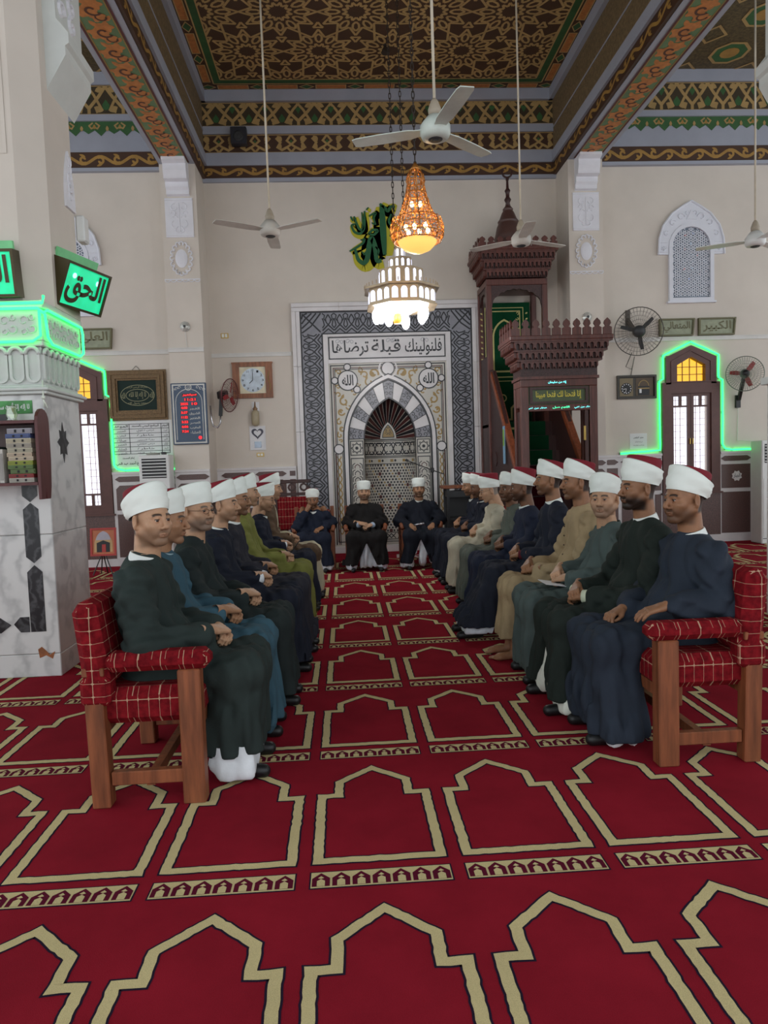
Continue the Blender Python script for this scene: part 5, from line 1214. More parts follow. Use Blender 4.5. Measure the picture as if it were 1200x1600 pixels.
b.ribbon(arc(cx, 3.9, .05, 200, 340, 6, .02), .012, Fr_, .014); b.ring(ngon(cx - .05, 2.68, .07, 12), ngon(cx - .05, 2.68, .05, 12), Fr_, .012, .014); b.ribbon([(cx - .3, 2.3), (cx + .1, 2.3), (cx + .1, 2.5), (cx + .22, 2.62), (cx + .34, 2.62)], .035, Fr_, .014)
b.build('border', rug_y, rg)
# banknote poster leaning at the balustrade
b = MB(); Fp = Fr((gx0 - .005, 0, 0), (0, -1, 0), (0, 0, 1), (-1, 0, 0)); b.fbox(Fp, -9.42, -9.30, 1.52, 2.1, .0, .01, 0); b.fbox(Fp, -9.41, -9.31, 1.80, 2.05, .01, .012, 1); o = b.build('leaflet', [mat('leaflet_blue', (120, 160, 190), .5), mat('leaflet_green', (120, 160, 70), .5)]); tag(o, 'narrow blue and green leaflet stuck on the pulpit balustrade', 'leaflet')

# ------------------------------------------------------------------ ceiling fans
def ceiling_fan(x, y, z, a0, label, col='white'):
    t = thing('ceiling_fan', label, 'fan', (x, y, z), 'ceiling fans on long rods')
    m = {'white': wht, 'grey': mat('fan_grey', (196, 192, 184), .5), 'mint': mat('fan_mint', (206, 216, 208), .35)}[col]
    b = MB(); b.tube([(x, y, z + .16), (x, y, ZC - .03)], .012, 8); b.build('rod', mat('rod_ivory', (206, 196, 176), .5), t, smooth=True)
    b = MB(); b.lathe([(.05, z + .12), (.055, z + .17), (.03, z + .24), (.014, z + .26)], (x, y, 0), 16); b.build('canopy', mat('fan_cup', (170, 158, 140), .5), t, smooth=True)
    b = MB(); b.lathe([(.07, z - .065), (.11, z - .055), (.125, z - .02), (.125, z + .04), (.10, z + .075), (.06, z + .12)], (x, y, 0), 28); mo = b.build('motor', m, t, smooth=True)
    b = MB(); b.lathe([(.045, z - .075), (.06, z - .066), (.02, z - .066)], (x, y, 0), 20); b.lathe([(.001, z - .08), (.025, z - .079), (.03, z - .07)], (x, y, 0), 16, capt=False); b.build('badge', dgrey, mo)
    b0 = None
    for k in range(3):
        a = a0 + k * 2 * PI / 3; M = Matrix.Translation((x, y, z + .01)) @ Matrix.Rotation(a, 4, 'Z') @ Matrix.Rotation(math.radians(9), 4, 'X')
        b = MB(); V = []
        for (r, w) in ((.10, .05), (.16, .055), (.22, .07), (.45, .075), (.66, .068), (.70, .055)):
            for s in (-1, 1):
                for dz in (-.004, .004): V.append(tuple(M @ Vector((r, s * w, dz - (.012 if s > 0 else 0)))))
        F_ = []
        for i in range(5): o_ = i * 4; F_ += [(o_, o_ + 2, o_ + 6, o_ + 4), (o_ + 1, o_ + 5, o_ + 7, o_ + 3), (o_, o_ + 4, o_ + 5, o_ + 1), (o_ + 2, o_ + 3, o_ + 7, o_ + 6)]
        F_ += [(0, 1, 3, 2), (20, 22, 23, 21)]; b.add(V, F_); b.build('blade', m, t)
    return t
ceiling_fan(.77, 4.45, 4.29, math.radians(42), 'pale mint ceiling fan hanging nearest above the carpet beside the gold lantern', 'mint')
ceiling_fan(-.86, 7.25, 4.42, math.radians(90), 'white ceiling fan with grey blades hanging in front of the wall clock', 'grey')
ceiling_fan(2.28, 7.6, 4.36, math.radians(25), 'white ceiling fan hanging in front of the pulpit canopy', 'grey')
ceiling_fan(5.3, 7.5, 4.27, math.radians(33), 'white ceiling fan hanging in the aisle near the gypsum lattice window', 'white')

# ------------------------------------------------------------------ chandeliers
brass_d = mat('chain_dark', (70, 62, 56), .5, .6)
def chain(par, x, y, z0, z1):
    b = MB(); n = int((z1 - z0) / .07)
    for k in range(n):
        z = z0 + (k + .5) * (z1 - z0) / n; a = (k % 2) * PI / 2
        b.tube([(x + .014 * math.cos(t) * math.cos(a), y + .014 * math.cos(t) * math.sin(a), z + .046 * math.sin(t)) for t in [2 * PI * q / 8 for q in range(8)]], .0055, 4, closed=True)
    b.build('chain', brass_d, par, props={'kind': 'stuff'})
# gilt pierced lantern
lx, ly = .77, 6.0
ln = thing('lantern', 'glowing pierced gold lantern with amber glass bowl hanging on a chain', 'chandelier', (lx, ly, 3.75))
gilt_l = mat('gilt_pierced', (196, 132, 66), .35, .6, var=.3, scale=30); amber = mat('amber_glass', (255, 196, 104), .4, var=.1, scale=5, emit=1.0); bulb_w = mat('bulb_warm', (255, 226, 170), .4, var=0, emit=14)
chain(ln, lx, ly, 4.62, ZC)
prof = [(.055, 4.60), (.09, 4.53), (.095, 4.49), (.085, 4.47), (.11, 4.34), (.15, 4.22), (.19, 4.12), (.255, 4.09), (.28, 4.02), (.275, 3.94), (.24, 3.88)]
pz = np.array([p[1] for p in prof])[::-1]; pr_ = np.array([p[0] for p in prof])[::-1]
def lr(z): return float(np.interp(z, pz, pr_))
b = MB(); rnd = random.Random(3)
for k in range(8):     # ribs
    a = 2 * PI * k / 8; b.tube([(lx + r * math.cos(a), ly + r * math.sin(a), z) for r, z in prof], .007, 5)
for zz in (4.49, 4.36, 4.22, 4.11, 4.02, 3.94, 3.88): b.tube([(lx + lr(zz) * math.cos(t), ly + lr(zz) * math.sin(t), zz) for t in [2 * PI * q / 24 for q in range(24)]], .006, 5, closed=True)
b.build('frame', gilt_l, ln, smooth=True)
b = MB()
for j in range(22):   # filigree scrolls
    z = 3.90 + j * .0305; n = max(6, int(lr(z) * 2 * PI / .062))
    for k in range(n):
        a = 2 * PI * (k + .5 * (j % 2)) / n; r = lr(z); sz = .026
        ph = rnd.uniform(0, 6)
        b.tube([(lx + r * math.cos(a + sz * math.cos(t + ph) * (1 - .06 * q) / r), ly + r * math.sin(a + sz * math.cos(t + ph) * (1 - .06 * q) / r), z + sz * math.sin(t + ph) * (1 - .06 * q)) for q, t in enumerate([q * .7 for q in range(8)])], .0042, 3, cap=False)
b.build('filigree', gilt_l, ln, props={'kind': 'stuff'})
b = MB(); b.lathe([(.06, 4.60), (.035, 4.64), (.012, 4.68)], (lx, ly, 0), 12); b.build('crown', gilt_l, ln, smooth=True)
b = MB(); b.lathe([(.001, 3.755), (.06, 3.765), (.14, 3.80), (.19, 3.85), (.205, 3.88)], (lx, ly, 0), 28, capt=False); b.build('glass_bowl', amber, ln, smooth=True)
for k in range(6):
    a = 2 * PI * k / 6 + .2; b = MB(); b.ball((lx + .12 * math.cos(a), ly + .12 * math.sin(a), 4.0 + .02 * (k % 2)), .022, 10, sz=1.4); b.build('bulb', bulb_w, ln, smooth=True)
for a in (.5, 2.6): b = MB(); b.ball((lx + .05 * math.cos(a), ly + .05 * math.sin(a), 4.27), .022, 10, sz=1.4); b.build('bulb', bulb_w, ln, smooth=True)
# tiered mosque chandelier
cx, cy = .77, 8.1
tc = thing('tiered_chandelier', 'tiered octagonal brass chandelier with glowing white arched panes and bulbs', 'chandelier', (cx, cy, 3.5))
champ = mat('metal_champagne', (168, 148, 120), .35, .6, var=.15); pane_l = mat('pane_glowing', (226, 232, 255), .4, var=.03, emit=1.25); bulb_c = mat('bulb_cool', (244, 248, 255), .3, var=0, emit=9)
chain(tc, cx - .07, cy, 4.66, ZC); chain(tc, cx + .06, cy - .05, 4.66, ZC)
def tier(r, z0, z1, name, n=8, arches=2, roof=True, a0=PI / 8, narrow=.34):
    P = ngon(cx, cy, r, n, a0); b = MB(); b.prism(P, FLOORF, z0, z1); b.build(name, champ, tc)
    if roof: b = MB(); b.prism([(cx + (p[0] - cx) * 1.12, cy + (p[1] - cy) * 1.12) for p in P], FLOORF, z1, z1 + .025); b.prism([(cx + (p[0] - cx) * 1.05, cy + (p[1] - cy) * 1.05) for p in P], FLOORF, z0 - .02, z0); b.build('ledge', champ, tc)
    for k in range(n):
        p, q = np.array(P[k]), np.array(P[(k + 1) % n]); m = (p + q) / 2; t_ = (q - p) / np.linalg.norm(q - p); L = np.linalg.norm(q - p); nn = np.array([t_[1], -t_[0]])
        Fk = Fr((m[0], m[1], 0), (t_[0], t_[1], 0), (0, 0, 1), (nn[0], nn[1], 0))
        for j in range(arches):
            u = (j + .5) * L / arches - L / 2; w = L / arches * narrow; h = z1 - z0
            b = MB(); b.prism([(u - w, z0 + .03), (u + w, z0 + .03), (u + w, z1 - w - .02)] + arc(u, z1 - w - .025, w, 0, 180, 6) + [(u - w, z1 - w - .02)], Fk, 0, .004); b.build('glowing_pane', pane_l, tc)
tier(.47, 3.67, 3.87, 'lower_tier', 8, 3); tier(.31, 3.90, 4.14, 'middle_tier', 8, 2, False, narrow=.22); tier(.17, 4.14, 4.30, 'upper_tier', 6, 2, False, narrow=.24); tier(.07, 4.30, 4.45, 'lantern_top', 6, 1, False, narrow=.28)
b = MB(); b.lathe([(.08, 4.45), (.06, 4.5), (.08, 4.54), (.03, 4.6), (.012, 4.68)], (cx, cy, 0), 16); b.build('crown', champ, tc, smooth=True)
b = MB()
for k in range(40):
    a = 2 * PI * k / 40; r = .49; b.box(cx + r * math.cos(a) - .006, cx + r * math.cos(a) + .006, cy + r * math.sin(a) - .006, cy + r * math.sin(a) + .006, 3.905, 3.95)
b.build('gallery_pickets', champ, tc, props={'kind': 'stuff'})
b = MB(); b.lathe([(.001, 3.55), (.1, 3.565), (.2, 3.62), (.25, 3.68)], (cx, cy, 0), 24); b.build('lower_bowl', mat('bowl_bluish', (170, 200, 226), .35, emit=.6), tc, smooth=True)
for k in range(9):
    a = 2 * PI * k / 9 - PI / 2 + .1; r = .30 + .06 * (k % 2); zb = 3.53 - .05 * (k % 3 == 1)
    b = MB(); b.lathe([(.02, .19), (.025, .15), (.055, .10), (.06, .04), (.045, -.02), (.02, -.05), (.001, -.055)], (cx + r * math.cos(a), cy + r * math.sin(a), zb), 14); b.build('bulb', bulb_c, tc, smooth=True)
b = MB(); b.lathe([(.001, 3.42), (.05, 3.43), (.06, 3.48), (.05, 3.55)], (cx - .07, cy - .12, 0), 14); b.build('orange_lamp', mat('lamp_orange', (255, 140, 50), .4, var=0, emit=1.2), tc, smooth=True)
b = MB(); b.lathe([(.06, ZC - .13), (.05, ZC - .08), (.02, ZC - .02), (.05, ZC - .0)], (.8, 9.9, 0), 12)
for k in range(6): b.tube([(.8, 9.9, ZC - .07), (.8 + .06 * math.cos(k * PI / 3), 9.9 + .06 * math.sin(k * PI / 3), ZC - .12)], .012, 6)
o = b.build('ceiling_hook', brass_d); tag(o, 'dark ornate hook fixture on the painted nave ceiling', 'hook')
for x_, y_, z_, e_, c_ in ((cx, cy, 3.35, 60, (1, .97, .95)), (lx, ly, 4.0, 12, (1, .75, .4))):
    ld = bpy.data.lights.new('lamp_glow', 'POINT'); ld.energy = e_; ld.color = c_; ld.shadow_soft_size = .25; lo = bpy.data.objects.new('lamp_glow', ld); COL.objects.link(lo); lo.location = (x_, y_, z_)
# ------------------------------------------------------------------ things on the walls
Fa, Fn_, Fp_ = wallF(Ya), wallF(Yn), wallF(Yp)
# green and yellow painted calligraphy cut-out on the prayer wall
cal = thing('calligraphy_emblem', 'large green and yellow calligraphy cut-out of the divine name above the prayer niche', 'calligraphy', (.62, Yn, 5.1))
yel = mat('paint_yellow', (190, 182, 40), .6, var=.1); grn = mat('paint_deep_green', (24, 92, 52), .5, var=.12)
def strokes(F_, d, dx, dz, ws, m, name):
    b = MB()
    for path, w in CAL:
        n = len(path); P = np.array(path); t = np.linspace(0, n - 1, n * 5)
        Q = np.stack([np.interp(t, np.arange(n), P[:, 0]), np.interp(t, np.arange(n), P[:, 1])], 1)
        for _ in range(3): Q[1:-1] = (Q[:-2] + 2 * Q[1:-1] + Q[2:]) / 4
        wd = [max(.012, w * ws * (.45 + .55 * math.sin(PI * min(1, .12 + .88 * i / len(Q))))) for i in range(len(Q))]
        o = len(b.v); 
        L = []; R = []
        for i in range(len(Q)):
            tg = Q[min(i + 1, len(Q) - 1)] - Q[max(i - 1, 0)]; tg = tg / (np.hypot(*tg) + 1e-9); nn = np.array([-tg[1], tg[0]]); L.append(Q[i] + nn * wd[i] / 2); R.append(Q[i] - nn * wd[i] / 2)
        b.strip([(p[0] + dx, p[1] + dz) for p in L], [(p[0] + dx, p[1] + dz) for p in R], F_, d - .012, d)
    return b.build(name, m, cal)
CAL = [([(.755, 6.13), (.765, 5.7), (.78, 5.28)], .085), ([(.72, 6.16), (.80, 6.10), (.86, 6.02), (.92, 6.12), (.99, 6.10)], .04), ([(.72, 5.18), (.63, 5.16), (.62, 5.42), (.55, 5.60), (.50, 5.40), (.47, 5.20), (.40, 5.13), (.30, 5.20), (.26, 5.38)], .07), ([(.92, 5.98), (.86, 5.85), (.98, 5.72), (.88, 5.60)], .035),
       ([(.26, 5.95), (.34, 5.72), (.42, 5.72), (.40, 6.02)], .03), ([(.45, 6.04), (.44, 5.74), (.36, 5.64), (.25, 5.68), (.20, 5.80), (.28, 5.82)], .032), ([(.52, 5.95), (.66, 6.02), (.60, 5.92), (.64, 5.80)], .028), ([(.50, 5.64), (.58, 5.72), (.68, 5.70), (.60, 5.62), (.50, 5.64)], .035), ([(.16, 5.35), (.26, 5.40), (.40, 5.48), (.44, 5.56), (.36, 5.54)], .03),
       ([(.62, 5.42), (.68, 5.36), (.66, 5.28)], .025), ([(.20, 5.95), (.24, 5.87)], .025), ([(.38, 5.34), (.42, 5.28), (.44, 5.34)], .02), ([(.48, 6.06), (.52, 6.10)], .02), ([(.57, 5.84), (.62, 5.80)], .02)]
strokes(Fn_, .012, .028, -.018, 4.6, yel, 'yellow_backing'); strokes(Fn_, .025, 0, 0, 1.35, grn, 'green_strokes')
# plaques with moulded lettering
plq = mat('plaque_sage', (150, 156, 130), .5, var=.15, scale=12); plq_e = mat('plaque_olive_edge', (104, 100, 68), .5)
def plaque(x0, x1, z0, z1, txt, label):
    t = thing('plaque', label, 'plaque', ((x0 + x1) / 2, Ya, z0), 'lettered plaques above the picture rail'); b = MB(); sk = .03
    b.ring([(x0, z0), (x1 - sk, z0), (x1, z1), (x0, z1)], [(x0 + .03, z0 + .025), (x1 - .05, z0 + .025), (x1 - .03, z1 - .025), (x0 + .03, z1 - .025)], Fa, .0, .06); b.build('frame', plq_e, t)
    b = MB(); b.face([(x0 + .03, z0 + .025), (x1 - .05, z0 + .025), (x1 - .03, z1 - .025), (x0 + .03, z1 - .025)], Fa, .03); b.build('face', plq, t)
    b = MB(); b.text(txt, Fa, x0 + .08, x1 - .08, z0 + .06, z1 - .05, .034, 0, bold=.02); b.build('lettering', plq_e, t)
plaque(5.49, 6.12, 3.635, 3.935, 'المتعالي', 'sage plaque with raised lettering next to the black cage fan'); plaque(6.19, 6.86, 3.635, 3.935, 'الكبير', 'sage plaque with raised lettering above the red wall fan side'); plaque(-4.50, -3.86, 3.66, 4.0, 'العلي', 'sage plaque with raised lettering beside the column capital')
# gold frame
t = thing('framed_calligraphy', 'heavy gilt frame around dark green embroidered calligraphy', 'picture', (-3.51, Ya, 2.46)); x0, x1, z0, z1 = -4.0, -3.02, 2.46, 3.30
b = MB()
def rect(x0, x1, z0, z1): return [(x0, z0), (x1, z0), (x1, z1), (x0, z1)]
for q, d in ((0, .03), (.035, .06), (.07, .045), (.10, .055), (.13, .03)): b.ring(rect(x0 + q, x1 - q, z0 + q, z1 - q), rect(x0 + q + .04, x1 - q - .04, z0 + q + .04, z1 - q - .04), Fa, 0, d)
b.build('frame', goldf, t); b = MB(); b.face(rect(x0 + .15, x1 - .15, z0 + .15, z1 - .15), Fa, .012); b.build('cloth', mat('velvet_dark_green', (16, 40, 34), .8), t)
b = MB(); cx, cz = -3.51, 2.88; 
for rx, rz in ((.28, .17), (.19, .10)): b.ribbon([(cx + rx * math.cos(a), cz + rz * math.sin(a)) for a in [2 * PI * k / 32 for k in range(32)]], .007, Fa, .014, 0, True)
b.text('لا إله إلا الله', Fa, cx - .14, cx + .14, cz - .06, cz + .06, .014); b.text('بسم الله الرحمن الرحيم', Fa, cx - .17, cx + .17, cz + .11, cz + .155, .014); b.text('محمد رسول الله', Fa, cx - .16, cx + .16, cz - .155, cz - .11, .014)
for k in (-1, 1): b.text('الله', Fa, cx + k * .235 - .03, cx + k * .235 + .03, cz - .05, cz + .05, .014)
b.build('embroidery', mat('thread_pale_gold', (160, 158, 120), .5), t); b = MB(); b.tube([Fa(cx - .07, z1 - .005, .02), Fa(cx, z1 + .07, .01), Fa(cx + .07, z1 - .005, .02)], .004, 5); b.build('hanging_wire', dgrey, t)
# timetable poster
t = thing('poster', 'white printed timetable poster hanging under the gilt frame', 'poster', (-3.51, Ya, 1.65)); b = MB(); b.fbox(Fa, -4.04, -2.97, 1.66, 2.455, 0, .006); b.build('sheet', paper, t)
b = MB()
for z in (2.40, 2.32, 2.245, 2.17, 2.095, 2.02, 1.945, 1.90): b.ribbon([(-3.95, z), (-3.02, z)], .008, Fa, .008)
for x in (-3.95, -3.68, -3.15, -3.02): b.ribbon([(x, 1.896), (x, 2.404)], .010, Fa, .008)
cols = [('الموعد', -3.93, -3.70), ('البرنامج اليومي بالمسجد', -3.64, -3.19), ('اليوم', -3.13, -3.03)]
rows = [('العصر', 'درس دعوي', 'السبت'), ('المغرب', 'خاطرة', 'الأحد'), ('صلاة', 'مقرأة الجمهور', 'الاثنين'), ('العصر', 'درس منهجي', 'الثلاثاء'), ('العشاء', 'خاطرة', 'الأربعاء'), ('العصر', 'مجلس الفقه', 'الخميس')]
for txt, a, c in cols: b.text(txt, Fa, a, c, 2.335, 2.39, .008, 0, bold=.02)
for i, r in enumerate(rows):
    for (txt, (_, a, c)) in zip(r, cols): w = (c - a); b.text(txt, Fa, a + w * .18, c - w * .18, 2.26 - i * .0755, 2.305 - i * .0755, .008)
b.text('إمام المسجد', Fa, -3.82, -3.62, 1.80, 1.85, .008, 0, bold=.01); b.text('الشيخ أحمد عبد الحي', Fa, -3.93, -3.45, 1.70, 1.775, .008, 0, bold=.02); b.build('printing', ink, t)
# digital prayer board
t = thing('digital_board', 'blue-grey digital prayer time board with red numerals on the pier', 'clock', (-2.62, Yp, 2.0)); x0, x1, z0, z1 = -2.915, -2.33, 2.02, 3.04
b = MB(); b.fbox(Fp_, x0, x1, z0, z1, 0, .05); b.build('case', mat('board_slate', (66, 84, 108), .4, var=.05), t, bevel=.008)
b = MB(); b.ribbon([(x0 + .035, z0 + .03), (x0 + .035, z1 - .03), (x1 - .035, z1 - .03), (x1 - .035, z0 + .03)], .022, Fp_, .052, 0, True); cx = (x0 + x1) / 2
b.ribbon([(x0 + .075, z0 + .08), (x0 + .075, z1 - .30)] + [(cx - .215 * math.cos(a), z1 - .30 + .2 * math.sin(a)) for a in [PI * k / 12 for k in range(13)]] + [(x1 - .075, z0 + .08)], .01, Fp_, .052)
for s in (-1, 1):
    for k in range(3): b.ribbon(spiral(cx + s * (.15 + .05 * k), z1 - .075 - .02 * k, .028, .01, 0, 330, 8), .008, Fp_, .052)
b.ring(ngon(cx, z1 - .07, .055, 16), ngon(cx, z1 - .07, .042, 16), Fp_, .05, .053); b.text('الله', Fp_, cx - .03, cx + .03, z1 - .09, z1 - .045, .052)
for k, w in enumerate(('الفجر', 'الشروق', 'الظهر', 'العصر', 'المغرب', 'العشاء')): b.text(w, Fp_, cx + .0, cx + .17, z1 - .455 - k * .078, z1 - .405 - k * .078, .052, 0, bold=.015)
b.build('printing', mat('print_pale', (206, 206, 200), .6), t)
ledr = mat('led_red', (255, 30, 40), .4, var=0, emit=1.6); b = MB()
for (a, c, z, h) in ((-.11, .14, -.20, .05), (-.08, .12, -.275, .05), (-.145, -.01, -.345, .05), (.04, .14, -.345, .05)) + tuple((-.145, -.02, -.41 - k * .078, .05) for k in range(6)): b.fbox(Fp_, cx + a, cx + c, z1 + z - h / 2, z1 + z + h / 2, .05, .053)
b.build('display_window', mat('led_window', (80, 8, 14), .3), t)
b = MB()
for (a, c, z, s_) in ((-.10, .13, -.20, 'سبتمبر'), (-.07, .11, -.275, '11:21'), (-.14, -.015, -.345, '2025'), (.045, .135, -.345, '10')) + tuple((-.135, -.03, -.41 - k * .078, q) for k, q in enumerate(('4:08', '5:37', '11:52', '3:23', '6:06', '7:24'))): b.text(s_, Fp_, cx + a, cx + c, z1 + z - .02, z1 + z + .02, .054, 0, bold=.02)
b.prism(ngon(cx + .16, z0 + .11, .028, 12), Fp_, .05, .054); b.build('numerals', ledr, t, props={'kind': 'stuff'})
# square wooden clock
t = thing('wall_clock', 'square brown wooden wall clock with bright white dial', 'clock', (-1.64, Yn, 2.83)); x0, x1, z0, z1 = -1.99, -1.29, 2.83, 3.45
b = MB(); b.ring(rect(x0, x1, z0, z1), rect(x0 + .12, x1 - .12, z0 + .08, z1 - .07), Fn_, 0, .05); b.fbox(Fn_, x0 - .01, x1 + .01, z1 - .015, z1 + .01, 0, .06); b.build('case', wood_mat('wood_clock', (150, 96, 66), .4), t)
b = MB(); b.face(rect(x0 + .12, x1 - .12, z0 + .08, z1 - .07), Fn_, .015, 0); b.prism(ngon(-1.64, 3.145, .21, 28), Fn_, .015, .02, 1); b.build('dial', [mat('dial_cream', (226, 218, 190), .25), mat('dial_pale_blue', (206, 220, 232), .12, var=.2, scale=8)], t)
b = MB()
for k in range(12): a = PI / 2 - k * PI / 6; b.text(str(k or 12), Fn_, -1.64 + .175 * math.cos(a) - .018, -1.64 + .175 * math.cos(a) + .018, 3.145 + .175 * math.sin(a) - .02, 3.145 + .175 * math.sin(a) + .02, .022, 0, bold=.01)
b.build('dial_numerals', ink, t, props={'kind': 'stuff'})
for q, w in (((-1.70, 3.09), .012), ((-1.64, 3.29), .008)): b = MB(); b.ribbon([(-1.64, 3.145), q], w, Fn_, .025); b.build('clock_hand', ink, t)
b = MB(); b.tube([Fn_(-1.35 + .02 * math.sin(q), 2.95 + q * .05, .055) for q in range(8)], .006, 5); b.build('carving', gold_i, t)
# hanging bottle gourd and heart-shaped holder
t = thing('hanging_flask', 'beige cylindrical flask hanging below the wall clock', 'flask', (-1.61, Yn, 2.33)); b = MB(); b.fbox(Fn_, -1.68, -1.55, 2.60, 2.76, 0, .01); b.build('backing_card', paper, t)
b = MB(); b.lathe([(.03, 2.33), (.065, 2.36), (.07, 2.45), (.068, 2.56), (.05, 2.60), (.02, 2.62)], (-1.615, Yn - .08, 0), 18); b.build('flask', mat('flask_beige', (168, 156, 128), .5), t, smooth=True); b = MB(); b.lathe([(.035, 2.60), (.04, 2.63), (.015, 2.68), (.008, 2.76)], (-1.615, Yn - .08, 0), 12); b.tube([(-1.66, Yn - .08, 2.64), (-1.57, Yn - .08, 2.64)], .006, 5); b.build('spout', mat('brass_old', (140, 110, 80), .4, .5), t, smooth=True)
t = thing('wall_ornament', 'small white wall frame with a mirrored heart shape', 'ornament', (-1.60, Yn, 1.9)); b = MB(); b.ring(rect(-1.74, -1.46, 1.91, 2.335), rect(-1.725, -1.475, 1.925, 2.32), Fn_, 0, .02); b.face(rect(-1.73, -1.47, 1.92, 2.33), Fn_, .006); b.build('frame', paper, t)
hp = [(16 * math.sin(a) ** 3, 13 * math.cos(a) - 5 * math.cos(2 * a) - 2 * math.cos(3 * a) - math.cos(4 * a)) for a in [2 * PI * k / 28 for k in range(28)]]
b = MB(); b.ring([(-1.60 + x * .0066, 2.21 + y * .0066) for x, y in hp], [(-1.60 + x * .0042, 2.21 + y * .0042) for x, y in hp], Fn_, .006, .014); b.build('heart', mat('heart_slate', (70, 66, 78), .25, .4), t); b = MB(); b.fbox(Fn_, -1.66, -1.54, 1.95, 2.06, .006, .02); b.build('plate', mat('plate_grey', (170, 180, 196), .25, .6), t)
# sockets and pier rosettes
for k, (F_, x0, x1, z0, z1, lb) in enumerate(((Fn_, -2.16, -2.03, 3.89, 3.98, 'small brass wall plate high on the prayer wall'), (Fn_, -1.63, -1.50, 1.79, 1.86, 'small brass socket plate below the heart ornament'))):
    b = MB(); b.fbox(F_, x0, x1, z0, z1, 0, .012, 0)
    for q in range(2): b.fbox(F_, x0 + .015 + q * .055, x0 + .055 + q * .055, z0 + .015, z1 - .015, .012, .018, 1)
    o = b.build('socket_plate', [mat('brass', (190, 160, 90), .35, .8), wht], None); tag(o, lb, 'socket')
for cx, lb in ((-2.63, 'round cut-glass wall light on the pier above the digital board'), (4.17, 'round cut-glass wall light on the pier above the pulpit gate')):
    t = thing('wall_light', lb, 'light', (cx, Yp, 3.9)); b = MB(); MM_ = Matrix.Translation((cx, Yp, 3.97)) @ Matrix.Rotation(PI / 2, 4, 'X'); b.lathe([(.085, 0), (.085, .02), (.05, .05), (.02, .06)], n=12, M=MM_); b.build('glass_disc', mat('cut_glass', (196, 196, 190), .15, .3, var=.3, scale=40), t); b = MB(); b.lathe([(.022, .055), (.02, .07), (.001, .072)], n=10, M=MM_); b.build('bulb_holder', dgrey, t); b = MB(); b.tube([(cx, Yp - .01, 3.9), (cx + .01, Yp - .01, 3.75), (cx + .02, Yp - .01, 3.63)], .005, 5); b.build('wire', rail, t)
# black loudspeaker on the frieze
t = thing('loudspeaker', 'small black loudspeaker box fixed on the painted frieze', 'speaker', (-1.66, Yn - .1, 7.12)); b = MB(); b.fbox(Fn_, -1.80, -1.53, 7.12, 7.40, .095, .25); b.build('cabinet', mat('speaker_black', (44, 46, 54), .4), t, bevel=.01); b = MB(); MM_ = Matrix.Translation((-1.665, Yn - .25, 7.24)) @ Matrix.Rotation(PI / 2, 4, 'X'); b.lathe([(.085, 0), (.085, .012), (.06, .004), (.02, .012), (.001, .014)], n=20, M=MM_); b.build('cone', dgrey, t, smooth=True)
# notice, framed pictures
b = MB(); b.fbox(Fa, 4.955, 5.265, 1.695, 1.965, 0, .004, 0); b.text('ممنوع الجلوس', Fa, 5.02, 5.20, 1.87, 1.91, .006, 1, bold=.02); b.text('في هذا المكان', Fa, 5.05, 5.18, 1.80, 1.83, .006, 1); b.text('شكرا لحسن تعاونكم معنا', Fa, 5.02, 5.21, 1.74, 1.77, .006, 1); o = b.build('paper_notice', [paper, ink]); tag(o, 'white printed paper notice taped on the wall beside the window', 'notice')
t = thing('double_frame', 'black frame holding a clock dial and a dark picture side by side', 'picture', (5.08, Ya, 2.57)); x0, x1, z0, z1 = 4.73, 5.43, 2.57, 2.98
b = MB(); b.ring(rect(x0, x1, z0, z1), rect(x0 + .035, x1 - .035, z0 + .035, z1 - .035), Fa, 0, .04); b.face(rect(x0, x1, z0, z1), Fa, .008); b.build('frame', mat('frame_black_gold', (50, 44, 36), .4, .2, var=.3, scale=40), t)
b = MB(); b.face(rect(x0 + .05, x0 + .29, z0 + .05, z1 - .05), Fa, .012, 0); b.prism(ngon(x0 + .17, z0 + .18, .10, 20), Fa, .012, .016, 1)
for k in range(12): a = k * PI / 6; b.face(ngon(x0 + .17 + .078 * math.cos(a), z0 + .18 + .078 * math.sin(a), .012, 4), Fa, .018, 2)
b.ribbon([(x0 + .17, z0 + .18), (x0 + .11, z0 + .17)], .01, Fa, .018, 2); b.ribbon([(x0 + .17, z0 + .18), (x0 + .15, z0 + .11)], .008, Fa, .018, 2); b.build('clock_dial', [mat('dial_bronze', (120, 104, 70), .4), black_m, paper], t)
b = MB(); b.face(rect(x0 + .34, x1 - .05, z0 + .05, z1 - .05), Fa, .012, 0); b.prism(rect(x0 + .38, x0 + .58, z0 + .06, z0 + .22), Fa, .012, .015, 1); b.ribbon([(x0 + .38, z0 + .18), (x0 + .58, z0 + .18)], .018, Fa, .017, 2); b.ribbon(ogee(x0 + .48, z0 + .22, .09, .1, 6), .012, Fa, .015, 2); b.face(rect(x0 + .40, x0 + .44, z0 + .10, z0 + .17), Fa, .018, 3); b.build('picture', [mat('picture_umber', (84, 66, 44), .5), mat('picture_black', (20, 20, 22), .5), gold_i, paper], t)
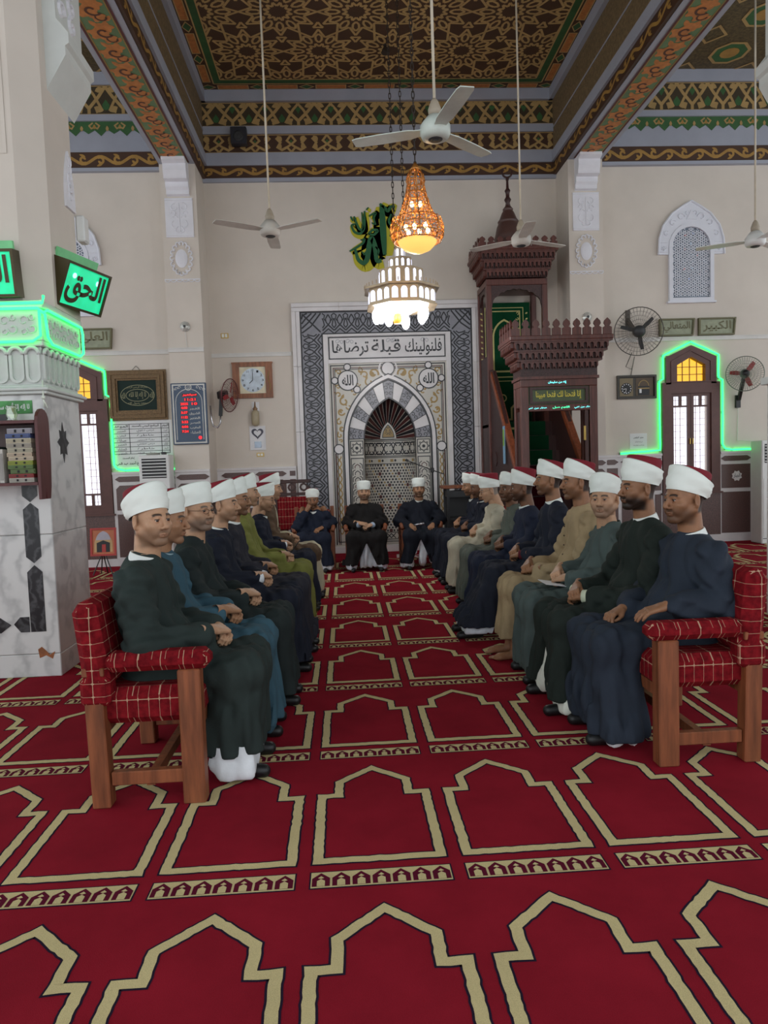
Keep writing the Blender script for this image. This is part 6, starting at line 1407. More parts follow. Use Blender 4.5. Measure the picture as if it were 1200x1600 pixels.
# wall fans
def cage(par, c, nrm, r, n, m, dep=.09, rings=6):
    nrm = Vector(nrm).normalized(); Rm_ = Vector((0, 0, 1)).rotation_difference(nrm).to_matrix().to_4x4(); Rm_.translation = Vector(c); b = MB()
    def P(rr, a, z): return tuple(Rm_ @ Vector((rr * math.cos(a), rr * math.sin(a), z)))
    b.tube([P(r, 2 * PI * k / 32, 0) for k in range(32)], .008, 6, closed=True)
    for k in range(n):
        a = 2 * PI * k / n
        for s in (1, -1): b.tube([P(.06, a, s * dep), P(r * .6, a, s * dep * .8), P(r, a, 0)], .0022, 3, cap=False)
    for s in (1, -1):
        for q in range(1, rings): b.tube([P(r * q / rings, 2 * PI * k / 24, s * dep * math.sqrt(max(0, 1 - (q / rings) ** 2)) ** .6) for k in range(24)], .0018, 3, closed=True)
    b.build('cage', m, par); return Rm_
def blades(par, Rm_, r, n, m, w=.5, tw=.35):
    for k in range(n):
        M = Rm_ @ Matrix.Rotation(2 * PI * k / n + .5, 4, 'Z') @ Matrix.Rotation(tw, 4, 'X'); b = MB(); V = [tuple(M @ Vector(q)) for q in ((.05, -.03, .004), (r * .5, -r * .22 * w * 2, .004), (r * .9, -r * .16 * w * 2, .004), (r * .92, r * .14 * w * 2, .004), (r * .5, r * .16 * w * 2, .004), (.05, .03, .004))]; V += [tuple(M @ Vector((q[0], q[1], -.004))) for q in ((.05, -.03), (r * .5, -r * .22 * w * 2), (r * .9, -r * .16 * w * 2), (r * .92, r * .14 * w * 2), (r * .5, r * .16 * w * 2), (.05, .03))]
        b.add(V, [(0, 1, 2, 3, 4, 5), (11, 10, 9, 8, 7, 6)] + [(i, 6 + i, 6 + (i + 1) % 6, (i + 1) % 6) for i in range(6)]); b.build('blade', m, par)
cagem = mat('cage_grey_brown', (84, 78, 72), .5, .4); redb = mat('blade_red', (150, 30, 34), .35); blk = mat('plastic_black', (26, 26, 28), .4)
t = thing('wall_fan', 'large black wire cage wall fan beside the pulpit', 'fan', (4.95, Ya, 3.4)); c = (5.0, Ya - .32, 3.68); Rm_ = cage(t, c, (-.25, -1, -.15), .40, 40, cagem); blades(t, Rm_, .34, 3, dgrey, .28)
b = MB(); b.lathe([(.09, .12), (.10, .04), (.10, -.08), (.06, -.12)], n=18, M=Rm_ @ Matrix.Rotation(PI, 4, 'X')); b.build('motor', dgrey, t, smooth=True); b = MB(); b.beam((4.98, Ya - .22, 3.7), (4.94, Ya, 3.95), .05, .05); b.box(4.90, 4.98, Ya - .02, Ya, 3.82, 4.10); b.build('bracket', cagem, t); b = MB(); b.tube([(4.93, Ya - .2, 3.35), (4.86, Ya - .1, 3.12), (4.98, Ya - .06, 3.08), (5.04, Ya - .04, 3.3), (4.98, Ya - .02, 2.98)], .007, 6); b.build('cable', cagem, t)
t = thing('wall_fan', 'wall fan with red blades beside the neon framed window', 'fan', (6.9, Ya, 2.5)); c = (6.86, Ya - .32, 2.92); Rm_ = cage(t, c, (-.45, -1, .12), .30, 44, mat('cage_clear', (120, 128, 118), .4, .3)); blades(t, Rm_, .26, 3, redb, .42)
b = MB(); b.lathe([(.07, .09), (.08, 0), (.05, -.08)], n=18, M=Rm_ @ Matrix.Rotation(PI, 4, 'X')); b.build('motor', blk, t, smooth=True); b = MB(); b.beam((6.87, Ya - .26, 2.84), (6.9, Ya - .06, 2.50), .05, .06); b.box(6.86, 6.94, Ya - .05, Ya, 2.36, 2.58); b.build('bracket', blk, t); b = MB(); b.tube([(6.90, Ya - .03, 2.40), (6.91, Ya - .015, 2.2), (6.90, Ya - .012, 1.78), (7.2, Ya - .012, 1.77)], .006, 5); b.build('cable', rail, t)
t = thing('wall_fan', 'red and black wall fan on a curved chrome arm beside the digital board', 'fan', (-2.3, Yn - .35, 2.4)); c = (-1.98, Yn - .50, 2.84); Rm_ = cage(t, c, (.92, -.35, -.12), .28, 36, mat('cage_maroon', (96, 40, 42), .4, .3)); blades(t, Rm_, .24, 3, redb, .42)
b = MB(); Mo = Rm_ @ Matrix.Translation((0, 0, -.14)); b.obox(Mo, .13, .13, .16); b.build('motor', blk, t, bevel=.015); b = MB(); b.beam((-2.13, Yn - .46, 2.82), (-2.16, Yn - .46, 2.50), .05, .06); b.build('stem', blk, t); b = MB(); b.tube([(-2.16, Yn - .46, 2.52), (-2.17, Yn - .46, 2.38), (-2.22, Yn - .46, 2.30), (-2.29, Yn - .46, 2.33), (-2.32, Yn - .46, 2.45), (-2.325, Yn - .46, 2.68)], .014, 8); b.build('arm', chrome, t, smooth=True)
# floor standing air conditioners
def aircon(x0, x1, y, h, label):
    t = thing('air_conditioner', label, 'air conditioner', ((x0 + x1) / 2, y, 0), 'floor standing air conditioners'); F_ = wallF(y - .17); b = MB(); b.box(x0, x1, y - .17, y + .17, 0, h); b.build('cabinet', wht, t, bevel=.015)
    b = MB(); b.fbox(F_, x0 + .05, x1 - .05, h - .38, h - .06, 0, .004); b.build('grille_recess', blk, t)
    for k in range(6): b = MB(); z = h - .36 + k * .052; b.fbox(F_, x0 + .05, x1 - .05, z, z + .014, .002, .014); b.build('louver', wht, t)
    b = MB(); b.fbox(F_, (x0 + x1) / 2 - .06, (x0 + x1) / 2 + .06, h - .58, h - .49, 0, .006); b.build('display', mat('display_grey', (70, 80, 92), .3), t); b = MB(); b.fbox(F_, x0 + .03, x1 - .03, .12, h - .64, 0, .006); b.build('front_panel', wht, t, bevel=.003); b = MB(); b.fbox(F_, x0 + .02, x1 - .02, .085, .095, 0, .004); b.build('shadow_gap', dgrey, t)
aircon(-3.42, -2.93, 10.42, 1.86, 'white standing air conditioner below the timetable poster'); aircon(6.98, 7.50, 10.30, 1.76, 'white standing air conditioner beside the star medallion wainscot')
# small box on top of the poster corner
b = MB(); b.box(-3.07, -3.0, 10.33, 10.42, 1.861, 1.905); o = b.build('receiver_box', dgrey, None, bevel=.006); tag(o, 'small dark receiver box on top of the air conditioner', 'box')
b = MB(); b.lathe([(.10, 1.861), (.12, 1.875), (.09, 1.895), (.001, 1.90)], (-3.22, 10.42, 0), 18, sy=.5); o = b.build('wicker_tray', mat('tray_grey', (150, 150, 142), .6), None, smooth=True); tag(o, 'small oval grey tray on top of the air conditioner', 'tray')
# red framed picture on a folding stand
t = thing('picture_stand', 'red framed picture of a black cube shrine on a folding stand', 'picture', (-3.88, 9.75, 0)); F_ = Fr((-3.88, 9.70, 0), (1, .0, 0), (-.0, .12, .99), (0, -.99, .12)); x0, x1, z0, z1 = -.21, .19, .30, .74
b = MB(); b.ring(rect(x0, x1, z0, z1), rect(x0 + .03, x1 - .03, z0 + .03, z1 - .03), F_, 0, .02); b.build('frame', mat('frame_red', (176, 52, 46), .5), t); b = MB(); b.face(rect(x0 + .02, x1 - .02, z0 + .02, z1 - .02), F_, .006, 0); b.prism(arch_pts := ogee(-.01, z0 + .18, .14, .2, 8) + [(.13, z0 + .06), (-.15, z0 + .06)], F_, .006, .009, 1); b.prism(ogee(-.01, z0 + .25, .11, .14, 8), F_, .009, .012, 2); b.prism(rect(-.11, .09, z0 + .06, z0 + .20), F_, .009, .014, 3); b.prism([(-.12, z0 + .2), (.10, z0 + .2), (-.01, z0 + .245)], F_, .012, .015, 3); b.prism(rect(-.03, .03, z0 + .06, z0 + .18), F_, .014, .017, 4); b.build('picture', [mat('picture_orange', (190, 110, 70), .5), mat('picture_tan', (196, 160, 110), .5), mat('picture_lilac', (176, 172, 184), .5), mat('picture_black', (20, 20, 22), .5), mat('frame_red', (176, 52, 46), .5)], t)
for dx, dy in ((-.16, -.06), (.14, -.06), (-.02, .20), (-.10, .14)): b = MB(); b.tube([(-3.89 + dx * .2, 9.74, .32), (-3.89 + dx, 9.74 + dy, .004)], .009, 6); b.build('stand_leg', blk, t)
# reading desk between niche and pulpit
t = thing('reading_desk', 'black metal reading stand with brown wooden top and an open book', 'stand', (1.95, 10.2, 0)); b = MB(); b.box(1.52, 2.20, 9.95, 10.45, 1.14, 1.19); b.build('top', wood_mid, t, bevel=.01)
for x in (1.60, 2.12):
    for y in (10.0, 10.4): b = MB(); b.box(x - .02, x + .02, y - .02, y + .02, 0, 1.14); b.build('leg', blk, t)
for z0, z1 in ((1.0, 1.10), (.62, .66), (.30, .34)): b = MB(); b.box(1.60, 2.12, 10.0, 10.38, z0, z1); b.build('shelf', blk, t)
b = MB(); b.box(1.62, 2.10, 10.36, 10.39, .1, 1.10); b.build('back_panel', blk, t)
b = MB()
for s in (-1, 1): b.add([(2.0, 10.1, 1.2), (2.0 + s * .13, 10.1, 1.215), (2.0 + s * .13, 10.32, 1.215), (2.0, 10.32, 1.2), (2.0, 10.1, 1.192), (2.0 + s * .13, 10.1, 1.192), (2.0 + s * .13, 10.32, 1.192), (2.0, 10.32, 1.192)], [(0, 1, 2, 3), (7, 6, 5, 4), (0, 4, 5, 1), (1, 5, 6, 2), (2, 6, 7, 3), (3, 7, 4, 0)])
o = b.build('open_book', paper); tag(o, 'open white book lying on the black reading stand', 'book')
# microphone stand
t = thing('microphone_stand', 'thin black microphone boom stand in front of the prayer niche', 'microphone', (1.42, 10.55, 0)); b = MB(); b.tube([(1.42, 10.55, .02), (1.42, 10.55, 1.45)], .012, 8); b.build('pole', blk, t); b = MB(); b.tube([(1.60, 10.45, 1.38), (1.42, 10.55, 1.45), (1.02, 10.6, 1.62)], .009, 8); b.build('boom', blk, t); b = MB(); b.tube([(1.02, 10.6, 1.62), (.97, 10.6, 1.64)], .022, 10); b.build('microphone_head', dgrey, t); b = MB(); b.lathe([(.13, .0), (.13, .015), (.02, .03)], (1.42, 10.55, 0), 18); b.build('base', blk, t); b = MB(); b.box(1.39, 1.45, 10.52, 10.58, 1.41, 1.49); b.build('clamp', blk, t, bevel=.008)
# white socket on niche frame edge
b = MB(); Fm_ = wallF(Yn); b.box(2.46, 2.56, 11.0, 11.03, 1.62, 1.84); b.tube([(2.5, 11.0, 1.76), (2.49, 10.96, 1.70), (2.52, 10.97, 1.64), (2.5, 10.98, 1.55)], .008, 6); o = b.build('socket_plate', rail); tag(o, 'white socket plate with looped cable between niche and pulpit', 'socket')
# extension lead on the carpet in front of the niche
b = MB(); b.box(.75, .95, 10.3, 10.37, .0, .05); b.tube([(.95, 10.33, .02), (1.1, 10.2, .012), (1.05, 10.45, .012), (1.2, 10.5, .012)], .007, 6); o = b.build('extension_lead', rail); tag(o, 'white extension lead lying on the carpet before the prayer niche', 'cable')
# ------------------------------------------------------------------ figures: implicit surfaces turned into one skin
class Field:
    def __init__(s, lo, hi, h):
        s.lo = np.array(lo, np.float32); s.h = h; s.n = np.ceil((np.array(hi) - np.array(lo)) / h).astype(int) + 1
        s.F = np.full(tuple(s.n), 0.5, np.float32); s.ax = [s.lo[i] + h * np.arange(s.n[i], dtype=np.float32) for i in range(3)]
    def win(s, lo, hi):
        sl = []
        for i in range(3):
            a = int(max(0, math.floor((lo[i] - s.lo[i]) / s.h))); b = int(min(s.n[i], math.ceil((hi[i] - s.lo[i]) / s.h) + 1)); sl.append(slice(a, max(a, b)))
        X = s.ax[0][sl[0]][:, None, None]; Y = s.ax[1][sl[1]][None, :, None]; Z = s.ax[2][sl[2]][None, None, :]
        return tuple(sl), X, Y, Z
    def comb(s, sl, d, k, sub=False):
        A = s.F[sl]
        if A.size == 0: return
        if sub:
            if k > 0: h = np.maximum(k - np.abs(A + d), 0) / k; s.F[sl] = np.maximum(A, -d) + h * h * k * .25
            else: s.F[sl] = np.maximum(A, -d)
        elif k > 0: h = np.maximum(k - np.abs(A - d), 0) / k; s.F[sl] = np.minimum(A, d) - h * h * k * .25
        else: s.F[sl] = np.minimum(A, d)
    def cap(s, a, b, ra, rb=None, k=.02, sub=False, m=.05):
        rb = ra if rb is None else rb; a = np.array(a, np.float32); b = np.array(b, np.float32); R = max(ra, rb) + k + m
        sl, X, Y, Z = s.win(np.minimum(a, b) - R, np.maximum(a, b) + R); d = b - a; q = float(d @ d) + 1e-9
        t = np.clip(((X - a[0]) * d[0] + (Y - a[1]) * d[1] + (Z - a[2]) * d[2]) / q, 0, 1)
        D = np.sqrt((X - a[0] - t * d[0]) ** 2 + (Y - a[1] - t * d[1]) ** 2 + (Z - a[2] - t * d[2]) ** 2) - (ra + (rb - ra) * t)
        s.comb(sl, D, k, sub)
    def ell(s, c, r, k=.02, sub=False, rx=0.0, rz=0.0, m=.05):
        R = max(r) + k + m; sl, X, Y, Z = s.win([q - R for q in c], [q + R for q in c]); x, y, z = X - c[0], Y - c[1], Z - c[2]
        if rx: co, si = math.cos(rx), math.sin(rx); y, z = y * co + z * si, z * co - y * si
        if rz: co, si = math.cos(rz), math.sin(rz); x, y = x * co + y * si, y * co - x * si
        k0 = np.sqrt((x / r[0]) ** 2 + (y / r[1]) ** 2 + (z / r[2]) ** 2); k1 = np.sqrt((x / r[0] ** 2) ** 2 + (y / r[1] ** 2) ** 2 + (z / r[2] ** 2) ** 2) + 1e-6
        s.comb(sl, k0 * (k0 - 1) / k1, k, sub)
    def mesh(s):
        F = s.F; ins = F < 0; h = s.h
        nx, ny, nz = F.shape; cnt = np.zeros((nx - 1, ny - 1, nz - 1), np.int8)
        for i in (0, 1):
            for j in (0, 1):
                for k in (0, 1): cnt += ins[i:nx - 1 + i, j:ny - 1 + j, k:nz - 1 + k]
        act = (cnt > 0) & (cnt < 8); idx = np.full(act.shape, -1, np.int64); C = np.argwhere(act); idx[act] = np.arange(len(C))
        P = np.zeros((len(C), 3), np.float32); W = np.zeros(len(C), np.float32); corner = [(i, j, k) for i in (0, 1) for j in (0, 1) for k in (0, 1)]
        val = {c: F[C[:, 0] + c[0], C[:, 1] + c[1], C[:, 2] + c[2]] for c in corner}
        for a in corner:
            for ax in range(3):
                if a[ax]: continue
                b = tuple(a[q] + (q == ax) for q in range(3)); va, vb = val[a], val[b]; cr = (va < 0) != (vb < 0)
                t = np.where(cr, va / np.where(cr, va - vb, 1), 0); p = np.tile(np.array(a, np.float32), (len(C), 1)); p[:, ax] += t
                P[cr] += p[cr]; W[cr] += 1
        V = (C + P / np.maximum(W, 1)[:, None]) * h + s.lo; Q = []
        for ax in range(3):
            o1, o2 = [q for q in range(3) if q != ax]; a = [slice(None)] * 3; b = [slice(None)] * 3; a[ax] = slice(0, -1); b[ax] = slice(1, None)
            sa, sb = ins[tuple(a)], ins[tuple(b)]; E = np.argwhere(sa != sb); ok = (E[:, o1] > 0) & (E[:, o2] > 0) & (E[:, o1] < F.shape[o1] - 1) & (E[:, o2] < F.shape[o2] - 1); E = E[ok]
            if not len(E): continue
            def cell(d1, d2): G = E.copy(); G[:, o1] -= d1; G[:, o2] -= d2; return idx[G[:, 0], G[:, 1], G[:, 2]]
            q = np.stack([cell(1, 1), cell(0, 1), cell(0, 0), cell(1, 0)], 1); fl = sa[E[:, 0], E[:, 1], E[:, 2]]
            if ax == 1: fl = ~fl
            q[~fl] = q[~fl][:, ::-1]; Q.append(q)
        return V.astype(np.float64), np.concatenate(Q) if Q else np.zeros((0, 4), int)
def relax(V, Q, it=1, lam=.5):
    for _ in range(it):
        S = np.zeros_like(V); N = np.zeros(len(V))
        for i in range(4):
            a, b = Q[:, i], Q[:, (i + 1) % 4]; np.add.at(S, a, V[b]); np.add.at(N, a, 1); np.add.at(S, b, V[a]); np.add.at(N, b, 1)
        V = V + lam * (S / np.maximum(N, 1)[:, None] - V)
    return V
def np_mesh(name, V, Q, mats, mi=None, mask=None):
    me = bpy.data.meshes.new(name); me.vertices.add(len(V)); me.vertices.foreach_set('co', V.astype(np.float32).ravel())
    n = Q.shape[1]; me.loops.add(Q.size); me.loops.foreach_set('vertex_index', Q.astype(np.int32).ravel()); me.polygons.add(len(Q))
    me.polygons.foreach_set('loop_start', np.arange(0, Q.size, n, dtype=np.int32))
    for m in mats: me.materials.append(m)
    if mi is not None: me.polygons.foreach_set('material_index', mi.astype(np.int32))
    me.polygons.foreach_set('use_smooth', np.ones(len(Q), bool))
    if mask is not None:
        at = me.color_attributes.new('mask', 'FLOAT_COLOR', 'POINT'); at.data.foreach_set('color', mask.astype(np.float32).ravel())
    me.update(calc_edges=True); me.validate(); return me
# ---- head
def make_head(h, v):
    """head template: origin between the ears, facing +y. v = dict of small shape differences"""
    f = Field((-.10, -.14, -.22), (.10, .14, .14), h); w = v.get('w', 1.0); jw = v.get('jaw', 1.0); nz = v.get('nose', 1.0); ch = v.get('chin', 0)
    f.ell((0, -.012, .030), (.074 * w, .096, .088), .01); f.ell((0, .028, -.026), (.060 * w, .062, .078), .03)
    for s in (-1, 1):
        f.cap((s * .054 * w * jw, -.005, -.048), (s * .020 * jw, .058, -.098), .019, .015, .025); f.ell((s * .042 * w, .060, -.026), (.022, .024, .020), .02); f.ell((s * .032 * w, .064, -.056), (.017, .020, .020), .02)
    f.ell((0, .066, -.098 - ch), (.026 * jw, .022, .020), .02); f.cap((0, -.028, -.05), (0, -.045, -.21), .057, .062, .03)
    for s in (-1, 1): f.cap((s * .010, .085, .019), (s * .042 * w, .070, .018), .010, .009, .012)
    for s in (-1, 1): f.ell((s * .030, .098, .000), (.016, .020, .0105), .012, True)
    for s in (-1, 1):
        f.ell((s * .030, .0765, .000), (.0140, .0140, .0140), .004); f.ell((s * .030, .092, -.0005), (.0115, .013, .0042), .002, True)
    f.cap((0, .086, .012), (0, .110, -.026 * nz), .0080, .0112, .012); f.ell((0, .112, -.031 * nz), (.0112, .011, .0098), .008)
    for s in (-1, 1): f.ell((s * .0140, .096, -.035 * nz), (.0088, .012, .0080), .006); f.ell((s * .007, .100, -.043 * nz), (.0035, .006, .003), .003, True)
    f.cap((-.019, .083, -.0645), (0, .0925, -.061), .0058, .0068, .006); f.cap((.019, .083, -.0645), (0, .0925, -.061), .0058, .0068, .006)
    f.cap((-.017, .083, -.0715), (.017, .083, -.0715), .006, .006, .004); f.ell((0, .086, -.0725), (.014, .0075, .0065), .006); f.cap((-.021, .092, -.0672), (.021, .092, -.0672), .0022, .0022, .002, True)
    for s in (-1, 1):
        f.ell((s * .079 * w, -.012, -.006), (.0095, .023, .036), .006, rz=-s * .45); f.ell((s * .089 * w, -.004, .000), (.007, .012, .021), .004, True, rz=-s * .45); f.ell((s * .074 * w, -.002, -.032), (.007, .009, .010), .006)
    V, Q = f.mesh(); return relax(V, Q, 1, .35), Q
HEADV = [dict(), dict(w=1.04, jaw=1.12, nose=1.08), dict(w=.97, jaw=.92, nose=1.12, chin=.004), dict(w=1.06, jaw=1.2, nose=1.0, chin=-.003)]
_HC = {}
def head_tpl(v, h):
    if (v, h) not in _HC: _HC[(v, h)] = make_head(h, HEADV[v])
    return _HC[(v, h)]
# ---- hand (left hand, palm down, fingers +y, thumb +x)
def make_hand(h, curl, spread=0.0, thumb=0.0):
    f = Field((-.075, -.11, -.11), (.085, .20, .05), h); mx = (-.030, -.0105, .0105, .031); Ls = (.062, .078, .084, .076)
    f.cap((0, -.11, .0), (0, -.02, 0), .027, .0245, .01); f.cap((-.008, -.03, 0), (-.012, .02, 0), .022, .018, .015); f.cap((.008, -.03, 0), (.012, .02, 0), .022, .018, .015)
    for i in range(4):
        f.cap((mx[i] * .7, .01, 0), (mx[i], .085, .002), .0150, .0118, .012)
        p = np.array((mx[i], .085 - (.008 if i == 0 else 0), .002)); a = 0.0; sp = (i - 1.5) * spread
        for j, (fr, r0, r1) in enumerate(((.46, .0102, .0092), (.30, .0092, .0084), (.24, .0084, .0066))):
            a += math.radians(curl[j]); d = np.array((math.sin(sp) * math.cos(a), math.cos(a) * math.cos(sp), -math.sin(a))); q = p + d * Ls[i] * fr
            f.cap(p, q, r0, r1, .004); f.ell(tuple(p + np.array((0, 0, .001))), (r0 * 1.04,) * 3, .003); p = q
    b = np.array((.024, .012, -.006)); c = np.array((.050 - thumb * .02, .046, -.016 - thumb * .012)); e = np.array((.056 - thumb * .035, .078, -.020 - thumb * .02)); g = np.array((.052 - thumb * .05, .100, -.024 - thumb * .02))
    f.cap(b, c, .0165, .0125, .012); f.cap(c, e, .0118, .0102, .005); f.cap(e, g, .0102, .0080, .004)
    V, Q = f.mesh(); return relax(V, Q, 1, .3), Q
_HD = {}
POSE = {'flat': ((14, 18, 12), .06, .1), 'soft': ((30, 34, 20), .03, .4), 'fist': ((58, 70, 40), 0, .8), 'clasp': ((40, 62, 34), .02, .6)}
def hand_tpl(kind, h):
    if (kind, h) not in _HD: _HD[(kind, h)] = make_hand(h, *POSE[kind])
    return _HD[(kind, h)]
def place(V, o, fdir, up, mirror=False):
    """put a hand: fdir = finger direction, up = back of the hand"""
    y = np.array(fdir, float); y /= np.linalg.norm(y); z = np.array(up, float); z -= y * (z @ y); z /= np.linalg.norm(z); x = np.cross(y, z)
    W = V.copy()
    if mirror: W[:, 0] *= -1
    return W @ np.array([x, y, z]) + np.array(o)
# ---- materials
def skin_mat(name, rgb, hair):
    if name in MATS: return MATS[name]
    m = bpy.data.materials.new(name); nt = NT(m); c = lin(rgb); at = nt.new('ShaderNodeAttribute'); at.attribute_name = 'mask'; sp = nt.new('ShaderNodeSeparateColor'); nt.link(at.outputs['Color'], sp.inputs[0])
    base = nt.ramp(nt.noise(22, 4), [(.3, tuple(x * .86 for x in c)), (.7, tuple(min(1, x * 1.1) for x in c))])
    k = nt.mix(sp.outputs[2], base, (c[0] * .80, c[1] * .58, c[2] * .50, 1)); k = nt.mix(sp.outputs[1], k, (c[0] * .84, c[1] * .60, c[2] * .58, 1)); k = nt.mix(sp.outputs[0], k, (*lin(hair), 1)); nt.col(k)
    nt.b.inputs['Roughness'].default_value = .48; nt.b.inputs['Specular IOR Level'].default_value = .35; nt.bump(nt.noise(160, 2), .12, .002); MATS[name] = m; return m
def fabric(rgb, rough=.85):
    nm = 'fabric_%d_%d_%d' % rgb
    if nm in MATS: return MATS[nm]
    m = bpy.data.materials.new(nm); nt = NT(m); c = lin(rgb); nt.col(nt.ramp(nt.noise(5, 4), [(.3, tuple(x * .82 for x in c)), (.7, tuple(min(1, x * 1.15) for x in c))]))
    nt.b.inputs['Roughness'].default_value = rough; nt.b.inputs['Specular IOR Level'].default_value = .25; nt.bump(nt.noise(14, 3), .25, .02); MATS[nm] = m; return m
turb_w = mat('turban_white', (232, 238, 232), .8, var=.03, scale=9, bump=.2, bscale=30); cap_r = mat('cap_crimson', (120, 16, 34), .85, var=.1); white_c = mat('cotton_white', (222, 228, 232), .85, var=.04, bump=.15, bscale=12)
eye_w = mat('eye_white', (214, 208, 200), .25, var=0); iris = mat('eye_iris', (46, 30, 22), .2, var=0); shoe_b = mat('shoe_black', (20, 20, 22), .45, var=.1); specs = mat('spectacle_frame', (40, 34, 32), .35, .5, var=0)
SK = {'light': (184, 144, 114), 'mid': (162, 120, 90), 'tan': (146, 104, 76), 'brown': (116, 80, 58), 'dark': (100, 66, 50)}
def smooth01(x, a, b): t = np.clip((x - a) / (b - a), 0, 1); return t * t * (3 - 2 * t)
def turban_mesh(h=.12, back=.085, cap=.022, seed=0):
    """white wound band (front higher than back) and crimson crown; origin at head centre"""
    rn = random.Random(seed); n = 40; rows = 9; V = []; ph = rn.uniform(0, 6)
    def top(a): return back + (h - back) * (.5 + .5 * math.sin(a))
    for j in range(rows):
        t = j / (rows - 1)
        for i in range(n):
            a = 2 * PI * i / n; z = .028 + t * top(a); fl = .012 * t + .006 * math.sin(PI * t); wv = .0022 * math.sin(2 * a + 9 * t + ph) + .0014 * math.sin(5 * a - 14 * t + ph) + .0016 * math.sin(26 * t + 2 * a)
            V.append(((.086 + fl + wv) * math.cos(a), (.106 + fl + wv) * math.sin(a) - .008, z))
    o = len(V)
    for i in range(n): a = 2 * PI * i / n; V.append((.088 * math.cos(a), .108 * math.sin(a) - .008, .028 + top(a) + .006))
    for i in range(n): a = 2 * PI * i / n; V.append((.080 * math.cos(a), .100 * math.sin(a) - .008, .028 + top(a) - .012))
    for i in range(n): a = 2 * PI * i / n; V.append((.078 * math.cos(a), .097 * math.sin(a) - .008, .030))
    R = rows + 3; F = [(j * n + i, j * n + (i + 1) % n, (j + 1) * n + (i + 1) % n, (j + 1) * n + i) for j in range(R - 1) for i in range(n)]
    C = []; zc = .028 + h + cap - .022
    for r, z in ((1.0, .06), (1.0, zc - .02), (.97, zc - .006), (.90, zc), (.5, zc + .004), (.001, zc + .005)):
        for i in range(n): a = 2 * PI * i / n; C.append((.082 * r * math.cos(a), .102 * r * math.sin(a) - .008, z))
    G = [(j * n + i, j * n + (i + 1) % n, (j + 1) * n + (i + 1) % n, (j + 1) * n + i) for j in range(5) for i in range(n)]
    return V, F, C, G
_fc = {}
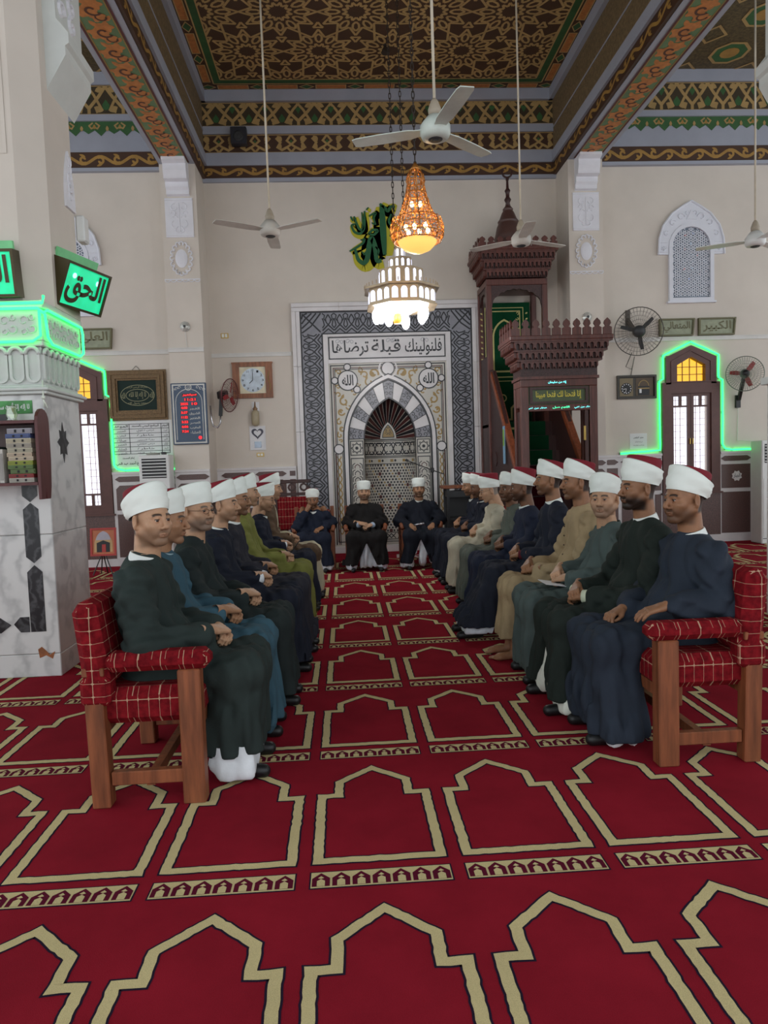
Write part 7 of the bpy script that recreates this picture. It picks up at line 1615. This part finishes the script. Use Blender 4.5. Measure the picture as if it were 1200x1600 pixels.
def robe_field(p, legs_only=False, shrink=0.0, hem=None, split=None):
    g, lean, sz = p['g'], p['lean'], p['seat']; h = p['res']; near = h < .013; kx, fx, fy, ky = p['knee'], p['foot'], p['fy'], p['ky']; hem = p['hem'] if hem is None else hem; sh = shrink; rs = p['seed'] * 1.7
    y1 = max(fy, ky) + .22
    f = Field((-.52, -.32, hem - .04), (.52, y1, sz + .78), h); le = .62 + .55 * (g - 1)
    if not legs_only:
        ts = p['ts']; f.ell((0, lean * .70 - .01, sz + .37 * ts), (.190 * g, .128 * g, .235 * ts), .05); f.ell((0, lean * .30 + .03 + .05 * (g - 1), sz + .17), (.190 * g, .160 * g, .19), .06); f.ell((0, -.01, sz + .06), (.205 * g, .16, .11), .05)
        f.cap((-.145 * g, lean * .93 - .012, sz + .500 * ts), (.145 * g, lean * .93 - .012, sz + .500 * ts), .074, .074, .06); f.cap((0, lean * .97 - .022, sz + .50 * ts), (0, lean - .006, sz + .553 * ts), .085, .068, .06)
        for s, A in ((-1, p['armL']), (1, p['armR'])):
            S = (s * .188 * g, lean * .92 - .005, sz + .488 * ts); E, Wr = A; k_ = .028
            sv = p['sl']; f.cap(S, E, .070 * sv, .070 * sv, .05); f.cap(E, tuple(E[q] + (Wr[q] - E[q]) * .86 for q in range(3)), .070 * sv, .052 * sv, k_)
            f.ell((E[0], E[1] - .01, E[2] - .02), (.070 * sv, .075 * sv, .068 * sv), .03)
    for s in (-1, 1):
        hip = (s * .095 * g, .03, sz + .065); K = (s * kx, ky, sz + .055); A = (s * fx, fy, .10)
        f.cap(hip, K, .112 * g - sh, .086 - sh, .06); f.cap(K, A, .084 - sh, .090 - sh, .06); f.ell(K, (.088 - sh, .085 - sh, .085 - sh), .04)
    f.cap((0, .12, sz + .055), (0, ky - .03, sz + .035), .085 - sh, .085 - sh, .10); f.cap((0, ky - .01, sz + .02), (0, fy - .02, .12), .085 - sh, .095 - sh, .10)
    for s in (-1, 1): f.cap((s * kx * .6, ky - .02, sz + .0), (s * (fx + .04), fy - .03, .08), .07 - sh, .10 - sh, .07); f.cap((s * kx * .8, ky - .11, sz - .02), (s * (fx + .03), fy - .12, .10), .08 - sh, .10 - sh, .07)
    X, Y, Z = f.ax[0][:, None, None], f.ax[1][None, :, None], f.ax[2][None, None, :]
    low = np.clip((sz - .02 - Z) / .25, 0, 1) * np.clip((Y - .25) / .1, 0, 1)
    rg = lambda a: 1.0 - 2.0 * np.abs(np.sin(a * .5))          # sharp creases
    d = low * (.016 * np.sin(X * 40 + rs + 2.2 * np.sin(Z * 5 + rs)) + .010 * rg(X * 84 + 2 * rs + Z * 7) + .012 * np.sin(Y * 52 + Z * 8 + rs) + .006 * rg(Y * 110 + rs - Z * 9))
    lap = np.clip((Y - .06) / .1, 0, 1) * np.clip((Z - sz + .10) / .06, 0, 1) * np.clip((sz + .22 - Z) / .1, 0, 1)
    d = d + lap * (.010 * rg(Y * 30 + X * 34 + rs + 1.5 * np.sin(X * 12)) + .006 * np.sin(Y * 64 - X * 44 + rs))
    if not legs_only:
        up = np.clip((Z - sz - .06) / .1, 0, 1); arm = np.clip((np.abs(X) - .15 * g) / .05, 0, 1)
        d = d + up * (1 - arm) * (.007 * rg(Z * 24 + np.abs(X) * 44 + rs + 1.2 * np.sin(Z * 9)) + .005 * np.sin(X * 56 - Z * 20 + rs)) + arm * up * (.010 * rg(Z * 40 + Y * 38 + rs + 1.4 * np.sin(Y * 15 + rs)) + .007 * np.sin(Z * 66 - X * 40 - Y * 24 + rs))
        fr = np.clip((Y - lean * .5 - .04) / .05, 0, 1) * np.clip((Z - sz - .08) / .06, 0, 1); d = d + fr * .010 * np.exp(-((X - .004) / .008) ** 2)     # front seam
    f.F += d.astype(np.float32)
    if split and not legs_only:
        xc, zt, sl_, yb = split; wd = np.maximum(np.abs(X - xc) - np.maximum(0, (zt - Z)) * sl_, (yb - Y)); f.F = np.maximum(f.F, -wd.astype(np.float32) * .8)
    f.F = np.maximum(f.F, (hem - Z).astype(np.float32) + .004 * np.sin(X * 30 + rs).astype(np.float32))
    return f
NPERS = [0]
def person(label, loc, rot, robe, skin='mid', hv=0, beard=0.6, btype='full', hair=(26, 20, 18), g=1.0, lean=0.0, seat=.50, top=1.50, yaw=0, pitch=0, roll=0, hands='clasp', knee=.13, foot=.12, fy=.50, ky=.46, hem=.10,
           under=None, under_hem=.03, split=None, collar=(226, 230, 226), glasses=False, near=False, tilt=14, cap=.030, back=.062, feet='shoe', group=None, robe2=None, hw_=1.12, sl=1.08, cuff=None, sock=None, handz=0.0):
    NPERS[0] += 1; sd = NPERS[0]; res = .0105 if near else .0155; hh = .0034 if near else .0052
    t = thing('person', label, 'person', (loc[0], loc[1], 0), group); M = Matrix.Translation((loc[0], loc[1], 0)) @ Matrix.Rotation(rot, 4, 'Z'); t.matrix_basis = M
    def part(name, me, parent=t): o = bpy.data.objects.new(name, me); COL.objects.link(o); o.parent = parent; return o
    # arms
    ts = (top - .176 * hw_ - .118 * hw_ - .04 - seat) / .615; hz = seat + .222 + handz; lapy = .345
    if hands == 'clasp': L = ((-.258 * g, .05 + lean * .5, seat + .24), (-.105, lapy - .035, hz + .005)); R_ = ((.258 * g, .05 + lean * .5, seat + .24), (.105, lapy - .035, hz + .015))
    elif hands == 'thighs': L = ((-.30 * g, .05 + lean * .5, seat + .26), (-.17, .30, seat + .195)); R_ = ((.30 * g, .05 + lean * .5, seat + .26), (.17, .30, seat + .195))
    elif hands == 'face': L = ((-.28, .06, seat + .26), (-.14, .28, seat + .20)); R_ = ((.26, .20, seat + .20), (.10, .215, seat + .455))
    elif hands == 'arm': L = ((-.26 * g, -.05, seat + .29), (-.315, .22, seat + .28)); R_ = ((.29 * g, .05, seat + .25), (.10, .30, seat + .19))
    elif hands == 'low': L = ((-.28 * g, .10 + lean * .5, seat + .20), (-.09, lapy + .04, seat + .205)); R_ = ((.28 * g, .10 + lean * .5, seat + .20), (.09, lapy + .04, seat + .215))
    p = dict(g=g, lean=lean, seat=seat, res=res, knee=knee, foot=foot, fy=fy, ky=ky, hem=hem, armL=L, armR=R_, seed=sd, sl=sl, ts=ts)
    f = robe_field(p, split=split); V, Q = f.mesh(); V = relax(V, Q, 1, .4); mi = None; mats = [fabric(robe)]
    if robe2:
        mats.append(fabric(robe2)); cx = V[Q].mean(1); mi = ((cx[:, 0] * robe2_side(sd) > .03) | (np.abs(cx[:, 0]) > .17)).astype(int) * (cx[:, 2] > seat - .05)
    part('robe', np_mesh('robe', V, Q, mats, mi))
    if under is not None:
        p2 = dict(p); p2['res'] = max(res, .013); p2['seed'] = sd + 5; f2 = robe_field(p2, True, .036, under_hem); V2, Q2 = f2.mesh(); keep = (V2[Q2].mean(1)[:, 2] < ((seat + .02) if split else hem + .05)); Q2 = Q2[keep]; part('under_robe', np_mesh('under_robe', relax(V2, Q2, 1, .4), Q2, [fabric(under)]))
    # head and body
    sc = 1.0; Nk = np.array((0, lean, seat + .60)); hc = np.array((0, lean + .048, top - .176 * hw_))
    Hm = Matrix.Translation(hc) @ Matrix.Rotation(math.radians(yaw), 4, 'Z') @ Matrix.Rotation(math.radians(pitch), 4, 'X') @ Matrix.Rotation(math.radians(roll), 4, 'Y')
    HV, HQ = head_tpl(hv, hh); HA = np.array(Hm)
    mask = np.zeros((len(HV), 4)); mask[:, 3] = 1; x, y, z = HV[:, 0], HV[:, 1], HV[:, 2]; ax = np.abs(x)
    lips = .4 * smooth01(.024 - ax, 0, .004) * smooth01(z, -.080, -.076) * smooth01(-z, .0565, .059) * smooth01(y, .080, .084)
    brow = smooth01(.0068 - np.abs(z - (.0265 - 3.2 * (ax - .028) ** 2 * 4)), 0, .003) * smooth01(ax, .009, .013) * smooth01(-ax, -.052, -.046) * smooth01(y, .055, .065)
    jawl = smooth01(-z - .35 * np.maximum(0, .05 - y), .018 + 0 * z, .066) * smooth01(y, -.035, .0); must = smooth01(.028 - ax, 0, .006) * smooth01(-z, .043, .047) * smooth01(z, -.064, -.060) * smooth01(y, .075, .085); neckcut = smooth01(z, -.135, -.112)
    brd = np.maximum(jawl * neckcut, must)
    if btype == 'moustache': brd = must
    if btype == 'none': brd = brd * 0
    if btype == 'goatee': brd = np.maximum(must, jawl * neckcut * smooth01(.045 - ax, 0, .015))
    hairm = np.maximum(smooth01(-y, .018, .034) * smooth01(z, -.075, -.055), smooth01(ax, .056, .070) * smooth01(-y, -.020, .004) * smooth01(z, -.025, .012) * .75) * smooth01(.0865 * 1 - ax, 0, .006)
    earm = (ax > .074) & (np.abs(y + .006) < .03); hairm[earm] = 0
    lash = smooth01(.0040 - np.abs(z - .0045 + .0), 0, .002) * smooth01(.014 - np.abs(ax - .030), 0, .003) * smooth01(y, .078, .082) * .8
    mask[:, 0] = np.clip(np.maximum.reduce([brow * .92, brd * beard * (1 - lips), hairm * .93, lash]), 0, 1); mask[:, 1] = lips; mask[:, 2] = np.clip(.45 * np.exp(-(((ax - .030) / .016) ** 2 + ((z + .006) / .012) ** 2)) * (y > .06), 0, 1)
    HW = HV.copy(); nrm = HW / np.linalg.norm(HW, axis=1)[:, None]; HW += nrm * (brd * (beard > .75) * .004 + brow * .0012)[:, None]; HW = HW * hw_ @ HA[:3, :3].T + HA[:3, 3]
    parts_V = [HW]; parts_Q = [HQ]; parts_m = [mask]; off = len(HW)
    def addp(V_, Q_):
        nonlocal off
        m_ = np.zeros((len(V_), 4)); m_[:, 3] = 1; parts_V.append(V_); parts_Q.append(Q_ + off); parts_m.append(m_); off += len(V_)
    hk = .0034 if near else .0052
    def hand(kind, wr, fd, up, right): V_, Q_ = hand_tpl(kind, hk); V_ = place(V_, wr, fd, up, right); addp(V_, Q_[:, ::-1] if right else Q_)
    if hands in ('clasp', 'low'):
        wl, wr = np.array(L[1]), np.array(R_[1]); hand('clasp', wl + np.array((.03, .012, .0)), (.78, .48, -.18), (-.1, .45, .9), False); hand('clasp', wr + np.array((-.03, .012, .022)), (-.80, .45, -.16), (.1, .45, .9), True)
    elif hands == 'thighs':
        hand('flat', np.array(L[1]) + np.array((.01, .03, .0)), (.25, .95, -.22), (-.15, .1, 1), False); hand('soft', np.array(R_[1]) + np.array((-.01, .03, .0)), (-.25, .95, -.22), (.15, .1, 1), True)
    elif hands == 'face':
        hand('soft', np.array(L[1]) + np.array((.02, .02, 0)), (.6, .75, -.2), (-.2, .1, 1), False); hand('fist', np.array(R_[1]) + np.array((-.01, .0, .02)), (-.50, .12, .80), (.45, .8, .25), True)
    elif hands == 'arm':
        hand('flat', np.array(L[1]) + np.array((0, .03, .005)), (.12, .95, -.28), (-.1, .15, 1), False); hand('soft', np.array(R_[1]) + np.array((-.02, .03, 0)), (-.5, .85, -.2), (.15, .1, 1), True)
    # the hidden rest of the body, coarse, so the figure is whole
    cf = Field((-.36, -.2, .0), (.36, max(fy, ky) + .28, seat + .66), .026); cf.ell((0, lean * .7 - .01, seat + .36), (.14, .085, .2), .04); cf.ell((0, 0, seat + .12), (.14, .11, .12), .04); cf.cap((0, lean - .02, seat + .5), (hc[0], hc[1] - .03, hc[2] - .12), .05, .05, .03)
    for s, A in ((-1, L), (1, R_)): cf.cap((s * .16 * g, lean * .92, seat + .49), A[0], .042, .036, .03); cf.cap(A[0], A[1], .036, .028, .03)
    for s in (-1, 1): cf.cap((s * .09, .02, seat + .07), (s * knee, ky, seat + .05), .07, .052, .03); cf.cap((s * knee, ky, seat + .05), (s * foot, fy, .10), .048, .036, .03)
    cv, cq = cf.mesh(); addp(cv, cq)
    if feet == 'bare':
        ff = Field((-.30, fy - .12, 0), (.30, fy + .26, .2), .006)
        for s in (-1, 1):
            ff.cap((s * foot, fy, .14), (s * foot, fy - .01, .05), .036, .038, .03); ff.cap((s * foot, fy - .03, .035), (s * foot + s * .01, fy + .12, .030), .034, .030, .03); ff.ell((s * foot + s * .012, fy + .13, .026), (.044, .04, .022), .02)
            for i in range(5): tx = s * foot + s * (-.026 + i * .015); ff.cap((tx, fy + .15, .020), (tx + s * .002, fy + .195 - .010 * i, .016), .0135 if i == 0 else .009, .0115 if i == 0 else .008, .004)
        fv, fq = ff.mesh(); addp(fv, fq)
    VV = np.concatenate(parts_V); QQ = np.concatenate(parts_Q); MM = np.concatenate(parts_m)
    body = part('body', np_mesh('body', VV, QQ, [skin_mat('skin_%s_%d' % (skin, hair[0]), SK[skin], hair)], None, MM))
    # eyes
    for s in (-1, 1):
        b = MB(); c = Hm @ Vector((s * .030 * hw_, .0765 * hw_, 0)); yaw_e = Hm.to_3x3() @ Vector((0, 1, 0)); Rm_ = Vector((0, 0, 1)).rotation_difference(yaw_e).to_matrix().to_4x4()
        r = .0126 * hw_; n = 14; b.lathe([(r * math.sin(PI * q / 10), -r * math.cos(PI * q / 10)) for q in range(1, 8)] + [(r * .62, r * .784)], c, n, 0, Rm_, capb=True, capt=False); b.lathe([(r * .62, r * .784), (r * .4, r * .93), (.0001, r * 1.01)], c, n, 1, Rm_, capb=False, capt=False)
        b.build('eye', [eye_w, iris], None, smooth=True).parent = t
    # turban
    Tm = Hm @ Matrix.Rotation(math.radians(tilt), 4, 'X'); tv, tf, cv_, cg = turban_mesh(.122, back, cap, sd)
    b = MB(); b.add([tuple(Tm @ (Vector(q) * hw_)) for q in tv], tf); tu = b.build('turban', turb_w, None, smooth=True); tu.parent = t
    b = MB(); b.add([tuple(Tm @ (Vector(q) * hw_)) for q in cv_], cg); cp = b.build('cap_crown', cap_r, None, smooth=True); cp.parent = tu
    # collar
    b = MB(); q0 = Vector((0, hc[1] - .040 * hw_, hc[2] - .168 * hw_)); q1 = Vector((0, lean - .006, seat + .675)); ang = math.atan2(.006, .06)
    CM = Matrix.Translation(q0) @ Matrix.Rotation(-.30, 4, 'X'); b.lathe([(.078, -.035), (.074, .004), (.072, .012), (.067, .013), (.067, -.01)], (0, 0, 0), 28, 0, CM, capb=False, capt=False); b.build('collar', fabric(collar), None, smooth=True).parent = t
    if feet == 'shoe':
        for s in (-1, 1):
            sf = Field((s * foot - .07, fy - .12, -.01), (s * foot + .07, fy + .24, .14), .008 if near else .011); sf.cap((s * foot, fy - .09, .044), (s * foot + s * .008, fy + .09, .034), .040, .034, .02); sf.ell((s * foot, fy - .04, .075), (.040, .05, .035), .02); sf.F = np.maximum(sf.F, -(sf.ax[2][None, None, :]) + .002); v_, q_ = sf.mesh(); part('shoe', np_mesh('shoe', v_, q_, [shoe_b]))
    if cuff:
        for A, s in ((L, -1), (R_, 1)):
            e_, w_ = np.array(A[0]), np.array(A[1]); d_ = (w_ - e_) / np.linalg.norm(w_ - e_); b = MB(); b.tube([tuple(w_ - d_ * .05), tuple(w_ + d_ * .022)], [.046, .040], 18, cap=True); b.build('cuff', fabric(cuff), None, smooth=True).parent = t
    if glasses:
        b = MB()
        for s in (-1, 1): b.tube([tuple(Hm @ (Vector((s * .030 + .0215 * math.cos(a), .100, -.001 + .0155 * math.sin(a))) * hw_)) for a in [2 * PI * q / 18 for q in range(18)]], .0014, 5, closed=True); b.tube([tuple(Hm @ (Vector(v_) * hw_)) for v_ in ((s * .0515, .099, .003), (s * .066, .07, .004), (s * .078, -.005, .006))], .0013, 5)
        b.tube([tuple(Hm @ (Vector(v_) * hw_)) for v_ in ((-.009, .101, .002), (0, .104, .004), (.009, .101, .002))], .0013, 5); b.build('spectacles', specs, None).parent = t
    return t, M
def robe2_side(sd): return 1
# ------------------------------------------------------------------ the people
LW = -PI / 2; RW = PI / 2
white_u = (222, 228, 232)
def hold(me_builder, name, label, cat): o = me_builder
GL, GR, GF = 'men seated along the clock side', 'men seated along the pulpit side', 'men seated before the prayer niche'
# clock side, nearest the column first
person('man in dark grey-green robe looking aside, seated nearest the marble column', (-1.10, 2.16), LW, (42, 52, 50), 'light', 0, .5, lean=-.035, hem=.15, yaw=-38, near=True, under=white_u, top=1.525, g=1.12, knee=.15, foot=.14, fy=.46, ky=.48, tilt=18, sl=1.25, group=GL)
person('man in teal blue robe, white turban, looking across the carpet', (-1.12, 2.68), LW, (58, 88, 102), 'mid', 2, .25, lean=-.06, btype='full', yaw=-6, pitch=-4, near=True, under=(58, 88, 102), top=1.485, fy=.50, ky=.48, hair=(60, 54, 50), group=GL, collar=(150, 176, 186))
person('bearded man with spectacles, black-green robe and all-white turban', (-1.07, 3.22), LW, (36, 44, 44), 'light', 1, .7, lean=-.04, hair=(92, 84, 78), yaw=-36, near=True, top=1.505, g=1.08, glasses=True, fy=.52, ky=.50, cap=-.01, back=.115, group=GL, collar=(36, 44, 44))
person('young man in blue-black robe with clasped hands, white turban', (-1.07, 3.98), LW, (30, 34, 46), 'light', 0, .45, yaw=-8, near=True, top=1.505, lean=.0, cuff=(220, 224, 228), fy=.56, ky=.52, group=GL)
person('man with spectacles in charcoal robe, mostly hidden behind the blue-black robe', (-1.08, 4.55), LW, (46, 46, 54), 'mid', 2, .6, yaw=-12, glasses=True, top=1.515, lean=.02, fy=.60, ky=.56, group=GL)
person('man in olive green robe holding a black phone', (-1.08, 5.45), LW, (118, 120, 62), 'light', 0, .4, yaw=-4, top=1.54, lean=-.01, under=(118, 120, 62), fy=.56, ky=.54, hands='low', group=GL, collar=(118, 120, 62))
person('man with spectacles in navy coat and white cuffs, head bowed', (-1.08, 6.30), LW, (30, 34, 48), 'light', 1, .5, yaw=-8, pitch=-12, glasses=True, top=1.44, lean=.06, fy=.56, ky=.54, cuff=(222, 226, 232), group=GL)
person('man in cream robe under a brown cloak', (-1.05, 7.05), LW, (178, 172, 148), 'light', 0, .3, yaw=-4, pitch=-4, top=1.53, lean=.04, robe2=(92, 74, 58), under=(178, 172, 148), fy=.56, ky=.54, group=GL, collar=(178, 172, 148))
# before the niche
person('man in navy robe resting a hand against his face', (-.58, 9.45), PI, (30, 36, 52), 'tan', 2, .6, seat=.45, top=1.265, lean=.10, pitch=-8, hands='face', under=white_u, split=(-.05, .36, .30, .2), fy=.44, ky=.44, knee=.17, foot=.16, group=GF, hw_=1.06)
person('man in black robe with steepled hands, seated before the prayer niche', (.205, 9.36), PI, (28, 26, 26), 'light', 3, .7, seat=.45, top=1.355, under=(214, 222, 232), split=(.0, .44, .42, .2), knee=.20, foot=.20, fy=.46, ky=.46, cap=-.012, back=.112, g=1.06, group=GF, hw_=1.06, collar=(28, 26, 26), cuff=(170, 186, 206), tilt=6)
person('man in blue-black robe holding a microphone, seated nearest the reading stand', (1.05, 9.36), PI, (24, 28, 38), 'mid', 0, .6, seat=.45, top=1.37, under=(224, 232, 240), split=(.04, .46, .40, .2), knee=.20, foot=.21, fy=.46, ky=.46, cap=-.012, back=.112, g=1.10, hands='thighs', group=GF, hw_=1.06, tilt=6)
# pulpit side, nearest the camera end first
person('heavy man in slate navy robe with his hand on the settee arm', (1.80, 2.33), RW, (42, 50, 62), 'tan', 1, .6, lean=-.06, yaw=14, near=True, top=1.515, g=1.18, hands='arm', knee=.16, foot=.15, fy=.50, ky=.50, hem=.06, under=white_u, under_hem=.015, tilt=18, sl=1.18, group=GR)
person('full-bearded man in black-green robe with clasped hands and cream cuffs', (1.78, 2.86), RW, (34, 42, 38), 'tan', 1, .95, lean=-.04, yaw=8, near=True, top=1.565, g=1.12, knee=.17, foot=.20, fy=.58, ky=.54, under=(222, 226, 214), split=(.05, .50, .35, .2), cuff=(210, 216, 190), cap=.05, back=.08, tilt=12, sl=1.2, group=GR, hands='low', handz=.01)
person('man in grey-green robe turning to look out, paper on his lap', (1.77, 3.45), RW, (76, 88, 86), 'light', 3, .5, lean=-.05, hair=(70, 62, 58), yaw=52, near=True, top=1.468, g=1.10, knee=.17, foot=.17, fy=.54, ky=.54, hem=.06, under=(140, 150, 160), group=GR, collar=(76, 88, 86), sl=1.15)
person('barefoot man in buttoned tan robe', (1.77, 4.02), RW, (160, 140, 108), 'tan', 2, .5, lean=-.035, yaw=2, near=True, top=1.575, g=.98, knee=.12, foot=.10, fy=.56, ky=.54, hem=.17, feet='bare', group=GR, collar=(160, 140, 108), hands='low')
person('man in blue-black robe with legs stretched forward and wine red cuffs', (1.78, 4.78), RW, (34, 38, 50), 'tan', 0, .6, yaw=0, near=True, top=1.578, g=1.0, knee=.13, foot=.14, fy=.80, ky=.54, hem=.12, under=(220, 228, 236), under_hem=.06, group=GR, lean=-.02, cuff=(90, 24, 34))
person('man in navy robe leaning forward with a tall crimson cap', (1.80, 5.52), RW, (36, 42, 60), 'brown', 1, .7, yaw=-4, pitch=-4, top=1.492, g=1.06, lean=.06, fy=.58, ky=.54, under=(206, 208, 190), cap=.05, group=GR)
person('man in sage grey robe between navy and cream robes', (1.80, 6.08), RW, (92, 98, 90), 'brown', 0, .5, yaw=30, top=1.456, g=1.0, lean=.06, fy=.58, ky=.54, group=GR, collar=(92, 98, 90))
person('man in cream robe and spectacles with bowed head', (1.80, 6.95), RW, (186, 180, 160), 'light', 2, .2, yaw=4, pitch=-16, glasses=True, top=1.42, lean=.10, fy=.58, ky=.54, cap=.05, group=GR, collar=(186, 180, 160), hair=(120, 110, 100))
person('man in dark navy robe with bowed head, next but one to the reading stand', (1.80, 7.58), RW, (30, 34, 46), 'brown', 1, .6, yaw=6, pitch=-10, top=1.436, lean=.10, fy=.58, ky=.54, group=GR)
person('man in dark navy robe at the prayer niche end of the row', (1.80, 8.2), RW, (28, 32, 44), 'mid', 0, .6, yaw=10, pitch=-10, top=1.44, lean=.10, fy=.58, ky=.54, under=(220, 228, 236), group=GR)
armchair(-.58, 9.46, 'wooden armchair under the man resting a hand on his face', group='armchairs before the niche'); armchair(.205, 9.38, 'wooden armchair under the man in black robe before the niche', group='armchairs before the niche'); armchair(1.05, 9.38, 'wooden armchair under the man holding the microphone', group='armchairs before the niche')
# things in their hands
def in_local(loc, rot, pts): M = Matrix.Translation((loc[0], loc[1], 0)) @ Matrix.Rotation(rot, 4, 'Z'); return [tuple(M @ Vector(q)) for q in pts]
b = MB(); M = Matrix.Translation((-1.08, 5.45, 0)) @ Matrix.Rotation(LW, 4, 'Z') @ Matrix.Translation((.02, .49, .80)) @ Matrix.Rotation(.9, 4, 'X'); b.obox(M, .075, .15, .009); o = b.build('phone', blk, None, bevel=.003); tag(o, 'black phone held by the man in olive green', 'phone')
b = MB(); b.tube(in_local((1.05, 9.36), PI, [(.13, .44, .66), (.04, .47, .675), (-.02, .48, .68)]), [.014, .017, .024], 12); o = b.build('microphone', chrome, None, smooth=True); tag(o, 'silver microphone on the lap of the man by the reading stand', 'microphone')
b = MB(); M = Matrix.Translation((1.77, 3.45, 0)) @ Matrix.Rotation(RW, 4, 'Z') @ Matrix.Translation((-.04, .40, .685)) @ Matrix.Rotation(.15, 4, 'X'); b.obox(M, .21, .15, .003); o = b.build('paper_sheet', paper); tag(o, 'white paper sheet on the lap of the man in grey-green', 'paper')
for k in range(5):
    b = MB(); q = in_local((1.77, 4.02), RW, [(.004, .112 + .006 * (k > 2) + .004 * k, 1.03 - k * .075)])[0]; b.ball(q, .007, 8); o = b.build('button', mat('button_brown', (70, 50, 36), .4), None, smooth=True)
    pp = [x for x in bpy.data.objects if x.name.startswith('person') and x.get('label') == 'barefoot man in buttoned tan robe'][0]; attach(o, pp)
